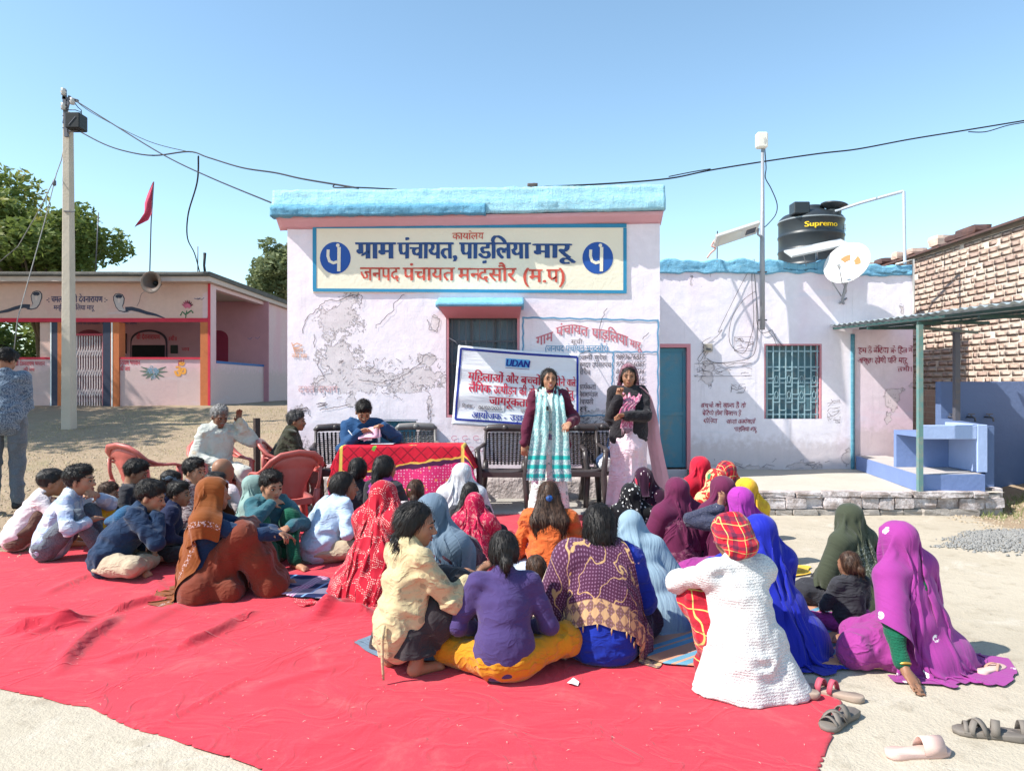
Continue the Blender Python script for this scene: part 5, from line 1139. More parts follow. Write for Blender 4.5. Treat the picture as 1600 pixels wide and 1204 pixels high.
col = a.mix(a.m('MULTIPLY', a.step(x, .45, .46), a.step(x, .75, .74)), (.014, .022, .075), (.35, .12, .26)); col = a.mix(a.m('MULTIPLY', a.m('MULTIPLY', a.step(x, .45, .46), a.step(x, .75, .74)), a.step(y, .6, .7)), col, (.55, .48, .55)); col = a.mix(a.step(x, .93, .94), col, (.16, .32, .55)); w_ = a.m('FRACT', a.m('MULTIPLY', a.sep(v)[1], 4)); col = a.mix(a.m('MULTIPLY', a.step(w_, .4, .42), .5), col, (.30, .28, .36))
mt2.data.materials.clear(); mt2.data.materials.append(a.out(col))
# ================================================================ PLASTIC CHAIRS
def plastic(name, c, r_=.38): return plain(name, c, r_, .10, 3, .001, 60, .5)
M_CH1 = plain('red_plastic_faded', (.46, .11, .09), .42, .25, 5, .001, 50, .5); M_CH2 = plain('brown_plastic', (.050, .040, .040), .38, .18, 5, .001, 50, .5); M_CH3 = plain('grey_plastic', (.17, .16, .155), .4, .15, 5, .001, 50, .5)
def chair(loc, head, mat, label, cat, group, style='wicker', s=1.0):
    """moulded armchair: facing +y locally"""
    root = tag(empty('plastic_chair', loc, R(head - 90)), label, cat, group)
    def bp(m, nm, sm=False, bev=0):
        m.v = [tuple(Vector(v) * s) for v in m.v]; o = m.build(nm, mat, root, sm, True)
        if bev: q = o.modifiers.new('b', 'BEVEL'); q.width = bev; q.segments = 2; q.limit_method = 'ANGLE'
        return o
    # seat
    n = 9; V = []
    for j in range(n):
        for i in range(n):
            x, y = -.22 + .44 * i / (n - 1), -.20 + .42 * j / (n - 1); V.append((x * (1 - .08 * (j < 2)), y, .415 + .02 * (abs(x) / .22) ** 2 + .018 * (y / .2) + (-.018 if j == n - 1 else 0)))
    sm_ = MB(); sm_.add(V, [tuple(f) for f in grid_faces(n, n)]); o = bp(sm_, 'seat', True); q = o.modifiers.new('s', 'SOLIDIFY'); q.thickness = .022; q.offset = -1
    m = MB(); m.bar((-.23, .21, .385), (.23, .21, .385), .02, .06); m.bar((-.22, -.19, .38), (.22, -.19, .38), .02, .06); m.bar((-.225, -.19, .385), (-.225, .21, .385), .02, .055); m.bar((.225, -.19, .385), (.225, .21, .385), .02, .055); bp(m, 'seat_apron', False, .004)
    for sx in (-1, 1):
        m = MB(); m.tube([(sx * .275, .235, 0), (sx * .262, .215, .2), (sx * .25, .205, .39), (sx * .268, .20, .53), (sx * .278, .19, .635)], [.030, .033, .037, .032, .030], 8); bp(m, 'leg', True)
        m = MB(); m.tube([(sx * .262, -.30, 0), (sx * .245, -.25, .2), (sx * .225, -.20, .40), (sx * .225, -.23, .50)], [.030, .034, .038, .030], 8); bp(m, 'leg', True)
        m = MB(); m.tube([(sx * .276, .215, .632), (sx * .286, .12, .655), (sx * .285, -.02, .66), (sx * .265, -.14, .665), (sx * .24, -.235, .69)], [.030, .034, .032, .030, .026], 8, True, .45); bp(m, 'arm', True)
    if style == 'wicker':
        zt, yb = .86, -.23
        for sx in (-1, 1): m = MB(); m.tube([(sx * .225, -.205, .40), (sx * .235, -.25, .60), (sx * .225, -.30, zt - .03)], [.030, .030, .030], 8, True, .6); bp(m, 'back_post', True)
        m = MB(); m.tube([(-.24, -.305, zt - .03), (-.20, -.312, zt + .005), (0, -.325, zt + .012), (.20, -.312, zt + .005), (.24, -.305, zt - .03)], [.03, .042, .046, .042, .03], 8, True, 1.0); bp(m, 'top_rail', True)
        cols_, rows_ = 9, 15
        for i in range(cols_):
            x = -.17 + .34 * i / (cols_ - 1); m = MB(); 
            pts = []
            for k in range(rows_ * 2 + 1):
                t = k / (rows_ * 2); z = .45 + (zt - .05 - .45) * t; y = -.225 - .085 * t + (.006 if (k // 1 + i) % 2 else -.006); pts.append((x * (1 + .12 * t), y, z))
            m.tube(pts, .0125, 5, True, .5); bp(m, 'back_slat')
        for k in range(rows_):
            t = (k + .5) / rows_; z = .45 + (zt - .05 - .45) * t; m = MB(); m.tube([((-.21 + .42 * i / 18) * (1 + .1 * t), -.225 - .085 * t + (.006 if (k + i) % 2 else -.006), z) for i in range(19)], .0095, 4, True, .5); bp(m, 'back_slat')
        m = MB(); m.lathe([(.001, 0), (.035, .0), (.035, .006), (.001, .006)], (0, -.275, zt + .008), 14, M=Matrix.Rotation(R(90), 3, 'X') @ Matrix.Scale(1, 3)); bp(m, 'rail_badge', True)
    else:
        # broad rounded back with scale-like relief and two side openings
        V = []; F2 = []; nu, nv = 15, 13
        for j in range(nv):
            t = j / (nv - 1); z = .42 + .42 * t; hw = np.interp(t, [0, .3, .6, .85, 1], [.10, .125, .18, .225, .20])
            for i in range(nu):
                u = -1 + 2 * i / (nu - 1); x = u * hw; y = -.215 - .085 * t + .05 * u * u; rel = .018 * abs(math.sin(u * 6.5 + (j % 2) * 1.57)) * abs(math.sin(t * 16)) if t < .8 else 0; V.append((x, y + rel, z + (0 if t < .8 else -.05 * u * u)))
        m = MB(); m.add(V, [tuple(f) for f in grid_faces(nu, nv)]); o = bp(m, 'backrest', True); q = o.modifiers.new('s', 'SOLIDIFY'); q.thickness = .014; q.offset = 0
        m = MB(); pts = [(-.283, .06, .655), (-.285, -.08, .675), (-.27, -.19, .72), (-.235, -.255, .79), (-.16, -.295, .845), (0, -.315, .868), (.16, -.295, .845), (.235, -.255, .79), (.27, -.19, .72), (.285, -.08, .675), (.283, .06, .655)]
        m.tube(pts, [.022, .028, .036, .040, .040, .040, .040, .040, .036, .028, .022], 8, True, .6); bp(m, 'back_rim', True)
        for sx in (-1, 1): m = MB(); m.tube([(sx * .22, -.20, .42), (sx * .245, -.235, .58), (sx * .255, -.235, .72)], [.024, .020, .024], 8, True, .7); bp(m, 'back_post', True)
    return root
def G8(px, Y, z=0): return Vector(((px - CX) * Y / FPX, Y, z))
RC_ = 'red plastic armchairs'; BC_ = 'dark wicker-pattern plastic armchairs'
chair(G8(447, 6.75), 128, M_CH1, 'empty red plastic armchair with scale pattern back before the man in olive', 'chair', RC_, 'shell', .93)
chair(G8(228, 7.2, .03), 62, M_CH1, 'empty red plastic armchair at the far left, behind the boys', 'chair', RC_, 'shell', .93)
chair(G8(345, 7.85, .0), -42, M_CH1, 'red plastic armchair carrying the old man in white', 'chair', RC_, 'shell', .93)
chair(G8(448, 8.1, .0), 12, M_CH1, 'red plastic armchair under the man in the olive jacket', 'chair', RC_, 'shell', .93)
chair(G8(787, 8.32, .037), -93, M_CH2, 'empty dark plastic armchair between the table and the speaker', 'chair', BC_)
chair(G8(905, 8.36, .037), -90, M_CH2, 'dark plastic armchair right behind the speaker', 'chair', BC_)
chair(G8(940, 8.50, .037) + Vector((.06, 0, 0)), -88, M_CH2, 'dark plastic armchair holding the navy bag', 'chair', BC_)
chair(G8(652, 8.62, .037), -80, M_CH3, 'grey plastic armchair pushed behind the draped table', 'chair', BC_)
chair(G8(528, 8.42, .037), -72, M_CH2, 'dark plastic armchair under the man in the blue jacket', 'chair', BC_)
# ================================================================ TABLE AND CLOTH
tb = tag(empty('table', (0, 0, 0)), 'plain table hidden under the red printed cloth', 'table')
X0, X1, Y0, Y1, TZ = P(532, 0, 7.85).x, P(724, 0, 7.85).x, 7.85, 8.28, .755
MB().box(X0, X1, Y0, Y1, TZ - .03, TZ - .004).build('table_top', M_DSTEEL, tb)
for x in (X0 + .05, X1 - .05):
    for y in (Y0 + .05, Y1 - .05): MB().bar((x, y, .04), (x, y, TZ - .03), .035).build('leg', M_DSTEEL, tb)
nx, ny = 90, 60; us = np.linspace(-.26, X1 - X0 + .26, nx); vs = np.linspace(-.62, Y1 - Y0 + .05, ny); U, Vv = np.meshgrid(us, vs); Wt = X1 - X0
ex = np.where(U < 0, -U, np.where(U > Wt, U - Wt, 0)); ey = np.where(Vv < 0, -Vv, 0); hang = np.maximum(ex, 0) + 0; drop = np.sqrt(ex ** 2 + ey ** 2)
fo = .020 * np.sin(U * 9 + fbm(np.stack([U * 2, Vv * 0, U * 0], -1), 2, 4) * 4) * np.clip(ey / .4, 0, 1); fo2 = .018 * np.sin(Vv * 14) * np.clip(ex / .25, 0, 1)
Xt = X0 + np.clip(U, 0, Wt) - np.where(U < 0, ex * .42 + fo2, 0) + np.where(U > Wt, ex * .5 + fo2, 0) + fo * .2; Yt_ = Y0 + np.maximum(Vv, 0) - ey * .10 - fo - np.minimum(ex, .2) * .15 * (ey > 0); Zt = TZ + .002 - np.sqrt((ex * .9) ** 2 + (ey * .985) ** 2)
Zt = np.maximum(Zt, .06) + fbm(np.stack([U * 8, Vv * 8, U * 0], -1), 2, 6) * .003
a = NM('tablecloth_print', .8, .15); v = a.co('UV'); s_ = a.sep(v); n1 = a.noise(v, 9, 4)
col = a.mix(n1, (.46, .010, .028), (.60, .02, .045))
gx_ = a.m('FRACT', a.m('MULTIPLY', a.m('ADD', s_[0], s_[1]), 7)); gy_ = a.m('FRACT', a.m('MULTIPLY', a.m('SUBTRACT', s_[0], s_[1]), 7)); gl_ = a.m('MAXIMUM', a.step(a.m('ABSOLUTE', a.m('SUBTRACT', gx_, .5)), .07, .04), a.step(a.m('ABSOLUTE', a.m('SUBTRACT', gy_, .5)), .07, .04)); col = a.mix(a.m('MULTIPLY', gl_, .75), col, (.12, .01, .02))
w = a.vadd(v, a.noisec(v, 9, 2), .10); fl = a.vor(w, 4.2, rnd=.9); col = a.mix(a.m('MULTIPLY', a.step(fl, .20, .16), a.step(a.noise(w, 40, 2), .42, .5)), col, (.70, .25, .33)); col = a.mix(a.step(a.m('ABSOLUTE', a.m('SUBTRACT', fl, .20)), .016, .008), col, (.72, .52, .10))
lf = a.vor(a.map(w, (1, .45, 1), loc=(3, 1, 0)), 5.0, rnd=1); col = a.mix(a.step(lf, .13, .11), col, (.12, .36, .05))
b = a.m('ADD', s_[1], a.m('ADD', a.m('MULTIPLY', s_[0], -.16), .10)); wob = a.m('ADD', b, a.m('MULTIPLY', a.m('SUBTRACT', a.noise(v, 5, 2), .5), .10))
bnd = a.step(wob, -.20, -.21); col = a.mix(bnd, col, (.66, .44, .08)); bnd2 = a.step(wob, -.22, -.225); col = a.mix(bnd2, col, (.07, .02, .06)); bnd3 = a.step(wob, -.265, -.27)
pk = a.mix(a.step(a.vor(v, 16, rnd=.8), .28, .2), (.60, .035, .16), (.72, .30, .10)); pk = a.mix(a.step(a.vor(v, 34, rnd=.3), .30, .2), pk, (.72, .42, .52)); pk = a.mix(a.step(a.vor(a.map(v, loc=(2, 5, 0)), 9, rnd=1), .11, .09), pk, (.03, .10, .42)); col = a.mix(bnd3, col, pk)
edge = a.step(a.m('ABSOLUTE', s_[0]), .03, .015); col = a.mix(edge, col, (.66, .52, .10)); edge = a.step(a.m('ABSOLUTE', a.m('SUBTRACT', s_[0], float(Wt))), .03, .015); col = a.mix(edge, col, (.62, .45, .10))
a.bump(a.noise(v, 12, 4), .01, .6)
tc = mesh_obj('tablecloth', np.stack([Xt, Yt_, Zt], -1).reshape(-1, 3), grid_faces(nx, ny), a.out(col), None, True, uv=np.stack([U, Vv], -1).reshape(-1, 2)); tag(tc, 'bright red printed tablecloth with flowers and leaves draped over the table', 'tablecloth')
q = tc.modifiers.new('t', 'SOLIDIFY'); q.thickness = .003
M_PK = plain('pink_paper', (.74, .40, .50), .8, .04); M_WP = plain('white_paper', (.74, .74, .76), .8, .04)
hp_ = P(575, 676, 8.06)
for k, (dx, dy, dz, rz, mt_, lb) in enumerate([(0, 0, 0, .25, M_PK, 'pink sheet held up by the writing man, front one'), (.035, .02, -.012, .5, M_PK, 'pink sheet behind the front sheet in his hand'), (-.07, .05, -.03, .1, M_WP, 'white sheet under the pen hand of the writing man')]):
    m = MB(); V = []
    for j in range(5):
        for i in range(6): x, z = -.11 + .22 * i / 5, -.08 + .16 * j / 4; V.append(hp_ + Vector((dx + x * math.cos(rz) - z * math.sin(rz) * .6, dy + z * .75 + .012 * math.sin(i * 1.3), dz + z * .62 + x * math.sin(rz) * .6 + .008 * math.sin(i + j))))
    m.add(V, [tuple(f) for f in grid_faces(6, 5)]); o = m.build('sheet_of_paper', mt_, None, True); tag(o, lb, 'paper', 'sheets of paper at the table'); q = o.modifiers.new('t', 'SOLIDIFY'); q.thickness = .0008
for k, (x, lb) in enumerate(((P(600, 0, 8).x, 'white sheet lying flat on the tablecloth in front of the writing man'),)):
    o = MB().box(x - .14, x + .1, 7.97, 8.15, TZ + .012, TZ + .014).build('sheet_of_paper', M_WP); tag(o, lb, 'paper', 'sheets of paper at the table')
o = MB().tube([P(544, 672, 8.0), P(554, 684, 8.02), P(556, 687, 8.03)], [.005, .005, .001], 8).build('pen', M_WHITEP, None, True); tag(o, 'white pen in the right hand of the writing man', 'pen')
# ================================================================ BANNER
def bpt(u, v):
    tl, tr_, br, bl_ = P(716, 539, YO - .14), P(906, 553, YO - .14), P(906, 676, YO - .12), P(706, 663, YO - .12)
    p = tl.lerp(tr_, u).lerp(bl_.lerp(br, u), v)
    sag = .010 * math.sin(3.14 * u); w_ = .010 * math.sin(v * 17 + math.sin(u * 5) * 1.2) * (v > .25) + .006 * math.sin(u * 11 + v * 4) + float(fbm(np.array([[u * 3, v * 5, 1.]]), 3, 12)[0]) * .014
    return p + Vector((0, w_, -sag * (1 - v)))
ban = tag(empty('banner', P(716, 539, YO - .14)), 'white cloth banner with a blue border and red Hindi lettering tied across the office window', 'banner')
nb = 60; V = []; UV = []
for j in range(41):
    for i in range(nb + 1): V.append(bpt(i / nb, j / 40)); UV.append((i / nb, j / 40))
a = NM('banner_cloth', .55, .3); v = a.co('UV'); n = a.noise(v, 6, 4); a.bump(a.noise(a.map(v, (2, 9, 1)), 3, 4), .01, .6)
bo = mesh_obj('banner_cloth', V, grid_faces(nb + 1, 41), a.out(a.mix(n, (.70, .71, .76), (.80, .81, .85))), ban, True, uv=UV); q = bo.modifiers.new('t', 'SOLIDIFY'); q.thickness = .002
def bpl(px, py, nrm=False):
    if nrm: return Vector((0, -1, 0))
    # banner pixels: 0..200 x 0..125
    return bpt(max(0, min(1, px / 200)), max(0, min(1, py / 125)))
M_BB = plain('banner_blue', (.015, .03, .26), .6, .1); M_BR = plain('banner_red', (.52, .015, .05), .6, .1)
def dens(pts, n=24):
    o = []
    for (x0, y0), (x1, y1) in zip(pts, pts[1:]): o += [(x0 + (x1 - x0) * k / n, y0 + (y1 - y0) * k / n) for k in range(n)]
    return o + [pts[-1]]
strokes([(dens([(5, 5), (196, 5)], 60), 3.6), (dens([(5, 116), (196, 116)], 60), 3.2), (dens([(5, 5), (5, 116)], 40), 3.4), (dens([(196, 5), (196, 116)], 40), 3.4)], 0, M_BB, ban, 'banner_border', .005, place=bpl)
m_ = disc([(79, 14), (118, 14), (118, 27), (79, 27)], 0, plain('logo_ground', (.10, .40, .75), .6), ban, 'logo_block', .006, place=bpl)
lettering('UDAN', 80, 117, 15.5, 26, 0, M_BB, ban, .045, place=bpl, slant=.15, eps=.011); strokes([([(79, 29), (118, 29)], .8)], 0, M_BB, ban, 'logo_rule', .006, place=bpl)
for s_, a_, b_, t_, bs in [('महिलाओं', 20, 77, 41, 53), ('और', 81, 101, 41, 53), ('ब{च}चों', 105, 137, 41, 53), ('पर', 141, 154, 41, 53), ('होने', 158, 176, 41, 52), ('वाले', 179, 193, 41, 51.5),
                           ('लैंगिक', 22, 58, 59, 71), ('उ{त}पीड़न', 62, 99, 59, 71), ('की', 103, 115, 59, 71), ('रोकथाम', 119, 158, 59, 71), ('हेतु', 176, 190, 59, 70), ('जागरूकता', 56, 118, 77, 89), ('शिविर', 122, 152, 77, 89)]:
    lettering(s_, a_, b_, t_, bs, 0, M_BR, ban, .03, place=bpl, eps=.008)
lettering('दिनांक - ', 14, 34, 92, 96.5, 0, M_PENCIL, ban, .012, place=bpl, eps=.008); lettering('06/02/2025', 40, 76, 92, 97.5, 0, M_PENCIL, ban, .01, place=bpl, eps=.012); lettering('स्थान', 106, 118, 93, 98, 0, M_PENCIL, ban, .01, place=bpl, eps=.008)
disc([(37, 89), (80, 89), (80, 100), (37, 100)], 0, M_WP, ban, 'date_patch', .006, place=bpl)
lettering('आयोजक -', 30, 84, 103, 112, 0, M_BB, ban, .02, place=bpl, eps=.008); lettering('उड़ान सं{स}था', 90, 150, 103, 112, 0, M_BB, ban, .02, place=bpl, eps=.008)
for pts, lb in (([P(716, 539, YO - .14), P(711, 533, YO - .1), P(702, 528, YO - .04)], 'string tying the upper left corner of the banner to the window'), ([P(906, 553, YO - .14), P(915, 549, YO - .05), P(922, 547, YO)], 'string tying the upper right corner of the banner to the wall')):
    o = MB().tube(pts, .004, 5).build('string', M_DSTEEL, None, True); tag(o, lb, 'string')
# ================================================================ SMALL THINGS
# sandals come after the people's engine
# sandals
def sandal(px, py, ang, mats, label, style='cross', s=1.0, group=None, z=.0):
    p = G(px, py); p.z = float(hz(np.array(p.x), np.array(p.y))) + z; root = tag(empty('sandal', p, R(ang)), label, 'sandal', group); L = .25 * s
    out = [(x * s, y * s) for x, y in [(-.028, -.12), (-.034, -.09), (-.030, -.03), (-.036, .03), (-.045, .08), (-.040, .115), (-.018, .135), (.01, .132), (.032, .11), (.038, .07), (.034, .02), (.028, -.04), (.033, -.09), (.027, -.12), (0, -.132)]]
    n = len(out); V = []
    for zz, k in ((.0, .97), (.008, 1.0), (.018, 1.0), (.021, .96)): V += [(x * k, y * k, zz * s + (.006 * s if zz > .01 and y < -.06 * s else 0)) for x, y in out]
    F2 = [tuple(range(n))[::-1]] + [(j * n + i, j * n + (i + 1) % n, (j + 1) * n + (i + 1) % n, (j + 1) * n + i) for j in range(3) for i in range(n)] + [tuple(3 * n + i for i in range(n))]
    m = MB(); m.add(V, F2); m.build('sole', mats[0], root, True, True)
    def strap(a_, b_, h, w, nm='strap'):
        pts = []; 
        for k in range(9): t = k / 8; pts.append(Vector((a_[0] + (b_[0] - a_[0]) * t, a_[1] + (b_[1] - a_[1]) * t, .014 + h * math.sin(math.pi * t) ** .7)) * s)
        d = Vector((b_[0] - a_[0], b_[1] - a_[1], 0)).normalized(); sd = Vector((-d.y, d.x, 0)) * w * s / 2; V = []
        for q_ in pts: V += [q_ - sd, q_ + sd]
        m = MB(); m.add(V, [(2*i, 2*i+1, 2*i+3, 2*i+2) for i in range(8)]); o = m.build(nm, mats[1], root, True, True); q = o.modifiers.new('t', 'SOLIDIFY'); q.thickness = .004
    if style == 'slide': strap((-.042, .055), (.036, .05), .052, .085)
    elif style == 'thong': strap((-.036, .0), (-.002, .09), .022, .014); strap((.033, -.005), (.0, .09), .022, .014)
    elif style == 'loop': strap((-.040, .06), (.034, .045), .05, .028); strap((-.034, .01), (.030, -.01), .055, .024)
    else:
        strap((-.042, .075), (.036, .03), .042, .024); strap((-.040, .02), (.038, .075), .046, .024); strap((-.033, -.01), (.031, -.02), .050, .030); strap((-.041, .09), (.037, .085), .030, .016)
    return root
M_SO1 = plain('sole_beige', (.36, .27, .21), .7, .2, 20); M_SR = plain('strap_rose', (.46, .08, .12), .6, .15); M_SG = plain('sandal_grey_brown', (.17, .145, .125), .7, .3, 20); M_SP = plain('slipper_pink', (.60, .40, .35), .7, .15, 14); M_SP2 = plain('slipper_strap_tan', (.50, .28, .20), .7, .2)
gs = 'sandals left on the yard'
sandal(1233, 1086, 62, (M_SO1, M_SR), 'rose-strapped sandal partly under the white cardigan hem', 'loop', 1, gs, .012)
sandal(1302, 1086, 52, (M_SO1, M_SR), 'rose-strapped sandal just off the carpet corner, beside its mate', 'loop', 1, gs)
sandal(1312, 1130, 128, (M_SG, M_SG), 'grey brown strappy sandal on the right edge of the carpet', 'cross', 1, gs, .006)
sandal(1548, 1150, 70, (M_SG, M_SG), 'grey brown strappy sandal at the lower right', 'cross', 1.02, gs)
sandal(1604, 1152, -95, (M_SG, M_SG), 'grey brown sandal cut by the right edge of the photo', 'cross', 1.02, gs)
sandal(1434, 1180, -82, (M_SP, M_SP), 'pale pink slide slipper at the bottom right', 'slide', 1.0, gs)
sandal(1549, 1049, -60, (M_SP, M_SP2), 'small pinkish thong slipper beside the magenta veil', 'thong', .82, gs)
sandal(473, 880, 60, (M_SG, M_SG), 'grey shoe lying beside the green trouser leg', 'slide', .9, gs, .01)
sandal(88, 795, 50, (M_SG, M_SG), 'dark sandal on the foot of the man at the left edge', 'cross', 1.0, gs, .02) if False else None
o = MB().poly([G(886, 1070) + Vector((0, 0, .012)), G(896, 1065) + Vector((0, 0, .022)), G(905, 1069) + Vector((0, 0, .014)), G(903, 1074) + Vector((0, 0, .010)), G(893, 1074) + Vector((0, 0, .02))]).build('torn_foil', M_WP); tag(o, 'tiny crumpled wrapper on the red carpet', 'litter')
# twigs by the left edge of the carpet
rt = random.Random(4); m = MB()
for i in range(26):
    p = G(rt.uniform(-10, 24), rt.uniform(838, 858)); a_ = rt.uniform(0, 3.1); d = Vector((math.cos(a_), math.sin(a_), 0)) * rt.uniform(.05, .14); m.tube([p - d + Vector((0, 0, .01)), p + Vector((0, 0, rt.uniform(.01, .06))), p + d + Vector((0, 0, .01))], .005, 4)
tag(m.build('twigs', M_BARK), 'small pile of dry twigs at the left edge beyond the carpet', 'twigs', kind='stuff')
# scattered lint and straw on the carpet
n = 420; x_ = rng.uniform(-3.2, 1.6, n); y_ = rng.uniform(2.7, 4.9, n); k = inpoly(x_, y_, [g2(*q) for q in CARPET]); x_, y_ = x_[k], y_[k]; n = len(x_)
z_ = carpet_h(x_, y_) + hz(x_, y_) + .010; an = rng.uniform(0, 6.28, n); ln = rng.uniform(.003, .013, n)
p0 = np.stack([x_ - np.cos(an) * ln, y_ - np.sin(an) * ln, z_], -1); p1 = np.stack([x_ + np.sin(an) * .0012, y_ - np.cos(an) * .0012, z_ + .002], -1); p2 = np.stack([x_ + np.cos(an) * ln, y_ + np.sin(an) * ln, z_], -1); p3 = np.stack([x_ - np.sin(an) * .0012, y_ + np.cos(an) * .0012, z_ + .002], -1)
tag(mesh_obj('straw_bits', np.stack([p0, p1, p2, p3], 1).reshape(-1, 3), np.arange(4 * n).reshape(n, 4), plain('straw', (.62, .48, .40), .9, .3, 9)), 'bits of straw and lint scattered on the red carpet', 'straw', kind='stuff')
# ================================================================ FIGURE ENGINE (numpy distance fields -> one continuous surface)
A3 = lambda *v: np.array(v, float)
def rotm(yaw=0, pitch=0, roll=0):
    """yaw about z, pitch forward about x (positive leans forward), roll about y"""
    cy_, sy_ = math.cos(yaw), math.sin(yaw); cp, sp = math.cos(-pitch), math.sin(-pitch); cr, sr = math.cos(roll), math.sin(roll)
    Rz = np.array([[cy_, -sy_, 0], [sy_, cy_, 0], [0, 0, 1]]); Rx = np.array([[1, 0, 0], [0, cp, -sp], [0, sp, cp]]); Ry = np.array([[cr, 0, sr], [0, 1, 0], [-sr, 0, cr]])
    return Rz @ Rx @ Ry
def rc(a, b, r1, r2=None, k=.02): return ('rc', np.array(a, float), np.array(b, float), r1, r1 if r2 is None else r2, k)
def el(c, r, M=None, k=.02): return ('el', np.array(c, float), np.array(r, float), np.eye(3) if M is None else M, 0, k)
def sub(p): return ('sub', p)
def infl(prims, t, k=None):
    o = []
    for p in prims:
        if p[0] == 'rc': o.append(('rc', p[1], p[2], p[3] + t, p[4] + t, k or p[5]))
        elif p[0] == 'el': o.append(('el', p[1], p[2] + t, p[3], 0, k or p[5]))
    return o
def pbox(p):
    if p[0] == 'rc': r = max(p[3], p[4]); return np.minimum(p[1], p[2]) - r, np.maximum(p[1], p[2]) + r
    r = np.abs(p[3]) @ p[2]; return p[1] - r, p[1] + r
def pdist(p, Xg, Yg_, Zg):
    if p[0] == 'rc':
        a, b, r1, r2 = p[1:5]; ba = b - a; L = ba @ ba + 1e-9
        px, py, pz = Xg - a[0], Yg_ - a[1], Zg - a[2]
        t = np.clip((px * ba[0] + py * ba[1] + pz * ba[2]) / L, 0, 1)
        return np.sqrt((px - t * ba[0]) ** 2 + (py - t * ba[1]) ** 2 + (pz - t * ba[2]) ** 2) - (r1 + (r2 - r1) * t)
    c, r, M = p[1:4]; px, py, pz = Xg - c[0], Yg_ - c[1], Zg - c[2]
    q = [(px * M[0, i] + py * M[1, i] + pz * M[2, i]) / r[i] for i in range(3)]
    k0 = np.sqrt(q[0] ** 2 + q[1] ** 2 + q[2] ** 2); k1 = np.sqrt((q[0] / r[0]) ** 2 + (q[1] / r[1]) ** 2 + (q[2] / r[2]) ** 2)
    return k0 * (k0 - 1) / np.maximum(k1, 1e-6)
def sdf_mesh(prims, vox, disp=None, cuts=(), floor=None):
    """cuts: list of (point, normal): material on the normal side is removed"""
    lo = np.min([pbox(p)[0] for p in prims if p[0] != 'sub'], 0) - .03; hi = np.max([pbox(p)[1] for p in prims if p[0] != 'sub'], 0) + .03
    n = np.ceil((hi - lo) / vox).astype(int) + 2; ax3 = [(lo[i] + vox * np.arange(n[i])).astype(np.float32) for i in range(3)]
    D = np.full(n, .2, np.float32)
    for p in prims:
        neg = p[0] == 'sub'; q = p[1] if neg else p; k = q[5]; b0, b1 = pbox(q); m_ = k + vox * 2.5
        i0 = np.maximum(np.floor((b0 - m_ - lo) / vox).astype(int), 0); i1 = np.minimum(np.ceil((b1 + m_ - lo) / vox).astype(int) + 1, n)
        if (i1 <= i0).any(): continue
        S = tuple(slice(i0[i], i1[i]) for i in range(3))
        d = pdist(q, ax3[0][S[0]][:, None, None], ax3[1][S[1]][None, :, None], ax3[2][S[2]][None, None, :]).astype(np.float32)
        a_ = D[S]
        if neg: d = -d; h = np.maximum(k - np.abs(a_ - d), 0) / k; D[S] = np.maximum(a_, d) + h * h * k * .25
        else: h = np.maximum(k - np.abs(a_ - d), 0) / k; D[S] = np.minimum(a_, d) - h * h * k * .25
    if disp is not None:
        idx = np.nonzero(np.abs(D) < .03 + vox); pts = np.stack([ax3[i][idx[i]] for i in range(3)], -1)
        D[idx] += disp(pts).astype(np.float32)
    for pt, nr in cuts:
        nr = np.array(nr, float); nr /= np.linalg.norm(nr)
        pl = (ax3[0][:, None, None] - pt[0]) * nr[0] + (ax3[1][None, :, None] - pt[1]) * nr[1] + (ax3[2][None, None, :] - pt[2]) * nr[2]
        D = np.maximum(D, pl.astype(np.float32))
    if floor is not None: D = np.maximum(D, (floor - ax3[2])[None, None, :].astype(np.float32))
    D[0] = D[-1] = .2; D[:, 0] = D[:, -1] = .2; D[:, :, 0] = D[:, :, -1] = .2
    s = D < 0
    c = s[:-1, :-1, :-1].astype(np.int8)
    tot = np.zeros_like(c)
    for dx in (0, 1):
        for dy in (0, 1):
            for dz in (0, 1): tot += s[dx:n[0]-1+dx, dy:n[1]-1+dy, dz:n[2]-1+dz]
    act = (tot > 0) & (tot < 8); I = np.stack(np.nonzero(act), -1); idm = np.full(act.shape, -1, np.int32); idm[act] = np.arange(len(I))
    acc = np.zeros((len(I), 3)); cnt = np.zeros(len(I))
    cr_ = {}
    for dx in (0, 1):
        for dy in (0, 1):
            for dz in (0, 1): cr_[dx, dy, dz] = D[I[:, 0] + dx, I[:, 1] + dy, I[:, 2] + dz]
    for a_ in cr_:
        for ax in range(3):
            if a_[ax] == 0:
                b_ = list(a_); b_[ax] = 1; da, db = cr_[a_], cr_[tuple(b_)]; m_ = (da < 0) != (db < 0); t = np.where(m_, da / np.where(m_, da - db, 1), 0)
                for j in range(3): acc[:, j] += np.where(m_, a_[j] + (t if j == ax else 0), 0)
                cnt += m_
    V = lo + (I + acc / np.maximum(cnt, 1)[:, None]) * vox
    Fs = []
    for ax in range(3):
        sl0 = [slice(1, n[i] - 1) for i in range(3)]; sl1 = list(sl0); sl0[ax] = slice(0, n[ax] - 1); sl1[ax] = slice(1, n[ax])
        A_, B_ = s[tuple(sl0)], s[tuple(sl1)]; e = np.stack(np.nonzero(A_ != B_), -1); sg = A_[tuple(e.T)]
        off = np.ones(3, int); off[ax] = 0; e = e + off; u, w = [(1, 2), (2, 0), (0, 1)][ax]
        def cell(du, dw):
            q = e.copy(); q[:, u] += du; q[:, w] += dw; return idm[tuple(q.T)]
        q = np.stack([cell(-1, -1), cell(0, -1), cell(0, 0), cell(-1, 0)], -1); q = np.where(sg[:, None], q, q[:, ::-1]); Fs.append(q)
    return V, np.concatenate(Fs)
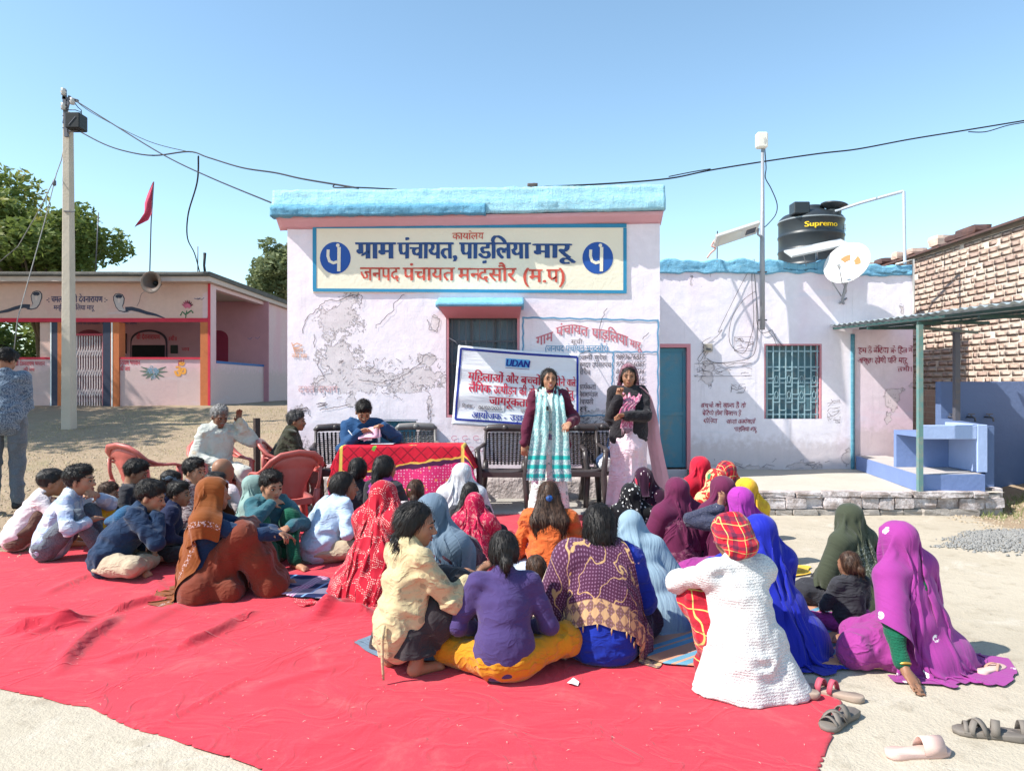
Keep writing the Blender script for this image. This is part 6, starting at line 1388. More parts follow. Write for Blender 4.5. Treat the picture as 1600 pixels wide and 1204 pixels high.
def relax(V, Fq, it=1, lam=.5):
    for _ in range(it):
        acc = np.zeros_like(V); cnt = np.zeros(len(V))
        for i in range(4):
            np.add.at(acc, Fq[:, i], V[Fq[:, (i + 1) % 4]] + V[Fq[:, (i - 1) % 4]]); np.add.at(cnt, Fq[:, i], 2)
        V = V + lam * (acc / np.maximum(cnt, 1)[:, None] - V)
    return V
def vnormals(V, Fq):
    nrm = np.cross(V[Fq[:, 2]] - V[Fq[:, 0]], V[Fq[:, 3]] - V[Fq[:, 1]]); N_ = np.zeros_like(V)
    for i in range(4): np.add.at(N_, Fq[:, i], nrm)
    return N_ / (np.linalg.norm(N_, axis=1)[:, None] + 1e-9)
def folds(seed, amp, sc=(5, 5, 16), wav=.6, fine=.25):
    """ridged cloth creases; sc is the frequency per axis"""
    sc = np.array(sc, float)
    def f(p):
        w_ = np.stack([vnoise(p * 6 + seed, seed), vnoise(p * 6 + seed + 5, seed + 1), vnoise(p * 6 + seed + 9, seed + 2)], -1) - .5
        q = (p + w_ * .12 * wav) * sc + seed * 1.7
        n_ = vnoise(q, seed + 3); r1 = 1 - np.abs(2 * n_ - 1) * 2
        n2 = vnoise(q * 2.3 + 4, seed + 5); r2 = 1 - np.abs(2 * n2 - 1) * 2
        return -(r1 * amp + r2 * amp * fine)
    return f
# ---------------------------------------------------------------- skeletons (stature 1.58, facing +y, x to its right)
def ik(S, Wt, l1, l2, hint):
    d = Wt - S; L = np.linalg.norm(d)
    if L > (l1 + l2) * .995: Wt = S + d / L * (l1 + l2) * .995; d = Wt - S; L = np.linalg.norm(d)
    L = max(L, abs(l1 - l2) + .02); u = d / np.linalg.norm(d); x = (L * L + l1 * l1 - l2 * l2) / (2 * L); h = math.sqrt(max(l1 * l1 - x * x, 0))
    hn = np.array(hint, float); hn = hn - (hn @ u) * u; hn /= np.linalg.norm(hn) + 1e-9
    return S + u * x + hn * h, Wt
POSES = {
    'cross': dict(pel=(0, 0, .115), knee=(.30, .22, .12), ank=(-.10, .27, .06), hand=(.13, .27, .19), eh=(.6, -.4, -.5)),
    'knees': dict(pel=(0, 0, .11), knee=(.12, .27, .41), ank=(.10, .44, .07), hand=(.05, .43, .36), eh=(.8, -.1, -.4)),
    'oneknee': dict(pel=(0, 0, .11), knee=(.16, .25, .38), ank=(.06, .40, .07), hand=(.10, .36, .34), eh=(.8, -.2, -.4)),
    'squat': dict(pel=(0, -.02, .19), knee=(.15, .26, .42), ank=(.10, .02, .075), hand=(.08, .42, .44), eh=(.7, 0, -.5)),
    'kneel': dict(pel=(0, 0, .19), knee=(.13, .36, .09), ank=(.08, -.06, .05), hand=(.10, .25, .25), eh=(.6, -.4, -.5)),
    'chair': dict(pel=(0, 0, .50), knee=(.12, .38, .50), ank=(.13, .42, .08), hand=(.12, .28, .58), eh=(.6, -.4, -.5)),
    'stand': dict(pel=(0, 0, .86), knee=(.10, .03, .46), ank=(.10, -.02, .07), hand=(.24, .04, .80), eh=(.3, -.8, 0)),
}
def skel(pose, lean=0, yaw=0, hp=0, roll=0, twist=0, handL=None, handR=None, hroll=0, legs=None, ehL=None, ehR=None, hunch=.0, fdirL=None, fdirR=None, girth=.92, curl=.5):
    p = dict(POSES[pose]); 
    if legs: p.update(legs)
    J = {}; pel = A3(*p['pel']); M1 = rotm(R(twist), R(lean), R(roll)); M2 = rotm(R(twist), R(lean + hunch), R(roll))
    J['pel'] = pel; J['waist'] = pel + M1 @ A3(0, 0, .14); J['chest'] = J['waist'] + M2 @ A3(0, .005, .155); J['shc'] = J['waist'] + M2 @ A3(0, -.01, .27)
    for s, k in ((-1, 'L'), (1, 'R')): J['sh' + k] = J['shc'] + M2 @ A3(s * .150 * (.35 + .65 * girth), 0, -.008)
    J['neck'] = J['shc'] + M2 @ A3(0, -.005, .04)
    J['head'] = J['neck'] + M2 @ A3(0, .02, .075) + A3(0, 0, .035) + rotm(R(yaw), R(hp)) @ A3(0, .01, .015)
    J['HM'] = rotm(R(twist + yaw), R(hp), R(hroll)); J['M1'] = M1; J['M2'] = M2
    for s, k in ((-1, 'L'), (1, 'R')):
        J['hip' + k] = pel + A3(s * .085, .0, -.01)
        kn = p.get('knee' + k, (s * p['knee'][0], *p['knee'][1:])); an = p.get('ank' + k, (s * p['ank'][0], *p['ank'][1:]))
        J['kn' + k] = A3(*kn); J['an' + k] = A3(*an) + (A3(0, .03 * s, .012 * s + .01) if pose == 'cross' else 0)
        hd = handL if k == 'L' else handR; eh = (ehL if k == 'L' else ehR) or p['eh']; eh = (s * abs(eh[0]), eh[1], eh[2]) if (ehL if k == 'L' else ehR) is None else eh
        if isinstance(hd, str) and hd.startswith('face'): W_ = J['head'] + J['HM'] @ A3(s * .05, .10, -.12)
        elif isinstance(hd, str) and hd.startswith('ear'): W_ = J['head'] + J['HM'] @ A3(s * .13, .05, -.10)
        elif hd is None: W_ = A3(s * p['hand'][0], *p['hand'][1:])
        else: W_ = A3(*hd)
        J['el' + k], J['wr' + k] = ik(J['sh' + k], W_, .265, .235, eh)
        J['fd' + k] = fdirL if k == 'L' else fdirR
    J['pose'] = pose; J['g'] = girth; J['hs'] = 1.0; J['curl'] = curl
    return J
def hand_prims(J, k, s, fine=True):
    w = J['wr' + k]; u = w - J['el' + k]; u = u / np.linalg.norm(u)
    if J['fd' + k] is not None: f = A3(*J['fd' + k]); f /= np.linalg.norm(f)
    else: f = u + A3(-s * .25, .1, -.25); f /= np.linalg.norm(f)
    pn = np.cross(f, A3(s, 0, 0)); pn = pn - (pn @ f) * f
    if np.linalg.norm(pn) < .2: pn = A3(0, 0, -1) - (-f[2]) * f
    pn /= np.linalg.norm(pn)
    if pn[2] > 0: pn = -pn
    sd = np.cross(f, pn); sd /= np.linalg.norm(sd); sd = sd if (sd @ A3(-s, 0, 0)) > 0 else -sd   # towards the thumb
    M = np.stack([sd, f, pn], -1); o = [rc(w - u * .01, w + f * .02, .024, .026, .02), el(w + f * .05, (.036, .046, .015), M, .012)]
    cu = J['curl']
    for i, (off, ln) in enumerate(((.027, .066), (.009, .074), (-.009, .068), (-.026, .054))):
        b = w + f * .088 + sd * off; c = cu * (1 + .12 * i); d1 = f * math.cos(c * .8) + pn * math.sin(c * .8); d2 = f * math.cos(c * 1.9) + pn * math.sin(c * 1.9)
        m_ = b + d1 * ln * .52; o += [rc(b - f * .012, m_, .0092, .0085, .004), rc(m_, m_ + d2 * ln * .5, .0085, .0070, .003)]
    tb = w + f * .025 + sd * .026; t1 = tb + (f * .55 + sd * .75 + pn * .3) / 1.0 * .034; o += [rc(tb, t1, .0125, .0105, .008), rc(t1, t1 + (f * .85 + sd * .2 + pn * .45) * .032, .0105, .008, .003)]
    return o
def foot_prims(J, k, s, d=None):
    a = J['an' + k]; kn = J['kn' + k]
    if d is None:
        if J['pose'] in ('cross',): d = A3(-s * .8, .5, -.1)
        elif J['pose'] == 'kneel': d = A3(-s * .2, -1, -.1)
        else: d = A3(s * .2, 1, 0)
    d = d / np.linalg.norm(d); z0 = .035 if J['pose'] != 'stand' else .03
    h = A3(a[0], a[1], max(z0, a[2] - .045)) if J['pose'] != 'cross' else a
    b = h + d * .13; b[2] = .026 if J['pose'] != 'cross' else max(.03, a[2] - .02)
    o = [rc(a, h - d * .02, .034, .032, .02), rc(h, b, .033, .026, .02)]
    sdv = np.cross(d, A3(0, 0, 1)); sdv /= np.linalg.norm(sdv)
    for i in range(5):
        off = (-.028 + .014 * i); t0 = b + sdv * off * s; r_ = .0105 if (i == 0) else .0075
        o.append(rc(t0 + A3(0, 0, -.004), t0 + d * (.038 - .005 * i) + A3(0, 0, -.008), r_ + .001, r_, .006))
    o.append(rc(b - sdv * .016, b + sdv * .016, .017, .017, .012))
    return o
def scale_prims(pr, c, k):
    if k == 1: return pr
    o = []
    for p in pr:
        if p[0] == 'sub': o.append(('sub', scale_prims([p[1]], c, k)[0]))
        elif p[0] == 'rc': o.append(('rc', c + (p[1] - c) * k, c + (p[2] - c) * k, p[3] * k, p[4] * k, p[5] * k))
        else: o.append(('el', c + (p[1] - c) * k, p[2] * k, p[3], 0, p[5] * k))
    return o
def torso_prims(J):
    M1, M2 = J['M1'], J['M2']; g = J['g']
    return [el(J['pel'] + A3(0, .0, .01), (.155 * g, .115 * g, .115), M1, .06), el(J['waist'], (.125 * g, .092 * g, .12), M1, .07), el(J['chest'], (.142 * g, .100 * g, .135), M2, .06),
            rc(J['shL'] + M2 @ A3(.03, 0, 0), J['shR'] - M2 @ A3(.03, 0, 0), .046 * g, .046 * g, .05), rc(J['shL'], J['shL'] + (J['elL'] - J['shL']) * .12, .046 * g, .042 * g, .03), rc(J['shR'], J['shR'] + (J['elR'] - J['shR']) * .12, .046 * g, .042 * g, .03)]
def arm_prims(J, k, t0=0, t1=1, w=0.0):
    S, E_, W_ = J['sh' + k], J['el' + k], J['wr' + k]
    w = w - .005; g = J['g']; o = [rc(S, E_, .044 * g + w, .038 * g + w, .03)]
    o.append(rc(E_, E_ + (W_ - E_) * t1, .038 * g + w, .038 * g - .012 * t1 + w, .02)); return o
def leg_prims(J, k, w=0, t1=1.0, flare=0):
    H, K, A_ = J['hip' + k], J['kn' + k], J['an' + k]
    g = J['g']; return [rc(H, K, .080 * g + w, .054 * g + w, .025), rc(K, K + (A_ - K) * t1, .053 * g + w, .053 * g - .018 * t1 + w + flare, .018)]
def head_prims(J, ears=True, fine=True):
    C, M = J['head'], J['HM']; W_ = lambda *v: C + M @ A3(*v)
    o = [el(W_(0, -.012, .030), (.073, .090, .082), M, .02), el(W_(0, .028, -.028), (.056, .056, .074), M, .03), rc(W_(0, .030, -.055), W_(0, .058, -.088), .040, .022, .025),
         el(W_(-.034, .050, -.028), (.026, .026, .028), M, .02), el(W_(.034, .050, -.028), (.026, .026, .028), M, .02), rc(W_(-.036, .070, .014), W_(.036, .070, .014), .016, .016, .012),
         ]
    o += [sub(el(W_(-.031, .094, -.006), (.017, .016, .012), M, .012)), sub(el(W_(.031, .094, -.006), (.017, .016, .012), M, .012))]
    o += [rc(W_(0, .080, .004), W_(0, .104, -.030), .009, .0125, .010), rc(W_(-.011, .094, -.034), W_(.011, .094, -.034), .009, .009, .006),
          rc(W_(-.017, .080, -.058), W_(.017, .080, -.058), .009, .009, .008), rc(W_(-.014, .078, -.069), W_(.014, .078, -.069), .0095, .0095, .006)]
    if ears:
        for s in (-1, 1): o.append(el(W_(s * .074, -.004, -.012), (.010, .019, .030), M @ rotm(R(-18 * s)), .008))
    o.append(rc(W_(0, -.022, -.05), J['neck'] - J['M2'] @ A3(0, 0, .03), .050, .054, .03))
    return o
def capsules(J, extra=.036):
    """collider capsules for cloth"""
    g = J['g']; c = []
    for p in torso_prims(J)[:3]:
        M = p[3]; r = p[2]; h = max(r[0] - r[1], .01); c.append((p[1] - M @ A3(h, 0, 0), p[1] + M @ A3(h, 0, 0), r[1] * 1.05, r[1] * 1.05))
    c.append((J['shL'], J['shR'], .060, .060)); c.append((J['neck'] - A3(0, 0, .02), J['head'], .056, .056))
    H, M = J['head'], J['HM']; c.append((H + M @ A3(0, -.030, .026), H + M @ A3(0, .012, .026), .080, .078)); c.append((H + M @ A3(0, .03, 0), H + M @ A3(0, .045, -.06), .062, .045))
    for k in 'LR':
        c.append((J['sh' + k], J['el' + k], .052, .044)); c.append((J['el' + k], J['wr' + k], .044, .034))
        c.append((J['hip' + k], J['kn' + k], .095, .072)); c.append((J['kn' + k], J['an' + k], .070, .055))
    c.append((J['knL'], J['knR'], .05, .05)) ; c.append(((J['knL'] + J['hipL']) / 2, (J['knR'] + J['hipR']) / 2, .07, .07))
    c.append((J['pel'] + A3(-.03, 0, .03), J['chest'] - A3(.03, 0, .03), .128 * g, .118 * g)); c.append((J['pel'] + A3(.03, 0, .03), J['chest'] - A3(-.03, 0, .03), .128 * g, .118 * g))
    if J.get('skirt'):
        c.append((A3(-.16, 0, .06), A3(.16, 0, .06), .105, .105)); c.append((J['knL'], J['knR'], .075, .075)); c.append(((J['knL'] + J['anL']) / 2, (J['knR'] + J['anR']) / 2, .07, .07))
    return [(a, b, r1 + (.010 if i in (5, 6) else extra), r2 + (.010 if i in (5, 6) else extra)) for i, (a, b, r1, r2) in enumerate(c)]
# ---------------------------------------------------------------- cloth drape (position based)
NU, NV_ = 52, 60
class Drape:
    def __init__(s, J, width, length, fwd=.07, hug=1.0, shawl=False, seed=0, floor=.012, side=0.0, rot=0, bulk=0):
        s.caps = capsules(J); s.J = J; s.w, s.l = width, length; s.hug = hug; s.seed = seed; s.floor = floor; s.shawl = shawl
        if bulk: s.caps += [(A3(-.07 + side * .3, -.05, .02), A3(.07 + side * .3, -.05, .02), bulk, bulk), (J['waist'] + A3(-.05, -.03, -.02), J['waist'] + A3(.05, -.03, -.02), bulk * .72, bulk * .72)]
        r = np.random.default_rng(seed); H, M = J['head'], J['HM']
        u = np.linspace(-.5, .5, NU) * width + side; v = np.linspace(0, 1, NV_) * length
        U, Vv = np.meshgrid(u, v)
        if shawl:
            c = J['shc'] + J['M2'] @ A3(0, .01, .07); fw = c + J['M2'] @ A3(0, fwd, 0)
            s.caps = [(a, b, r1 + .022, r2 + .022) for a, b, r1, r2 in s.caps[:4] + s.caps[7:]]; dirb = A3(0, -1, 0); dx = A3(1, 0, 0)
            # starts as a shallow roof over the shoulders, opening around the neck
            X_ = fw[None, None] + U[..., None] * dx + Vv[..., None] * dirb; X_[..., 2] += .03 - np.abs(U) * .25
            cr, sr = math.cos(R(rot)), math.sin(R(rot)); q = X_ - c; X_ = np.stack([c[0] + q[..., 0] * cr - q[..., 1] * sr, c[1] + q[..., 0] * sr + q[..., 1] * cr, X_[..., 2]], -1)
            s.pin = (np.abs(U - 0) < .12) & (np.abs(Vv - fwd - .035) < .028)
        else:
            top = H + M @ A3(0, 0, .125); yw = M @ A3(0, 1, 0); yw[2] = 0; yw /= np.linalg.norm(yw); dx = A3(yw[1], -yw[0], 0)
            X_ = top[None, None] + (fwd - Vv)[..., None] * yw + U[..., None] * dx; X_[..., 2] += .02
            s.pin = (np.abs(U) < .055) & (Vv < fwd + .05)
        s.X = (X_ + r.normal(size=X_.shape) * .004).astype(np.float32)
        # the pinned part lies on its body already
        P_ = s.X[s.pin].astype(float)
        free = np.ones(len(P_), bool)
        for _ in range(90):
            Q_ = P_.copy(); Q_[:, 2] -= .003 * free; Q2 = s.push(Q_, s.caps); free &= (np.abs(Q2 - Q_).sum(-1) < 1e-7); P_ = np.where(free[:, None], Q_, P_)
            if not free.any(): break
        P_[:, 2] += .002
        s.X[s.pin] = P_; s.dx = dx
        s.edge = np.clip((np.abs(U / width) - .22) / .2, 0, 1)[..., None].astype(np.float32)
        s.rx, s.ry = width / (NU - 1), length / (NV_ - 1)
        ii, jj = np.nonzero(s.pin); i0, i1, j0, j1 = ii.min(), ii.max(), jj.min(), jj.max(); I, Jg = np.meshgrid(np.arange(NV_), np.arange(NU), indexing='ij')
        s.ni, s.nj = np.clip(I, i0, i1), np.clip(Jg, j0, j1); s.gd = (np.hypot((I - s.ni) * s.ry, (Jg - s.nj) * s.rx) * 1.015 + 1e-4)[..., None].astype(np.float32)
    @staticmethod
    def push(P_, caps):
        for a, b, r1, r2 in caps:
            ba = b - a; pa = P_ - a; t = np.clip((pa @ ba) / (ba @ ba + 1e-9), 0, 1); q = pa - t[..., None] * ba; d = np.linalg.norm(q, axis=-1); rr_ = r1 + (r2 - r1) * t
            m_ = d < rr_; P_ = P_ + np.where(m_, (rr_ - d) / np.maximum(d, 1e-6), 0)[..., None] * q
        return P_
    def run(s, steps=95, dt=1 / 50.):
        X = s.X; PN = X[s.ni, s.nj]; Vl = np.zeros_like(X); pin = s.pin[..., None]; P0 = X.copy(); cen = np.float32(s.J['chest']); rx, ry = s.rx, s.ry; dg = math.hypot(rx, ry)
        caps = [(np.float32(a), np.float32(b), r1, r2) for a, b, r1, r2 in s.caps]
        front = cen + np.float32(A3(0, .16, 0))
        def con(A_, B_, L, w=.5):
            d = B_ - A_; n_ = np.sqrt((d * d).sum(-1, keepdims=True)) + 1e-7; c = d * (w * (n_ - L) / n_); return c
        for st in range(steps):
            acc = np.zeros_like(X); acc[..., 2] = -9.8
            tgt = cen + (front - cen) * s.edge; pull = (tgt - X)[..., :2]; zz = X[..., 2:3]
            acc[..., :2] += pull * s.hug * 9 * np.clip((zz - .02) * 8, 0, 1) * (.35 + .65 * s.edge)
            if st < 12: Vl *= 0.9
            Vl = Vl * .965 + acc * dt; Y = X + Vl * dt
            Y = np.where(pin, P0, Y)
            for it in range(5):
                for (a_, b_, L) in (((slice(None), slice(0, -1, 2)), (slice(None), slice(1, None, 2)), rx), ((slice(None), slice(1, -1, 2)), (slice(None), slice(2, None, 2)), rx),
                                    ((slice(0, -1, 2), slice(None)), (slice(1, None, 2), slice(None)), ry), ((slice(1, -1, 2), slice(None)), (slice(2, None, 2), slice(None)), ry)):
                    A_, B_ = Y[a_], Y[b_]; n_ = min(A_.shape[0], B_.shape[0]); n2 = min(A_.shape[1], B_.shape[1]); A_ = A_[:n_, :n2]; B_ = B_[:n_, :n2]
                    c = con(A_, B_, L); A_ += c; B_ -= c
                c = con(Y[:-1, :-1], Y[1:, 1:], dg, .12); Y[:-1, :-1] += c; Y[1:, 1:] -= c
                c = con(Y[:-1, 1:], Y[1:, :-1], dg, .12); Y[:-1, 1:] += c; Y[1:, :-1] -= c
                if it == 2:
                    for ax_i in (0, 1):
                        A_ = Y[:-2] if ax_i == 0 else Y[:, :-2]; B_ = Y[2:] if ax_i == 0 else Y[:, 2:]
                        d = B_ - A_; L = 2 * (ry if ax_i == 0 else rx); n_ = np.sqrt((d * d).sum(-1, keepdims=True)) + 1e-7; c = d * (.06 * np.minimum(n_ - L * .98, 0) / n_)
                        A_ += c; B_ -= c
                Y = np.where(pin, P0, Y)
                d = Y - PN; n_ = np.sqrt((d * d).sum(-1, keepdims=True)) + 1e-7; Y = PN + d * np.minimum(1, s.gd / n_)
                if it in (1, 4):
                    Z0 = Y.copy(); Y = s.push(Y, caps); hit = np.abs(Y - Z0).sum(-1, keepdims=True) > 1e-7
                    fl = Y[..., 2] < s.floor; Y[..., 2] = np.where(fl, s.floor, Y[..., 2]); hit |= fl[..., None]
                    if it == 4: Y = np.where(hit, X + (Y - X) * .55 if False else Y, Y)
                    Y = np.where(pin, P0, Y)
            nV = (Y - X) / dt; sp = np.sqrt((nV ** 2).sum(-1, keepdims=True)); nV *= np.minimum(1, 3.0 / (sp + 1e-6))
            Vl = np.where(hit, nV * .45, nV); X = Y
            if st > steps - 15: Vl *= .6
        s.X = X
        s.X[..., 2] += (vnoise(np.stack([X[..., 0] * 30, X[..., 1] * 30, X[..., 2] * 5], -1), 3) * .004)
        return s
    def uv(s):
        U, Vv = np.meshgrid(np.linspace(0, s.w, NU), np.linspace(0, s.l, NV_)); return np.stack([U, Vv], -1).reshape(-1, 2)
# ---------------------------------------------------------------- fabrics
def fabric(name, c, kind='plain', c2=None, c3=None, uv=False, rough=.85, bumpd=.002, scale=1.0, sheer=0, wr=.012, extra=None, sheen=.15):
    a = NM(name, rough, .12); v = a.co('UV' if uv else 'Object'); o = a.co('Object')
    try: a.b.inputs['Sheen Weight'].default_value = sheen; a.b.inputs['Sheen Roughness'].default_value = .5
    except Exception: pass
    n = a.noise(o, 7, 4, .6); col = a.mix(n, hsv(c, .84), hsv(c, 1.14)); s = a.sep(v)
    if kind == 'dots':      # scattered round spots
        col = a.mix(a.step(a.vor(v, 26 * scale, rnd=.55), .30, .22), col, c2)
    elif kind == 'butti':   # few small flowers
        d = a.vor(v, 7 * scale, rnd=.6); p = a.vor(v, 80 * scale); col = a.mix(a.m('MULTIPLY', a.step(d, .17, .14), a.step(p, .75, .5)), col, c2)
    elif kind == 'bandhani':
        ds = a.step(a.vor(v, 75 * scale, rnd=.25), .36, .24)
        w = a.vadd(v, a.noisec(v, 3.0, 1), .12); r_ = a.vor(w, 8.5 * scale, 'DISTANCE_TO_EDGE', rnd=.75); ring = a.step(a.m('ABSOLUTE', a.m('SUBTRACT', r_, .10)), .045, .025)
        e2 = a.step(r_, .03, .015); sc_ = a.step(a.vor(v, 16 * scale, rnd=.6), .12, .08)
        m_ = a.m('MAXIMUM', a.m('MULTIPLY', ds, ring), a.m('MAXIMUM', a.m('MULTIPLY', e2, ds), sc_)); col = a.mix(m_, col, c2)
    elif kind == 'floral':
        w = a.vadd(v, a.noisec(v, 22, 2), .035); d = a.vor(w, 11 * scale, rnd=.9); pet = a.wave(w, 30 * scale, 6, 2); m_ = a.m('MULTIPLY', a.step(d, .30, .18), a.step(pet, .35, .6))
        st = a.step(a.m('ABSOLUTE', a.m('SUBTRACT', a.noise(v, 16 * scale, 2, .5), .5)), .014, .006)
        col = a.mix(a.m('MAXIMUM', m_, a.m('MULTIPLY', st, .8)), col, c2)
        if c3: col = a.mix(a.m('MULTIPLY', m_, a.step(a.vor(w, 11 * scale, out='Distance', rnd=.9), .12, .06)), col, c3)
    elif kind == 'blooms':
        d = a.vor(a.vadd(v, a.noisec(v, 30, 1), .02), 7 * scale, rnd=.6); col = a.mix(a.step(d, .26, .22), col, c2); col = a.mix(a.step(a.vor(v, 28 * scale), .20, .14), col, c3)
    elif kind == 'plaid':
        s = a.sep(a.vadd(v, a.noisec(v, 9, 1), .03))
        x = a.m('FRACT', a.m('MULTIPLY', s[0], 9 * scale)); y = a.m('FRACT', a.m('MULTIPLY', s[1] if uv else s[2], 9 * scale))
        bx = a.step(a.m('ABSOLUTE', a.m('SUBTRACT', x, .5)), .16, .13); by = a.step(a.m('ABSOLUTE', a.m('SUBTRACT', y, .5)), .16, .13)
        col = a.mix(a.m('MULTIPLY', bx, .65), col, c2); col = a.mix(a.m('MULTIPLY', by, .65), col, c2)
        if c3:
            lx = a.step(a.m('ABSOLUTE', a.m('SUBTRACT', x, .12)), .035, .02); ly = a.step(a.m('ABSOLUTE', a.m('SUBTRACT', y, .12)), .035, .02); col = a.mix(a.m('MAXIMUM', lx, ly), col, c3)
    elif kind == 'stripes':
        x = a.m('FRACT', a.m('MULTIPLY', s[0], 8 * scale)); col = a.mix(a.step(a.m('ABSOLUTE', a.m('SUBTRACT', x, .5)), .28, .25), col, c2)
        if c3: col = a.mix(a.step(a.m('ABSOLUTE', a.m('SUBTRACT', x, .04)), .035, .02), col, c3)
    elif kind == 'print':
        w = a.vadd(v, a.noisec(v, 14, 2), .06); m_ = a.step(a.noise(w, 26 * scale, 3, .6), .50, .54); col = a.mix(m_, col, c2)
        if c3: col = a.mix(a.step(a.vor(v, 9 * scale, rnd=.8), .22, .17), col, c3)
    elif kind == 'knit':
        w = a.wave(a.map(v, (1, 1, 1)), 26 * scale, 2.5, 2, 'BANDS', 'Z'); k = a.vor(a.map(v, (1, 1, 1.6)), 120 * scale); col = a.mix(a.step(k, .6, .25), hsv(c, 1.0), hsv(c, .72)); 
        a.bump(a.m('ADD', a.m('MULTIPLY', w, .5), k), .0022, 1.0)
    elif kind == 'melange':
        col = a.mix(a.step(a.noise(v, 160, 2, .8), .45, .6), col, c2)
    if extra: col = extra(a, col, v, o)
    st = a.noise(a.map(v, (34, 4, 34) if uv else (20, 20, 7)), 1.0, 3, .6)
    a.bump(st, wr * (.12 if kind == 'knit' else .5), .8)
    if not uv and kind != 'knit':
        q = a.vadd(o, a.noisec(o, 5, 2), .16); r1 = a.noise(a.map(q, (9, 9, 17)), 1.0, 2, .5); cz_ = a.m('SUBTRACT', 1, a.m('MULTIPLY', a.m('ABSOLUTE', a.m('SUBTRACT', r1, .5)), 7), clamp=True); a.bump(a.m('POWER', cz_, 1.5), min(wr, .014) * .42, .9)
    a.bump(a.noise(v, 420, 1), .0006, .6)
    m_ = a.out(col)
    if sheer:
        tb = a.N.new('ShaderNodeBsdfTranslucent'); a.put(tb.inputs[0], col); mx = a.N.new('ShaderNodeMixShader'); mx.inputs[0].default_value = sheer
        a.L.new(a.b.outputs[0], mx.inputs[1]); a.L.new(tb.outputs[0], mx.inputs[2]); a.L.new(mx.outputs[0], a.N['Material Output'].inputs[0])
    return m_
def skin(name, c):
    a = NM(name, .5, .35); o = a.co(); n = a.noise(o, 9, 4, .6); n2 = a.noise(o, 60, 3, .6)
    col = a.mix(n, hsv(c, .82), hsv(c, 1.12)); col = a.mix(a.m('MULTIPLY', n2, .25), col, (c[0] * .7, c[1] * .45, c[2] * .4))
    a.bump(n2, .001, .6)
    try: a.b.inputs['Subsurface Weight'].default_value = .08; a.b.inputs['Subsurface Radius'].default_value = (.01, .004, .002)
    except Exception: pass
    return a.out(col)
SK = [skin('skin_brown', (.29, .145, .085)), skin('skin_tan', (.40, .21, .125)), skin('skin_deep', (.19, .09, .055)), skin('skin_medium', (.34, .17, .10))]
def hairm(name, c, hi):
    a = NM(name, .52, .3); o = a.co(); n = a.noise(a.map(o, (60, 60, 8)), 1.2, 3, .6); a.bump(n, .004, 1); a.b.inputs['Anisotropic'].default_value = .5
    return a.out(a.mix(a.step(n, .4, .75), c, hi))
HB = hairm('black_hair', (.008, .0065, .006), (.022, .017, .015)); HBR = hairm('brown_hair', (.035, .016, .009), (.10, .05, .028)); HG = hairm('grey_hair', (.16, .15, .15), (.50, .48, .46)); HSP = hairm('greying_hair', (.02, .018, .018), (.14, .13, .13))
M_EYE = plain('eye_white', (.42, .37, .34), .3, .02); M_IRIS = plain('iris_dark', (.012, .008, .006), .2, .02); M_LIP = plain('lip_brown', (.27, .085, .065), .5, .1); M_LIPR = plain('lip_red', (.36, .05, .06), .45, .1)
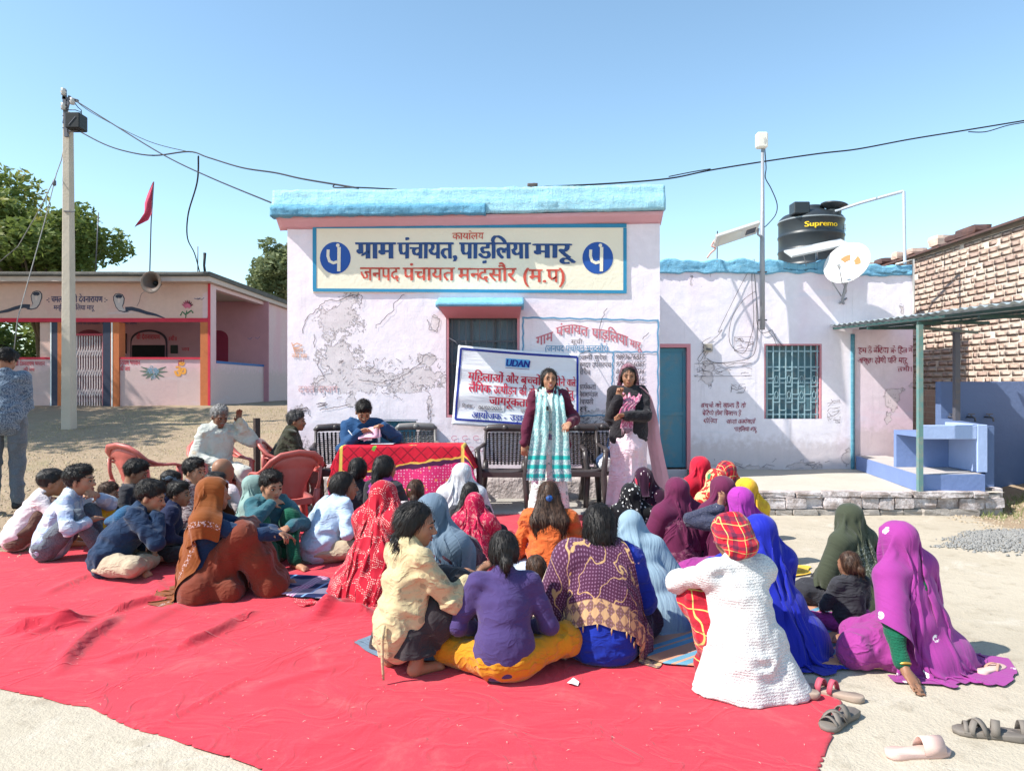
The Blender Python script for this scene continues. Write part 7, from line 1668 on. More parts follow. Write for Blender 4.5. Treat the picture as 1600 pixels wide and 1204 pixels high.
# ---------------------------------------------------------------- hair
def hair_prims(J, kind):
    C, M = J['head'], J['HM']; W_ = lambda *v: C + M @ A3(*v); U = M @ A3(0, 0, 1); B = M @ A3(0, -1, 0)
    cap = [el(W_(0, -.018, .036), (.083, .098, .090), M, .015)]; cut = []
    if kind in ('short', 'shortgrey'): cut = [(W_(0, 0, -.012), M @ A3(0, .79, -1))]; o = cap + [el(W_(0, .03, .085), (.06, .055, .036), M, .02)]
    elif kind == 'balding': cut = [(W_(0, -.02, .0), M @ A3(0, .9, -.5)), (W_(0, 0, .055), M @ A3(0, .2, 1))]; o = cap
    elif kind == 'bob': cut = [(W_(0, .035, 0), M @ A3(0, 1, -.45)), (W_(0, 0, -.135), M @ A3(0, 0, -1))]; o = cap + [el(W_(0, -.03, -.03), (.094, .098, .125), M, .03)]
    else:
        cut = [(W_(0, .030, 0), M @ A3(0, 1, -.62))]; o = [el(W_(0, -.016, .030), (.079, .096, .086), M, .012), el(W_(0, -.045, -.01), (.074, .070, .078), M, .02), el(W_(-.060, -.018, -.012), (.026, .045, .060), M, .02), el(W_(.060, -.018, -.012), (.026, .045, .060), M, .02)]
    D = J['M2'] @ A3(0, -1, 0); nk = J['shc']
    if kind == 'bun': o += [el(W_(0, -.118, -.035), (.040, .034, .038), M, .012), el(W_(.004, -.125, -.06), (.030, .028, .03), M, .01), rc(W_(0, -.09, -.02), W_(0, -.12, -.03), .03, .03)]
    if kind == 'lowbun': o += [el(W_(.008, -.104, -.062), (.036, .032, .040), M, .012), el(W_(.012, -.108, -.098), (.022, .022, .028), M, .008)]
    if kind in ('braid', 'braidside'):
        s = .8 if kind == 'braidside' else 0
        p = W_(.05 * (s > 0), -.085, -.07); e = nk + D * .085 + A3(.09 * (s > 0), 0, -.10) if not s else nk + D * .03 + A3(.10, .03, -.12)
        for i in range(11):
            t = i / 10; q = p * (1 - t) + e * t + D * math.sin(t * 3.1) * .025; sd = J['M2'] @ A3(1, 0, 0) * (.010 if i % 2 else -.010)
            o.append(el(q + sd, (.024 - .010 * t, .021 - .008 * t, .022), None, .005))
        J['tie'] = e
    if kind == 'ponytail':
        p = W_(0, -.105, -.01)
        for i in range(8): t = i / 7; q = p + D * .03 * math.sin(t * 2) + (nk + D * .10 + A3(0, 0, -.12) - p) * t; o.append(el(q, (.030 + .012 * math.sin(t * 3.1) - .018 * t, .026 - .008 * t, .034), None, .02))
        J['tie'] = p
    if kind == 'long':
        for sx in (-.055, -.02, .02, .055):
            o += [rc(W_(sx, -.065, -.02), nk + D * .085 + A3(sx * 1.9, 0, -.02), .034, .040, .03), rc(nk + D * .085 + A3(sx * 1.9, 0, -.02), nk + D * .105 + A3(sx * 1.6, 0, -.20), .040, .020, .03)]
    return o, cut
def strands(V, N_, J, n, seed, ln, kind):
    r = np.random.default_rng(seed); C, M = J['head'], J['HM']; i = r.integers(0, len(V), n); p = V[i] + r.normal(size=(n, 3)) * .002; nn = N_[i]
    if kind in ('short', 'shortgrey', 'balding'):
        cr_ = C + M @ A3(0, -.05, .11); d = p - cr_; d += (M @ A3(0, .3, -.25)) * .12
    else: d = np.tile(M @ A3(0, -.45, -1.0), (n, 1))
    d = d - (d * nn).sum(-1, keepdims=True) * nn; d /= np.linalg.norm(d, axis=1)[:, None] + 1e-6; d += r.normal(size=d.shape) * (.26 if kind.startswith('short') else .15)
    L = (ln * r.uniform(.4, 1.3, n))[:, None]; side = np.cross(d, nn); side /= np.linalg.norm(side, axis=1)[:, None] + 1e-6; w = .0013
    up = nn * r.uniform(.002, .008, n)[:, None] * (1.3 if kind.startswith('short') else 1)
    q0, q1, q2 = p, p + d * L * .5 + up, p + d * L + up * r.uniform(-.4, 1.0, n)[:, None] - np.array([0, 0, .25]) * L ** 2 * 8
    VV = np.stack([q0 - side * w, q0 + side * w, q1 + side * w, q1 - side * w, q2, q2 + side * w * .3], 1).reshape(-1, 3)
    b = np.arange(n)[:, None] * 6; F_ = np.concatenate([b + np.array([[0, 1, 2, 3]]), b + np.array([[3, 2, 5, 4]])], 0)
    return VV, F_
# ---------------------------------------------------------------- garments
def top_prims(J, t, sl=(1, 1), hem=0.0, collar=True):
    o = infl(torso_prims(J), t); g = J['g']; o.append(rc(J['pel'] + A3(0, 0, .03), J['chest'] - J['M2'] @ A3(0, 0, .03), .118 * g + t, .108 * g + t, .06)); o.append(el((J['pel'] + J['waist']) / 2, (.150 * g + t, .108 * g + t, .13), J['M1'], .05))
    for k, s in zip('LR', sl):
        if s > 0:
            w = t * .8; S, E_, W_ = J['sh' + k], J['el' + k], J['wr' + k]
            g = J['g']; o.append(rc(S, S + (E_ - S) * min(1, s * 2), .044 * g + w, .040 * g + w, .025))
            if s > .5: o.append(rc(E_, E_ + (W_ - E_) * (s * 2 - 1) * .97, .040 * g + w, .029 * g + w, .02))
    if hem > 0: o.append(rc(J['pel'] + A3(0, 0, .05), J['pel'] + A3(0, .0, -hem), .13 + t, .15 + t, .05)); 
    if collar: o.append(rc(J['neck'] - J['M2'] @ A3(0, 0, .02), J['neck'] + J['M2'] @ A3(0, -.002, .012), .066 + t * .3, .060 + t * .2, .02))
    o.append(sub(rc(J['neck'] + J['M2'] @ A3(0, .01, .005), J['head'] + J['M2'] @ A3(0, 0, .05), .052, .06, .006)))
    return o
def bottom_prims(J, kind, t):
    o = [el(J['pel'] + A3(0, .0, -.0), (.155 * J['g'] + t, .120 * J['g'] + t, .11), None, .04)]
    for k in 'LR': o += leg_prims(J, k, t, .97, .0)
    if kind == 'salwar':
        for k in 'LR': o += [rc(J['kn' + k], (J['kn' + k] + J['an' + k]) / 2, .07 + t, .07 + t, .04)]
    if kind == 'skirt':
        q_ = .08 if J['pose'] == 'squat' else .16
        kl, kr, al, ar, pl = J['knL'], J['knR'], J['anL'], J['anR'], J['pel']
        for a, b in ((kl, kr), (al, ar), ((kl + pl) / 2, (kr + pl) / 2), ((kl + al) / 2, (kr + ar) / 2)): o.append(rc(a, b, .07 + t, .07 + t, .06))
        o += [rc(A3(-q_, .0, .06), A3(q_, .0, .06), .10 + t, .10 + t, .06), rc(A3(-q_, .20, .05), A3(q_, .20, .05), .08, .08, .08), rc(A3(al[0], al[1] + .03, .05), A3(ar[0], ar[1] + .03, .05), .055 + t, .055 + t, .05)]
    return o
PEOPLE = []; HEAVY = []
def ribbon(path, widths, wdir, seed=0, n=60, m=11, fold=.008, nf=3.0):
    """hanging cloth strip: path points, width vectors"""
    path = np.array(path, float); tt = np.linspace(0, 1, len(path)); t = np.linspace(0, 1, n)
    Pt = np.stack([np.interp(t, tt, path[:, i]) for i in range(3)], -1)
    for _ in range(3): Pt[1:-1] = (Pt[:-2] + Pt[1:-1] * 2 + Pt[2:]) / 4
    Wd = np.stack([np.interp(t, np.linspace(0, 1, len(wdir)), np.array(wdir, float)[:, i]) for i in range(3)], -1); Wd /= np.linalg.norm(Wd, axis=1)[:, None]
    wv = np.interp(t, np.linspace(0, 1, len(widths)), widths); d = np.gradient(Pt, axis=0); nn = np.cross(Wd, d); nn /= np.linalg.norm(nn, axis=1)[:, None] + 1e-9
    s = np.linspace(-.5, .5, m); ph = fbm(np.stack([t * 4, t * 0 + seed, t * 0], -1), 2, seed) * 3
    X = Pt[:, None] + Wd[:, None] * (s[None, :, None] * wv[:, None, None]) + nn[:, None] * (np.sin(s[None] * 6.28 * nf + ph[:, None]) * fold)[..., None]
    L = np.r_[0, np.cumsum(np.linalg.norm(np.diff(Pt, axis=0), axis=1))]
    U, Vv = np.meshgrid(s * .3, L); return X.reshape(-1, 3), grid_faces(m, n), np.stack([U, Vv], -1).reshape(-1, 2)
NOM = {}
def person(px, top, base, head, pose='cross', label='', cat=None, group='villagers seated on the red carpet', skinm=0, hair='short', hairm_=None, tops=(), bottom=('pants', None, .012), face=False, vox=.014,
           veil=None, shawl=None, feet=True, bare=True, Y=None, z0=0.0, back=.17, dy=0, extras=None, hcover=.0, sw=None, fat=1.0, hs=1.0, **kw):
    J = skel(pose, **kw); J['hs'] = hs; J['skirt'] = bool(bottom and bottom[0] == 'skirt' and pose != 'stand')
    nomtop = J['head'][2] - .05 + .165 * hs + (.012 if veil else .012) + hcover
    th = R(head - 90); c, s_ = math.cos(th), math.sin(th)
    hx = J['head'][0] * c - J['head'][1] * s_; hy = J['head'][0] * s_ + J['head'][1] * c
    sc = .95
    for _ in range(12):
        Yr = (Y if Y is not None else (CH - z0) * FPX / (base - CY) + back * sc); Yh = Yr + hy * sc; need = CH - (top - CY) * Yh / FPX - z0; sc = need / nomtop
    Xr = (px - CX) * Yh / FPX - hx * sc
    PEOPLE.append(dict(J=J, sc=sc, loc=(Xr, Yr, z0), rz=th, label=label, cat=cat or 'person', group=group, skin=SK[skinm], hair=hair, hm=hairm_ or HB, tops=tops, bottom=bottom, face=face, vox=vox, veil=veil, shawl=shawl,
                       bare=bare, extras=extras, seed=len(PEOPLE) + 11, pose=pose, lipm=M_LIP, px=px, sw=sw))
    return PEOPLE[-1]
def compute(p):
    J = p['J']; v = p['vox'] / p['sc'] ; o = {}; sd = p['seed']
    hc = J['head'] - J['HM'] @ A3(0, 0, .05); hs = J['hs']; body = scale_prims(head_prims(J, ears=p['hair'] is not None or p['face']), hc, hs) + torso_prims(J)
    for k, s in (('L', -1), ('R', 1)):
        body += arm_prims(J, k) + hand_prims(J, k, s) + leg_prims(J, k) + foot_prims(J, k, s)
    V, F_ = sdf_mesh(body, v); V = relax(V, F_, 1, .35); o['body'] = (V, F_)
    if p['hair']:
        hp_, cut = hair_prims(J, p['hair']); hp_ = scale_prims(hp_, hc, hs); cut = [(hc + (a_ - hc) * hs, b_) for a_, b_ in cut]; fr = np.random.default_rng(sd)
        big = p['hair'].startswith('short') or p['hair'] == 'bob'
        def dsp(q, s=sd, b=big): return (vnoise(q * np.array([45, 45, 45]) + s, s) - .5) * (.014 if b else .007)
        V, F_ = sdf_mesh(hp_, max(.0075, v * .7), dsp, cut); V = relax(V, F_, 1, .3); N_ = vnormals(V, F_); n = (2400 if p['hair'].startswith('short') else 1500) if p['face'] or v < .0125 else 700
        VV, FF = strands(V, N_, J, n, sd, {'short': .019, 'shortgrey': .022, 'balding': .02}.get(p['hair'], .055), p['hair'])
        o['hair'] = (np.concatenate([V, VV]), np.concatenate([F_, FF + len(V)]))
    o['tops'] = []
    for i, tp in enumerate(p['tops']):
        nm, mat, t, sl, hem, famp = list(tp[:6]) + [None, None, .012, (1, 1), 0.0, .007][len(tp[:6]):]
        pr = top_prims(J, t, sl, hem) + (list(tp[6](J)) if len(tp) > 6 and tp[6] else []); V, F_ = sdf_mesh(pr, max(v, .0105), folds(sd + i, famp * 1.7, (7, 7, 14), 1.1, .4) if nm not in ('gown', 'kurta') or p['pose'] != 'stand' else folds(sd + i, .016, (17, 17, 2.5), .35, .3), floor=.008); V = relax(V, F_, 2, .5); o['tops'].append((nm, mat, V, F_))
    if p['bottom'] and p['bottom'][1] is not None:
        kd, mat, t = p['bottom'][:3]; V, F_ = sdf_mesh(bottom_prims(J, kd, t), max(v, .012), folds(sd + 7, .017 if kd == 'pants' else .013, (11, 7, 9) if kd == 'pants' else (13, 13, 5)), floor=(p['bottom'] + (.006,))[3]); V = relax(V, F_, 2, .5); o['bottom'] = ({'pants': 'trousers', 'salwar': 'loose_trousers', 'skirt': 'long_skirt'}[kd], mat, V, F_)
    for key in ('veil', 'shawl'):
        if p[key]:
            d = dict(p[key]); mat = d.pop('mat'); nm = d.pop('name', key); st = d.pop('steps', 95); D = Drape(J, seed=sd, shawl=key == 'shawl', **d).run(st); o[key] = (nm, mat, D)
    return o
def face_parts(p, root):
    J = p['J']; C, M = J['head'], J['HM']; W_ = lambda *v: Vector(C + M @ A3(*v)); Mx = Matrix(M.tolist())
    for s in (-1, 1):
        m = MB(); c = W_(s * .031, .0815, -.006)
        prof = [(.0112 * math.sin(a), .0105 * math.cos(a)) for a in np.linspace(.01, 3.13, 8)]; m.lathe([(r_ * .62, z * .9) for r_, z in prof], c, 12, M=Mx @ Matrix.Rotation(R(90), 3, 'Y') @ Matrix.Scale(.55, 3, (1, 0, 0))); e = m.build('eye', M_EYE, root, True, True)
        MB().lathe([(.0001, .0), (.0062, .0), (.0058, .003), (.0001, .004)], W_(s * .031, .0865, -.005), 10, M=Mx @ Matrix.Rotation(R(-90), 3, 'X')).build('iris', M_IRIS, root, True, True)
        MB().tube([W_(s * .017, .0885, .000), W_(s * .031, .0915, .0035), W_(s * .045, .083, -.001)], [.0015, .0024, .0013], 5).build('eyelashes', M_IRIS, root, True, True)
        MB().tube([W_(s * .014, .089, .018), W_(s * .031, .0895, .0245), W_(s * .050, .074, .017)], [.0028, .0036, .0014], 6).build('eyebrow', p['hm'] if p['hm'] != HBR else HB, root, True, True)
    mo = p.get('mouth', 0)
    MB().tube([W_(-.024, .082, -.062), W_(-.010, .0905, -.0585), W_(0, .0915, -.0600), W_(.010, .0905, -.0585), W_(.024, .082, -.062)], [.0015, .0042, .0036, .0042, .0015], 6).build('upper_lip', p['lipm'], root, True, True)
    MB().tube([W_(-.022, .082, -.064 - mo), W_(0, .0895, -.071 - mo), W_(.022, .082, -.064 - mo)], [.0015, .0056, .0015], 6).build('lower_lip', p['lipm'], root, True, True)
    if mo: MB().tube([W_(-.018, .084, -.064 - mo * .4), W_(0, .0905, -.065 - mo * .5), W_(.018, .084, -.064 - mo * .4)], [.001, mo * .7, .001], 8).build('teeth', M_EYE, root, True, True)
def make_people():
    with ThreadPoolExecutor(4) as ex: res = list(ex.map(compute, PEOPLE))
    for p, o in zip(PEOPLE, res):
        V, F_ = o['body']; root = mesh_obj('person', V * p['sc'], F_, p['skin'], None, True, True)
        root.location = p['loc']; root.rotation_euler = (0, 0, p['rz']); tag(root, p['label'], p['cat'], p['group'])
        S = p['sc']
        def part(nm, V, F_, mat, **k): q = mesh_obj(nm, V * S, F_, mat, root, True, True, **k); return q
        if 'hair' in o: part('hair', *o['hair'], p['hm'])
        for nm, mat, V, F_ in o['tops']: part(nm, V, F_, mat)
        if 'bottom' in o: nm, mat, V, F_ = o['bottom']; part(nm, V, F_, mat)
        for key in ('veil', 'shawl'):
            if key in o:
                nm, mat, D = o[key]; q = part(nm, D.X.reshape(-1, 3), grid_faces(NU, NV_), mat, uv=D.uv()); m_ = q.modifiers.new('subd', 'SUBSURF'); m_.levels = m_.render_levels = 1
                p[key + 'D'] = D
        p['root'] = root; sc0 = root.scale.copy()
        if p['face']:
            tmp = [c for c in root.children]; face_parts(p, root)
            for c in root.children:
                if c not in tmp: hc = Vector(p['J']['head'] - p['J']['HM'] @ A3(0, 0, .05)); c.data.transform(Matrix.Scale(S, 4) @ Matrix.Translation(hc) @ Matrix.Scale(p['J']['hs'], 4) @ Matrix.Translation(-hc))
        if p['extras']: p['extras'](p, root, S)
# ================================================================ THE CAST
F_ = fabric
f_rust = F_('veil_rust_brown', (.21, .060, .014), uv=True, wr=.02, extra=lambda a, col, v, o: a.mix(a.m('MULTIPLY', a.step(a.m('ABSOLUTE', a.m('SUBTRACT', a.sep(v)[0], 1.06)), .02, .012), a.step(a.vor(v, 90), .5, .3)), col, (.45, .35, .35)))
f_bandh = F_('veil_red_tiedye', (.42, .012, .030), 'bandhani', (.72, .52, .45), uv=True)
f_greyb = F_('veil_grey_blue', (.13, .18, .24), uv=True, wr=.02)
f_silver = F_('veil_silver', (.48, .48, .50), 'print', (.60, .60, .62), uv=True)
f_crim = F_('veil_crimson_floral', (.43, .012, .060), 'floral', (.68, .33, .30), uv=True)
def _pash(a, col, v):
    u, w = a.sep(v)[0], a.sep(v)[1]
    col = a.mix(a.m('MULTIPLY', a.step(a.vor(v, 62, rnd=.1), .30, .2), .7), col, (.30, .16, .26))
    vine = a.step(a.m('ABSOLUTE', a.m('SUBTRACT', a.noise(v, 6.5, 2, .4), .5)), .012, .006); col = a.mix(vine, col, (.48, .30, .14))
    leaf = a.step(a.vor(a.map(v, (1, 1.7, 1)), 9, rnd=.9), .16, .13); col = a.mix(a.m('MULTIPLY', leaf, a.step(w, .20, .26)), col, (.50, .30, .12))
    st = a.step(a.m('FRACT', a.m('MULTIPLY', w, 28)), .4, .5); band = a.m('MULTIPLY', a.step(w, .06, .07), a.step(w, .22, .21)); side = a.step(u, .36, .33)
    col = a.mix(a.m('MULTIPLY', a.m('MULTIPLY', band, st), side), col, (.62, .50, .36))
    hem = a.step(w, .475, .485); mot = a.step(a.m('ADD', a.m('SINE', a.m('MULTIPLY', u, 120)), a.m('MULTIPLY', a.m('SINE', a.m('MULTIPLY', w, 95)), 1.0)), -.1, .3)
    return a.mix(a.m('MULTIPLY', hem, a.m('ADD', .25, a.m('MULTIPLY', mot, .75))), col, (.52, .33, .17))
f_pashm = F_('shawl_purple_woven', (.075, .022, .055), uv=True, extra=lambda a, col, v, o: _pash(a, col, v))
f_or = F_('shawl_orange', (.62, .13, .030), uv=True, wr=.022)
f_orc = F_('kurta_orange', (.60, .125, .030), wr=.02)
f_polk = F_('veil_black_polka', (.010, .010, .012), 'dots', (.66, .64, .60), uv=True)
f_blk_r = F_('veil_black_red_blooms', (.030, .007, .022), 'blooms', (.48, .02, .06), (.55, .45, .45), uv=True)
f_maroon = F_('veil_maroon', (.115, .016, .055), uv=True, wr=.018)
f_maroonc = F_('maroon_embroidered', (.13, .022, .065), 'print', (.20, .07, .11), scale=1.6)
f_pale = F_('shawl_pale_blue', (.235, .33, .40), uv=True, wr=.024)
f_red = F_('veil_red', (.50, .012, .035), uv=True)
f_mixp = F_('veil_red_yellow_green', (.46, .025, .025), 'print', (.62, .48, .22), (.03, .18, .08), uv=True, scale=.7)
f_yel = F_('veil_yellow', (.70, .42, .03), 'print', (.62, .33, .03), (.10, .22, .06), uv=True, scale=.5)
f_mag = F_('veil_magenta', (.33, .035, .30), uv=True, wr=.02)
f_magb = F_('veil_magenta_flowers', (.285, .038, .225), 'butti', (.78, .74, .74), uv=True, wr=.016)
f_royal = F_('veil_royal_blue', (.010, .018, .33), uv=True, wr=.02, rough=.6)
f_olive = F_('veil_olive', (.052, .060, .038), uv=True, wr=.02, extra=lambda a, col, v, o: a.mix(a.m('MULTIPLY', a.step(a.noise(v, 60, 3, .7), .52, .6), a.m('MULTIPLY', a.step(a.sep(v)[1], .38, .46), a.step(a.sep(v)[1], .72, .6))), col, (.25, .26, .22)))
f_knit = F_('white_knit', (.62, .605, .59), 'knit', wr=.01)
f_redplaid = F_('cloth_red_plaid', (.50, .012, .03), 'plaid', (.22, .01, .02), (.45, .42, .12), scale=1.3)
f_redplaidu = F_('veil_red_plaid', (.52, .012, .03), 'plaid', (.03, .02, .04), (.45, .42, .14), uv=True, scale=1.2)
f_purp = F_('jersey_purple', (.060, .040, .135), wr=.006); f_must = F_('trousers_mustard', (.52, .22, .012), wr=.012)
f_lblue = F_('shirt_light_blue', (.42, .54, .68), wr=.008); f_pinkw = F_('shirt_pale_pink', (.64, .56, .57), wr=.008)
f_bplaid = F_('shirt_blue_plaid', (.52, .56, .64), 'plaid', (.24, .33, .50), scale=1.0)
f_dplaid = F_('shirt_dark_plaid', (.10, .06, .07), 'plaid', (.30, .26, .26), (.45, .40, .40), scale=2)
f_navy = F_('hoodie_navy', (.012, .032, .075), wr=.008); f_navy2 = F_('pullover_navy', (.012, .018, .055), wr=.008); f_teal = F_('hoodie_teal', (.035, .115, .14), wr=.008)
f_bluefl = F_('fleece_blue', (.02, .09, .19), 'knit'); f_dblue = F_('blouse_deep_blue', (.012, .035, .085)); f_wine = F_('skirt_rust_wine', (.16, .035, .018), wr=.008)
f_black = F_('black_cloth', (.010, .009, .011)); f_char = F_('charcoal_cloth', (.035, .035, .042)); f_jean = F_('grey_jeans', (.085, .105, .13), 'melange', (.13, .15, .175)); f_khaki = F_('khaki_cloth', (.42, .34, .24))
f_beige = F_('kurta_beige_print', (.50, .40, .23), 'blooms', (.33, .27, .16), (.38, .31, .18), scale=2.0); f_gdk = F_('dark_grey_skirt', (.040, .033, .036), wr=.012)
f_white = F_('kurta_white', (.50, .50, .445), wr=.010, extra=lambda a, col, v, o: a.mix(a.m('MULTIPLY', a.step(a.noise(o, 4, 4, .7), .56, .66), .6), col, (.50, .33, .17))); f_olj = F_('jacket_olive', (.036, .036, .022)); f_den = F_('jacket_denim_blue', (.018, .062, .155), wr=.006); f_brn = F_('trousers_brown', (.11, .06, .045)); f_dnv = F_('trousers_dark_navy', (.010, .018, .05))
f_maj = F_('jacket_maroon', (.095, .014, .036), wr=.006); f_kur = F_('kurta_white_green_print', (.66, .74, .70), 'floral', (.03, .24, .19), scale=.9); f_blj = F_('jacket_black', (.016, .014, .018), 'melange', (.03, .028, .032)); f_pkw = F_('gown_white_pink', (.74, .56, .62), wr=.014)
f_grn = F_('green_cloth', (.008, .15, .065)); f_grndk = F_('knit_dark_green', (.008, .10, .055), 'knit'); f_sage = F_('veil_sage', (.22, .32, .29), uv=True); f_roybl = F_('jersey_royal_blue', (.008, .025, .27), wr=.008); f_yelk = F_('yellow_cloth', (.62, .36, .02)); f_mauve = F_('mauve_cloth', (.33, .16, .40))
f_paisd = F_('skirt_black_paisley', (.018, .016, .020), 'print', (.34, .32, .32), scale=1.6); f_bskirt = F_('skirt_plum', (.075, .03, .042), wr=.02); f_shirtprint = F_('shirt_blue_white_print', (.17, .22, .28), 'print', (.05, .08, .13), scale=3.2)
f_pcloth = F_('skirt_magenta', (.30, .04, .22), wr=.02); f_dk = F_('skirt_dark', (.03, .015, .03)); f_strp = F_('sleeve_navy_ribbed', (.03, .035, .07), 'melange', (.07, .07, .10))
T = lambda nm, m, t=.014, sl=(1, 1), hem=0.0, fa=.007, ex=None: (nm, m, t, sl, hem, fa, ex)
V_ = lambda m, w=1.5, l=1.35, **k: dict(mat=m, width=w, length=l, **k)
def tie(mat, r_=.016, label=None):
    def f(p, root, S):
        e = p['J'].get('tie')
        if e is None: return
        MB().lathe([(.003, -.014), (r_, -.008), (r_ * 1.1, 0), (r_, .008), (.003, .014)], Vector(e * S), 10).build('hair_tie', mat, root, True, True)
    return f
M_HT = plain('hair_tie_blue', (.02, .12, .42), .5, .1); M_HTT = plain('hair_tie_teal', (.10, .42, .48), .5, .1); M_HTP = plain('hair_clip_pink', (.60, .12, .22), .5, .1)
def chain_ex(*fs):
    def f(p, root, S):
        for g_ in fs: g_(p, root, S)
    return f
SEAT = 'villagers seated on the red carpet'
# --- left group of boys
person(80, 731, 866, 30, 'knees', 'boy in a pale pink shirt at the far left end of the carpet', 'boy', skinm=0, girth=.86, hs=1.13, tops=[T('shirt', f_pinkw, .016)], bottom=('pants', f_brn, .012), lean=22, hp=5, hunch=10)
person(125, 724, 882, 12, 'oneknee', 'boy in a blue and white checked shirt with folded cuffs, hand at his mouth', 'boy', skinm=1, girth=.86, hs=1.13, tops=[T('shirt', f_bplaid, .018, (.85, .85))], bottom=('pants', f_jean, .014), face=True, vox=.011, lean=18, hunch=8, yaw=-5, handR=None, handL='face', hp=-2)
person(170, 752, 862, 10, 'cross', 'small boy in yellow with a red thing at his lips between two bigger boys', 'boy', skinm=0, girth=.86, hs=1.13, tops=[T('shirt', f_yelk, .014)], bottom=('pants', f_char, .012), face=True, vox=.0105, hair='short', hairm_=HBR, lean=8, hp=8)
person(235, 748, 908, 18, 'cross', 'boy in a navy jacket with blue fleece hood, hand to his mouth', 'boy', skinm=1, girth=.86, hs=1.13, tops=[T('hooded_jacket', f_navy, .026, (1, 1), 0, .010), T('hood_lining', f_bluefl, .0, (0, 0), 0, .004, lambda J: [sub(el(J['waist'], (.4, .4, .5), None, .01)), rc(J['shc'] + A3(-.07, -.08, .01), J['shc'] + A3(.05, -.11, -.02), .055, .05, .04), rc(J['shc'] + A3(-.0, -.10, -.02), J['shc'] + A3(-.10, -.22, -.06), .06, .035, .05)])], bottom=('pants', f_khaki, .02), face=True, vox=.0105, lean=24, hunch=12, hp=14, handR='face', yaw=-14)
person(212, 716, 850, 15, 'cross', 'boy in a dark jacket with a pale blue collar, head bowed, second row left', 'boy', skinm=0, girth=.86, hs=1.13, tops=[T('jacket', f_char, .02), T('collar', f_lblue, .004, (0, 0), 0, .003, lambda J: [sub(el(J['waist'] - A3(0, 0, .1), (.3, .3, .27), None, .01))])], bottom=('pants', f_char, .014), face=True, lean=15, hp=16)
def cap_ex(p, root, S):
    J = p['J']; C, M = J['head'], J['HM']; W_ = lambda *v: C + M @ A3(*v)
    V, Fq = sdf_mesh([el(W_(0, -.016, .045), (.092, .108, .085), M, .01), el(W_(0, .085, .052), (.066, .062, .010), M, .012)], .010, folds(3, .004), [(W_(0, 0, .035), M @ A3(0, .2, -1))])
    mesh_obj('cap', V * S, Fq, F_('cap_grey_blue', (.12, .17, .22), 'plaid', (.08, .11, .15), scale=1.4), root, True, True)
person(266, 734, 850, 20, 'cross', 'child in a grey blue cap half hidden behind the navy hooded boy', 'child', skinm=0, girth=.86, hs=1.13, tops=[T('jacket', f_navy2, .018)], bottom=('pants', f_char, .012), extras=cap_ex, lean=8, hp=20)
person(280, 750, 884, 22, 'cross', 'boy in a plain navy pullover between the fleece-hooded boy and the rust veiled woman', 'boy', skinm=0, girth=.86, hs=1.13, tops=[T('pullover', f_navy2, .022, (1, 1), 0, .009)], bottom=('pants', f_char, .014), lean=16, yaw=-25, hunch=6, face=True)
person(304, 714, 850, 0, 'cross', 'boy in a dark checked shirt looking right, in front of the old man in white', 'boy', skinm=1, girth=.86, hs=1.13, tops=[T('shirt', f_dplaid, .016)], bottom=('pants', f_char, .012), face=True, vox=.0105, yaw=-18, hp=0)
person(349, 713, 856, 60, 'cross', 'bald little child just behind the rust brown veil', 'child', skinm=0, hair=None, girth=.86, hs=1.13, tops=[T('shirt', f_pinkw, .014)], bottom=('pants', f_char, .012))
person(338, 736, 868, 30, 'cross', 'dark-haired child close behind the rust brown veil', 'child', skinm=0, girth=.86, hs=1.13, tops=[T('shirt', f_char, .014)], bottom=('pants', f_char, .012), lean=8)
# rust veil woman
person(334, 742, 942, 12, 'knees', 'woman in a rust brown veil and deep blue sleeves hugging her knees', 'woman', skinm=0, hair=None, tops=[T('blouse', f_dblue, .014, (1, 1), 0, .006)], bottom=('skirt', f_wine, .02), veil=V_(f_rust, 1.15, 1.08, fwd=.085, hug=.35, side=-.12, name='veil'), handL=(.02, .47, .42), handR=(.04, .50, .40), lean=6, vox=.0115)
person(398, 740, 882, 15, 'cross', 'woman in a sage green veil and green dress beside the rust brown veil', 'woman', skinm=2, hair=None, tops=[T('blouse', f_grn, .014)], bottom=('skirt', f_grn, .02), veil=V_(f_sage, 1.0, .72, fwd=.08, hug=1.3), face=True, lean=6)
person(424, 733, 884, -52, 'knees', 'boy in a teal hoodie holding his chin and looking at the camera', 'boy', skinm=1, girth=.86, hs=1.13, tops=[T('hoodie', f_teal, .022, (1, 1), 0, .009, lambda J: [rc(J['shc'] + A3(-.07, -.04, .03), J['shc'] + A3(.07, -.04, .03), .05, .05, .03)])], bottom=('pants', f_grndk, .02), face=True, vox=.010, handR='face', hp=10, yaw=8, lean=14)
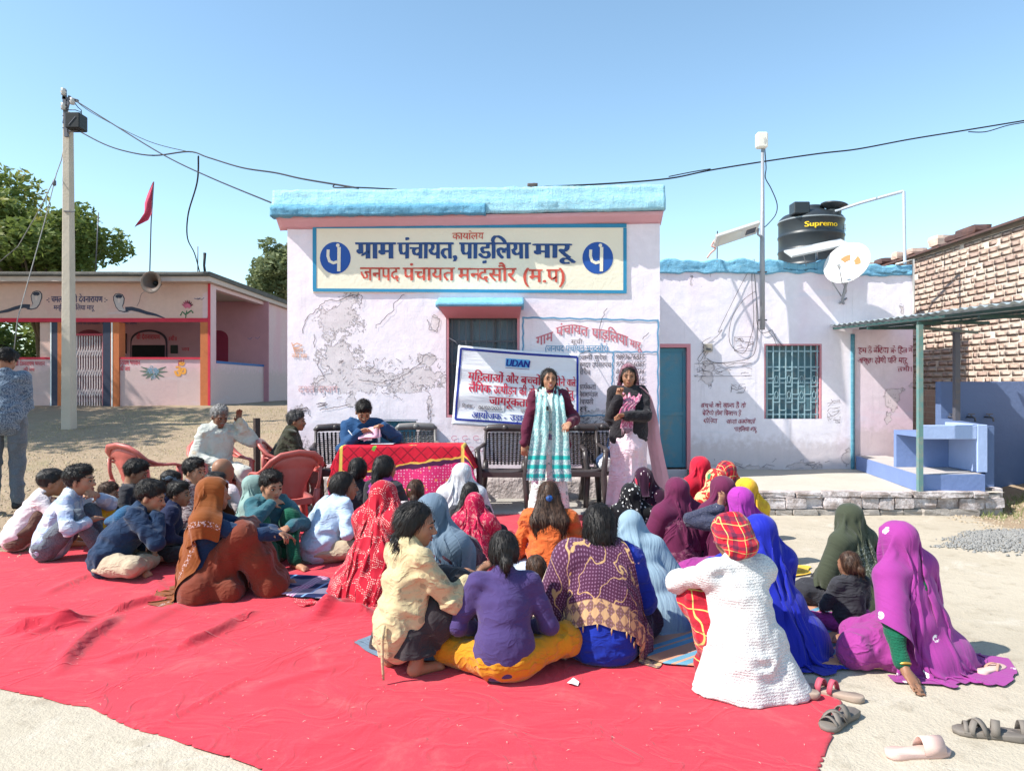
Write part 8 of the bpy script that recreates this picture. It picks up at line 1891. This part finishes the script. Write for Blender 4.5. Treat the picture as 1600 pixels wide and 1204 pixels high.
# middle group
def braid_p(**k): return dict(hair='braid', **k)
person(538, 734, 886, 48, 'cross', 'girl in a light blue shirt with a plait, sitting beside the red tie-dye veil', 'girl', skinm=0, hair='braid', girth=.86, hs=1.13, tops=[T('shirt', f_lblue, .020, (.6, .6), 0, .009)], bottom=('pants', f_khaki, .014), lean=22, hunch=10, yaw=-30, vox=.0115, face=True, extras=tie(M_HTP))
person(560, 712, 846, 80, 'cross', 'girl with her hair in a bun right in front of the table, left of two', 'girl', skinm=0, hair='bun', girth=.86, hs=1.13, tops=[T('shirt', f_char, .014)], bottom=('pants', f_char, .012), lean=5, extras=tie(M_HTP))
person(602, 708, 852, 70, 'cross', 'girl with a ponytail and mauve scarf in front of the table, right of two', 'girl', skinm=0, hair='ponytail', girth=.86, hs=1.13, tops=[T('shirt', f_char, .014), T('scarf', F_('scarf_mauve', (.32, .05, .28)), .010, (0, 0), 0, .008, lambda J: [sub(el(J['waist'] - A3(0, 0, .1), (.3, .3, .30), None, .01)), rc(J['shL'] * .6 + J['shR'] * .4 + A3(0, 0, .05), J['shR'] * .6 + J['shL'] * .4 + A3(0, 0, .05), .06, .06, .03)])], bottom=('pants', f_char, .012), yaw=-20, extras=tie(M_HT))
person(650, 746, 872, 80, 'cross', 'child with brown hair and a pink clip behind the grey blue veil', 'child', skinm=0, hair='lowbun', hairm_=HBR, girth=.86, hs=1.13, tops=[T('shirt', f_pinkw, .014)], bottom=('pants', f_char, .012), extras=lambda p, root, S: MB().lathe([(.002, -.012), (.022, -.006), (.022, .006), (.002, .012)], Vector((p['J']['head'] + A3(-.03, -.10, .03)) * S), 10).build('hair_clip', M_HTP, root, True, True))
person(600, 748, 940, 62, 'knees', 'woman under a red tie-dye veil with white dotted patterns, left of centre', 'woman', skinm=0, hair=None, tops=[T('blouse', f_black, .012)], bottom=('skirt', f_paisd, .02), veil=V_(f_bandh, 1.5, 1.16, fwd=.09, hug=.15, bulk=.23, side=-.08), lean=8, hp=10, vox=.0125)
person(676, 767, 1015, 78, 'knees', 'woman in a faded grey blue veil and plum drape behind the squatting girl', 'woman', skinm=0, hair=None, tops=[T('blouse', f_bskirt, .016, (1, 1), 0, .012)], bottom=('skirt', f_bskirt, .035), veil=V_(f_greyb, 1.3, 1.02, fwd=.07, hug=.25, side=-.02, bulk=.20), lean=6, vox=.0125)
person(722, 721, 868, 85, 'cross', 'woman in a silvery white veil nearest the table end', 'woman', skinm=0, hair=None, tops=[T('blouse', f_orc, .014)], bottom=('skirt', f_dk, .02), veil=V_(f_silver, 1.1, .95, fwd=.06, hug=.6, bulk=.2))
person(735, 750, 890, 88, 'cross', 'woman with a long dark plait between the silvery veil and the crimson veil', 'woman', skinm=0, hair='long', tops=[T('blouse', f_char, .014)], bottom=('pants', f_char, .012))
person(742, 767, 905, 80, 'knees', 'woman under a crimson veil with pale flower sprays, centre', 'woman', skinm=0, hair=None, tops=[T('blouse', f_black, .012)], bottom=('skirt', f_dk, .02), veil=V_(f_crim, 1.35, 1.08, fwd=.09, hug=.2, bulk=.21), lean=6, hp=8, vox=.0125)
# squatting girl
def girl_ex(p, root, S):
    J = p['J']; e = J.get('tie'); tie(M_HT, .014)(p, root, S)
    MB().tube([Vector(q) * S for q in ((.06, -.155, .29), (.065, -.17, .22), (.06, -.165, .12), (.075, -.17, .03))], [.009, .008, .008, .006], 6).build('cloth_cord', f_beige, root, True, True)
    c = Vector(J['head'] + J['HM'] @ A3(.077, -.005, -.042)) * S
    MB().lathe([(.001, -.004), (.004, 0), (.001, .004)], c, 8).build('earring', M_STEEL, root, True, True)
person(650, 779, 1062, 48, 'squat', 'barefoot girl squatting in a beige printed top and black skirt, looking right', 'girl', 'villagers seated on the red carpet', 3, 'braidside', girth=.72, hs=1.02, tops=[T('top', f_beige, .018, (.78, .78), -.02, .010), T('vest', f_black, .006, (0, 0), 0, .003, lambda J: [sub(el(J['waist'] - A3(0, 0, .08), (.3, .3, .33), None, .01)), rc(J['neck'] - A3(0, 0, .01), J['neck'] + A3(0, 0, .015), .062, .058, .01)])], bottom=('skirt', f_gdk, .012, .115), face=True, vox=.0085, yaw=-42, hp=8, lean=10, handR=(.24, .34, .50), ehR=(.15, -.5, -1), handL=(.05, .40, .45), twist=-8, back=.10, extras=girl_ex)
PEOPLE[-1]['squatfix'] = True
# purple jersey woman
person(787, 824, 1082, 92, 'cross', 'woman in a purple jersey and mustard trousers, hair in a low bun', 'woman', skinm=0, hair='lowbun', tops=[T('jersey', f_purp, .012, (1, 1), .0, .005)], bottom=('salwar', f_must, .018), vox=.011, lean=10, hp=10, hunch=4, extras=tie(M_HTT), legs=dict(kneeR=(.36, .18, .16), kneeL=(-.30, .20, .10)))
person(836, 865, 1010, 95, 'cross', 'small child with brown hair leaning beside the purple jersey woman', 'child', skinm=0, hair='bob', hairm_=HBR, girth=.86, hs=1.13, tops=[T('top', f_mauve, .014)], bottom=('pants', f_navy, .012), yaw=20)
person(866, 930, 1004, 110, 'cross', 'toddler in blue on a lap between the purple jersey and the woven shawl', 'child', skinm=0, hair='short', girth=.86, hs=1.13, tops=[T('top', f_dblue, .016)], bottom=('pants', f_dblue, .014))
# long hair orange
person(857, 748, 932, 90, 'cross', 'woman with long loose hair and a blue clip over an orange kurta, before the speaker', 'woman', skinm=0, hair='long', hairm_=HBR, tops=[T('kurta', f_orc, .018, (1, 1), .02, .011)], bottom=('skirt', f_lblue, .012), lean=10, vox=.0115, hp=4,
       extras=lambda p, root, S: MB().lathe([(.004, -.010), (.026, -.004), (.022, .006), (.004, .010)], Vector((p['J']['head'] + A3(0, -.115, .0)) * S), 8, M=Matrix.Rotation(R(80), 3, 'X')).build('hair_clip', M_HT, root, True, True))
# woven shawl woman
def fringe(p, root, S):
    D = p['shawlD']; m_ = plain('fringe_gold', (.42, .27, .12), .9, .2)
    for i in range(1, NU - 1, 3):
        a_ = D.X[-1, i].astype(float); b_ = D.X[-2, i].astype(float); d = a_ - b_; d /= np.linalg.norm(d) + 1e-6; e = a_ + d * .012 + A3(0, 0, -.022)
        if e[2] > .02: MB().tube([Vector(a_ * S), Vector((a_ + d * .010) * S), Vector(e * S)], [.0035, .005, .0015], 5).build('tassel', m_, root, True, True)
person(935, 786, 1046, 96, 'cross', 'woman with bobbed hair in a purple and gold shawl over a royal blue jersey', 'woman', skinm=0, hair='bob', tops=[T('jersey', f_roybl, .026, (1, 1), .02, .008), T('hem_band', F_('jersey_band', (.60, .44, .55)), .030, (0, 0), 0, .001, lambda J: [sub(el(A3(0, 0, .28), (1.2, 1.2, .215), None, .006)), sub(el(A3(0, 0, -.165), (1.2, 1.2, .20), None, .006))])], bottom=('salwar', f_dk, .016), girth=1.04, extras=fringe, shawl=V_(f_pashm, 1.34, .60, fwd=.14, hug=.35, side=.02, rot=-18, name='shawl'), vox=.011, lean=10, hp=8)
# right-hand group
person(985, 752, 900, 100, 'cross', 'woman in a black veil with white polka dots, behind the pale blue shawl', 'woman', skinm=0, hair=None, tops=[T('blouse', f_black, .012)], bottom=('skirt', f_dk, .02), veil=V_(f_polk, 1.2, .95, fwd=.08, hug=.7), lean=4)
person(1006, 729, 868, 250, 'cross', 'woman wrapped in a dark veil with red blooms, turned to the camera', 'woman', skinm=2, hair=None, tops=[T('blouse', f_dk, .012)], bottom=('skirt', f_dk, .02), veil=V_(f_blk_r, 1.2, .90, fwd=.115, hug=1.3), hp=25, yaw=12)
person(1057, 743, 915, 108, 'cross', 'woman in a plain maroon veil with an embroidered back', 'woman', skinm=0, hair=None, tops=[T('blouse', f_maroonc, .024, (1, 1), .0, .010)], bottom=('skirt', f_maroonc, .03), veil=V_(f_maroon, 1.25, .62, fwd=.07, hug=1.5), lean=4)
person(985, 795, 986, 100, 'cross', 'woman under a big pale blue shawl in the middle of the right half', 'woman', skinm=0, hair=None, tops=[T('blouse', f_black, .012)], bottom=('skirt', f_dk, .03), veil=V_(f_pale, 1.55, 1.14, fwd=.07, hug=.15, side=.08, bulk=.25), lean=22, hunch=8, hp=18, vox=.0125)
person(1093, 711, 842, 115, 'cross', 'woman in a bright red veil, farthest back on the right side', 'woman', skinm=0, hair=None, tops=[T('blouse', f_redplaid, .012)], bottom=('skirt', f_dk, .02), veil=V_(f_red, 1.1, .85, fwd=.08, hug=1.0), Y=6.9)
person(1134, 718, 850, 112, 'cross', 'woman in a red checked veil behind the yellow and green printed veil', 'woman', skinm=0, hair=None, tops=[T('blouse', f_redplaid, .012)], bottom=('skirt', f_dk, .02), veil=V_(f_redplaidu, 1.1, 1.0, fwd=.08, hug=1.2), Y=6.6)
person(1118, 730, 872, 112, 'cross', 'woman in a red veil printed with yellow and green, behind the raised hand', 'woman', skinm=0, hair=None, tops=[T('blouse', f_redplaid, .012)], bottom=('skirt', f_dk, .02), veil=V_(f_mixp, 1.3, 1.0, fwd=.08, hug=.5), Y=6.15)
person(1165, 744, 885, 112, 'cross', 'woman in a yellow veil with green print, right of the raised hand', 'woman', skinm=0, hair=None, tops=[T('blouse', f_yelk, .014)], bottom=('skirt', f_dk, .03), veil=V_(f_yel, 1.4, 1.1, fwd=.08, hug=.2, bulk=.24, side=.08), Y=5.75)
person(1128, 741, 925, 110, 'cross', 'woman in a maroon veil close behind the bright magenta purple veil', 'woman', skinm=0, hair=None, tops=[T('blouse', f_maroonc, .016)], bottom=('skirt', f_maroonc, .03), veil=V_(f_maroon, 1.2, .9, fwd=.08, hug=1.0), Y=5.35)
def bangles(p, root, S):
    J = p['J']; d = J['wrL'] - J['elL']; d /= np.linalg.norm(d)
    for i in range(4):
        c = J['wrL'] - d * (.015 + .016 * i); MB().lathe([(.031, -.004), (.034, 0), (.031, .004), (.028, 0), (.031, -.004)], Vector(c * S), 14, M=Vector(d).to_track_quat('Z', 'Y').to_matrix()).build('bangle', M_STEEL if i % 2 else M_WHITEP, root, True, True)
person(1156, 758, 950, 108, 'cross', 'woman in a bright magenta purple veil raising her banded left hand to her head', 'woman', skinm=0, hair=None, tops=[T('blouse', f_strp, .014, (1, 1))], bottom=('skirt', f_pcloth, .03), veil=V_(f_mag, 1.1, .85, fwd=.08, hug=1.1, side=.06), handL=(-.150, .06, .64), ehL=(-.45, -.1, -.9), fdirL=(.35, .1, .9), Y=5.0, vox=.0115, extras=bangles)
person(1186, 800, 1031, 112, 'knees', 'woman in a long royal blue veil trailing on the striped mat', 'woman', skinm=0, hair=None, tops=[T('blouse', f_royal, .012)], bottom=('skirt', f_royal, .03), veil=V_(f_royal, 1.5, 1.12, fwd=.08, hug=.15, side=.10, bulk=.26), lean=5, hp=6, vox=.0125)
# white knit woman
def shoes(p, root, S):
    for k, s in (('L', -1), ('R', 1)):
        V, Fq = sdf_mesh(infl(foot_prims(p['J'], k, s), .009, .02), .012, None, floor=.0); mesh_obj('shoe', V * S, Fq, M_BLACK, root, True, True)
def headcloth(p, root, S):
    J = p['J']; C, M = J['head'], J['HM']; W_ = lambda *v: C + M @ A3(*v)
    V, Fq = sdf_mesh([el(W_(0, -.012, .034), (.094, .108, .100), M, .02), el(W_(0, -.06, -.03), (.088, .070, .085), M, .03), el(W_(.02, -.105, -.055), (.06, .05, .055), M, .03)], .009, folds(5, .013, (9, 9, 14)), [(W_(0, .05, 0), M @ A3(0, 1, -.5))])
    V = relax(V, Fq, 1, .4); mesh_obj('headcloth', V * S, Fq, F_('headcloth_red_plaid', (.52, .012, .03), 'plaid', (.04, .02, .05), (.45, .42, .14), scale=1.9), root, True, True)
person(1142, 803, 1098, 104, 'squat', 'woman in a white knitted cardigan and a red checked headcloth', 'woman', skinm=0, hair=None, tops=[T('cardigan', f_knit, .024, (1, 1), .12, .008, lambda J: [rc(J['chest'] - A3(0, .02, .05), J['pel'] + A3(-.05, -.06, -.20), .11, .165, .05), rc(J['chest'] - A3(0, .02, .05), J['pel'] + A3(.13, -.05, -.21), .11, .18, .05), rc(J['pel'] + A3(-.10, .10, -.02), J['pel'] + A3(-.16, .02, -.20), .06, .11, .06)])], bottom=('skirt', f_redplaid, .02), vox=.0105, extras=headcloth, handL=(-.02, .40, .42), handR=(.04, .42, .40), ehL=(-1, .1, .1), hp=12, lean=14, legs=dict(kneeL=(-.13, .25, .40), kneeR=(.12, .26, .40), ankL=(-.06, .05, .07), ankR=(.08, .04, .07)))
# olive, child, magenta
person(1326, 784, 962, 118, 'cross', 'woman in a dark olive veil, right side behind the small girl in black', 'woman', skinm=0, hair=None, tops=[T('blouse', f_black, .012)], bottom=('skirt', f_char, .02), veil=V_(f_olive, 1.4, 1.06, fwd=.08, hug=.2, bulk=.23), lean=6, hp=8)
person(1326, 858, 1000, 100, 'cross', 'small girl in a black jacket with a bun, before the olive veil', 'girl', skinm=0, hair='bun', hairm_=HBR, girth=.86, hs=1.13, tops=[T('jacket', f_char, .020, (.8, .8), 0, .008)], bottom=('pants', f_pcloth, .014), yaw=22, vox=.010, extras=tie(M_HTP))
def hand_side(p, root, S):
    J = p['J']; d = J['wrL'] - J['elL']; d /= np.linalg.norm(d); c = J['wrL'] - d * .03
    MB().lathe([(.031, -.006), (.036, 0), (.031, .006), (.028, 0), (.031, -.006)], Vector(c * S), 16, M=Vector(d).to_track_quat('Z', 'Y').to_matrix()).build('bangle', plain('bangle_gold', (.62, .36, .07), .35, .1, metal=.6), root, True, True)
person(1402, 810, 1054, 118, 'cross', 'woman in a magenta veil with white flowers, one hand flat on the ground', 'woman', skinm=0, hair=None, tops=[T('blouse', f_grndk, .016, (.92, .92))], bottom=('skirt', f_pcloth, .03), veil=V_(f_magb, 1.40, 1.06, fwd=.075, hug=.25, side=.14, bulk=.19), handL=(-.37, -.18, .045), ehL=(-.6, .4, .2), fdirL=(-.3, -.6, -.28), curl=.12, lean=8, roll=-6, vox=.0105, extras=hand_side, legs=dict(kneeL=(-.36, .12, .10)))
# --- people on chairs
def moust(m):
    def f(p, root, S):
        J = p['J']; W_ = lambda *v: Vector((J['head'] + J['HM'] @ A3(*v)) * S)
        MB().tube([W_(-.028, .080, -.054), W_(-.012, .094, -.047), W_(0, .0955, -.0455), W_(.012, .094, -.047), W_(.028, .080, -.054)], [.002, .0055, .0045, .0055, .002], 6).build('moustache', m, root, True, True)
    return f
person(343, 631, 850, -42, 'chair', 'grey-haired old man in a stained white kurta raising his left hand', 'old man', 'men sitting behind the crowd', 2, 'shortgrey', HG, tops=[T('kurta', f_white, .024, (1, 1), .10, .010)], bottom=('pants', f_white, .02), face=True, vox=.0095, handL=(-.17, .20, .99), ehL=(-.5, .2, -.8), fdirL=(.1, .1, 1), hp=16, lean=10, yaw=0, Y=7.9, z0=.0, extras=moust(HG), curl=.35)
person(463, 640, 850, 12, 'chair', 'greying man in an olive jacket seated sideways looking right', 'man', 'men sitting behind the crowd', 0, 'short', HSP, tops=[T('jacket', f_olj, .026, (1, 1), .02, .009)], bottom=('pants', f_brn, .02), face=True, vox=.0095, lean=18, yaw=-12, Y=8.05, z0=.0, extras=moust(HSP), handL=(-.05, .40, .60), handR=(.06, .42, .60))
person(568, 624, 850, -72, 'chair', 'man in a blue jacket writing at the draped table with pink papers', 'man', 'men sitting behind the crowd', 1, 'short', HB, tops=[T('jacket', f_den, .026, (1, 1), .02, .009), T('shirt', f_lblue, .006, (0, 0), 0, .003, lambda J: [rc(J['neck'], J['neck'] + J['M2'] @ A3(0, .01, .02), .062, .058, .01)])], bottom=('pants', f_dnv, .016), face=True, vox=.0095, hp=34, lean=20, hunch=6, Y=8.42, z0=.035, handR=(.06, .33, .80), handL=(-.20, .36, .86), extras=moust(HB))
# --- standing
def speaker_ex(p, root, S):
    J = p['J']; n = J['neck']; pl = J['pel']; Z_ = lambda *v: np.array(v)
    sl, sr = J['shL'], J['shR']; c = J['chest']
    mt = fabric('scarf_teal_print', (.24, .46, .46), 'print', (.50, .66, .62), uv=True, scale=1.6, extra=lambda a, col, v, o: _scarf(a, col, v))
    for s, xe, zl in ((-1, -.10, .42), (1, .13, .43)):
        path = [n + A3(s * .01, -.095, .02), n + A3(s * .085, -.03, .035), n + A3(s * .088, .055, .01), n + A3(s * .085, .115, -.06), c + A3(s * .082, .150, .0), c + A3(s * .09, .165, -.15), pl + A3(s * .10, .185, .05), pl + A3(xe * 1.0, .20, -.15), A3(xe * 1.1, .215, zl + .1), A3(xe * 1.15, .22, zl)]
        V, Fq, uv = ribbon(path, [.09, .10, .10, .12, .13, .15, .17, .18, .19, .19], [(0, .4, .9), (s * .5, .3, -.6), (s, -.1, 0), (s, -.1, 0), (s, 0, 0), (s, 0, 0)], 3 + s, fold=.009, nf=2.2)
        mesh_obj('scarf_end', V * S, Fq, mt, root, True, True, uv=uv)
    W_ = lambda *v: Vector((J['head'] + J['HM'] @ A3(*v)) * S); mg = plain('spectacle_frame', (.05, .03, .03), .3, .1, metal=.3)
    for s in (-1, 1):
        m = MB(); m.tube([W_(s * .032 + .021 * math.cos(t), .1015 - .006 * abs(math.cos(t)), -.006 + .016 * math.sin(t)) for t in np.linspace(0, 6.283, 15)], .0013, 5, False); m.tube([W_(s * .053, .094, -.004), W_(s * .079, .01, -.004)], .0013, 5); m.build('spectacle_rim', mg, root, True, True)
        gl = MB(); gl.poly([W_(s * .032 + .020 * math.cos(t), .1005 - .005 * abs(math.cos(t)), -.006 + .015 * math.sin(t)) for t in np.linspace(0, 6.2, 14)])
        a = NM('spectacle_lens', .05, .5); a.b.inputs['Transmission Weight'].default_value = 1; a.b.inputs['IOR'].default_value = 1.1; gl.build('lens', a.out((.9, .9, .95)), root, False, True)
    MB().lathe([(.001, -.002), (.005, 0), (.001, .002)], W_(0, .094, .030), 8).build('forehead_dot', M_LIPR, root, True, True)
    # microphone clip
    MB().box(-.012, .012, .0, .012, -.02, .02).build('badge_clip', M_BLACK, root, False, True).location = Vector((c + A3(.03, .155, -.01)) * S)
def _scarf(a, col, v):
    w = a.sep(v)[1]; st = a.step(a.m('FRACT', a.m('MULTIPLY', w, 11)), .5, .6); low = a.step(w, .78, .86)
    col = a.mix(a.m('MULTIPLY', low, st), col, (.03, .42, .38)); return a.mix(a.m('MULTIPLY', a.step(w, .98, 1.02), a.step(a.vor(v, 40), .35, .2)), col, (.12, .06, .14))
def gown(m, n, z1, r0, r1, amp=.02, k=9, yo=0):
    def f(J): return [rc(J['pel'] + A3(0, .0, .05), J['pel'] + A3(0, .0, -.15), .135, .165, .05), rc(J['pel'] + A3(-.04, 0, -.1), A3(-.10, yo, z1), r0, r1, .08), rc(J['pel'] + A3(.04, 0, -.1), A3(.10, yo, z1), r0, r1, .08), rc(J['pel'] + A3(0, .02, -.1), A3(0, .06 + yo, z1), r0, r1, .08)]
    return f
person(858, 573, 806, -88, 'stand', 'woman speaker in a maroon jacket with teal scarf and glasses, standing before the banner', 'woman', 'women standing before the office', 1, 'braid', HB,
       tops=[T('kurta', f_kur, .012, (0, 0), .0, .008, gown(0, 0, .13, .095, .10)), T('jacket', f_maj, .016, (1, 1), -.02, .008, lambda J: [rc(J['pel'] + A3(-.10, -.02, .08), J['pel'] + A3(-.12, -.01, -.10), .085, .10, .05), rc(J['pel'] + A3(.10, -.02, .08), J['pel'] + A3(.12, -.01, -.10), .085, .10, .05), sub(rc(J['pel'] + A3(0, .20, -.25), J['neck'] + A3(0, .13, -.02), .115, .075, .01))])],
       bottom=('pants', F_('purple_pattern', (.20, .12, .22), 'print', (.36, .28, .36), scale=2), .03), face=True, vox=.0085, handR=(.26, .10, .78), handL=(-.19, .22, 1.00), yaw=6, hp=-4, Y=7.72, z0=.0, extras=speaker_ex, curl=.6, fdirR=(.0, .1, -1))
PEOPLE[-1]['mouth'] = .010; PEOPLE[-1]['lipm'] = M_LIPR
def phone_ex(p, root, S):
    J = p['J']; n = J['neck']; c = J['chest']; pl = J['pel']; H, M = J['head'], J['HM']
    mt = fabric('scarf_pink_print', (.42, .09, .19), 'print', (.62, .36, .42), uv=True, scale=1.3); mt2 = fabric('dupatta_pale_pink', (.66, .40, .46), uv=True, sheer=.35, wr=.014)
    for s in (-1, 1):
        V, Fq, uv = ribbon([n + A3(s * .05, -.06, .03), n + A3(s * .085, .01, .02), n + A3(s * .05, .11, -.06), c + A3(-s * .01 + .02, .155, -.02), c + A3(.03, .17, -.16), pl + A3(.04, .18, .04)] if s > 0 else [n + A3(-.05, -.06, .03), n + A3(-.085, .01, .02), n + A3(-.06, .10, -.05), c + A3(-.03, .16, .02), c + A3(.04, .175, -.05), c + A3(.06, .175, -.12)], [.10, .13, .14, .13, .12, .13], [(0, .5, .8), (s * .5, .3, -.6), (s, -.1, 0), (s, 0, 0), (s, 0, 0)], 5 + s, fold=.007, nf=3)
        mesh_obj('scarf_end', V * S, Fq, mt, root, True, True, uv=uv)
    for i in range(9):
        x = -.02 + i * .013; MB().tube([Vector((pl + A3(x, .185, .045)) * S), Vector((pl + A3(x + .004 * math.sin(i), .19, -.01 - .012 * (i % 3))) * S)], [.004, .002], 5).build('tassel', mt, root, True, True)
    V, Fq, uv = ribbon([J['shL'] + A3(.02, .0, .06), J['shL'] + A3(-.07, -.02, -.05), J['shL'] + A3(-.11, -.03, -.30), A3(-.27, -.04, .75), A3(-.33, -.06, .45), A3(-.36, -.08, .22)], [.14, .18, .2, .22, .25, .3], [(.2, 1, 0), (-.3, 1, 0), (-.4, 1, 0), (-.5, 1, 0)], 9, fold=.02, nf=2.5); mesh_obj('dupatta', V * S, Fq, mt2, root, True, True, uv=uv)
    w = J['wrR']; f_ = M @ A3(.3, .1, 1); m = MB(); a_ = Vector((w + A3(0, .02, .05)) * S); m.bar(a_ - Vector((0, 0, .02)), a_ + Vector((-.01, .01, .12)), .012, .065); m.build('telephone', M_BLACK, None, False, True) if False else None
    V, Fq = sdf_mesh([el(H + M @ A3(0, -.020, .036), (.090, .103, .092), M, .02), rc(H + M @ A3(-.05, -.03, -.02), n + A3(-.07, -.02, .0), .05, .05, .04), rc(H + M @ A3(.05, -.03, -.02), n + A3(.07, -.02, .0), .05, .05, .04), rc(H + M @ A3(0, -.05, -.03), n + A3(0, -.05, .0), .06, .06, .04)], .010, folds(8, .006, (8, 8, 5)), [(H + M @ A3(0, .012, 0), M @ A3(0, 1, -.45))])
    mesh_obj('head_scarf', V * S, Fq, fabric('head_scarf_pink', (.16, .06, .09), 'print', (.26, .14, .17), scale=1.5), root, True, True)
person(982, 568, 812, -92, 'stand', 'woman in a black jacket and pale pink gown, hand raised to her cheek', 'woman', 'women standing before the office', 3, 'bun', HB,
       tops=[T('gown', f_pkw, -.008, (0, 0), .0, .012, gown(0, 0, .10, .10, .125)), T('jacket', f_blj, .022, (1, 1), -.03, .007, lambda J: [rc(J['pel'] + A3(-.06, 0, .1), J['pel'] + A3(-.07, 0, -.05), .115, .125, .05), rc(J['pel'] + A3(.06, 0, .1), J['pel'] + A3(.07, 0, -.05), .115, .125, .05)])],
       bottom=('pants', f_pkw, .02), face=True, vox=.0085, handR=(.12, .15, 1.20), ehR=(.3, -.25, -1), fdirR=(-.15, .1, 1), handL=(.05, .21, 1.03), ehL=(-.8, -.1, -.5), fdirL=(.9, .2, .1), yaw=-4, hp=4, Y=8.05, z0=.0, extras=phone_ex, curl=.9)
person(10, 543, 800, 118, 'stand', 'man in a dark patterned shirt and grey trousers standing at the left edge, head bowed', 'man', 'bystanders', 0, 'short', HB, tops=[T('shirt', f_shirtprint, .020, (1, 1), -.02, .008, lambda J: [rc(J['pel'] + A3(0, 0, .08), J['pel'] + A3(0, 0, .0), .15, .155, .05)])], bottom=('pants', f_jean, .016), face=True, vox=.010, hp=28, yaw=-35, handL=(-.10, .24, 1.0), handR=(.10, .26, 1.0), Y=7.85, z0=.09, extras=shoes)
make_people()
c_ = G8(952, 8.34, 0)
bag = tag(empty('shoulder_bag', c_ + Vector((0, 0, .46))), 'navy and white fabric bag slumped on the dark chair', 'bag')
V, Fq = sdf_mesh([el((0, 0, .10), (.13, .08, .11), None, .04), rc((-.06, .01, .05), (.07, -.01, .06), .08, .07, .04), rc((.04, 0, .18), (.07, .03, .25), .07, .035, .05)], .010, folds(4, .016, (11, 11, 9)))
mesh_obj('bag_body', V, Fq, F_('bag_navy', (.03, .06, .14)), bag, True, True)
V, Fq = sdf_mesh([el((-.045, -.055, .07), (.085, .05, .085), None, .04)], .010, folds(6, .012, (11, 11, 9))); mesh_obj('white_pouch', V, Fq, F_('pouch_white', (.62, .64, .68)), bag, True, True)
MB().tube([(-.03, .02, .18), (.0, .06, .34), (.06, .05, .38), (.09, .03, .22)], .009, 6).build('strap', F_('bag_strap', (.02, .04, .10)), bag, True, True)
print('people', round(time.time() - T0, 1), [(round(p['sc'], 2), p['px']) for p in PEOPLE])

print('tris', sum(len(o.data.polygons) * 2 * (4 if any(m.type == 'SUBSURF' for m in o.modifiers) else 1) for o in COL.objects if o.type == 'MESH'))
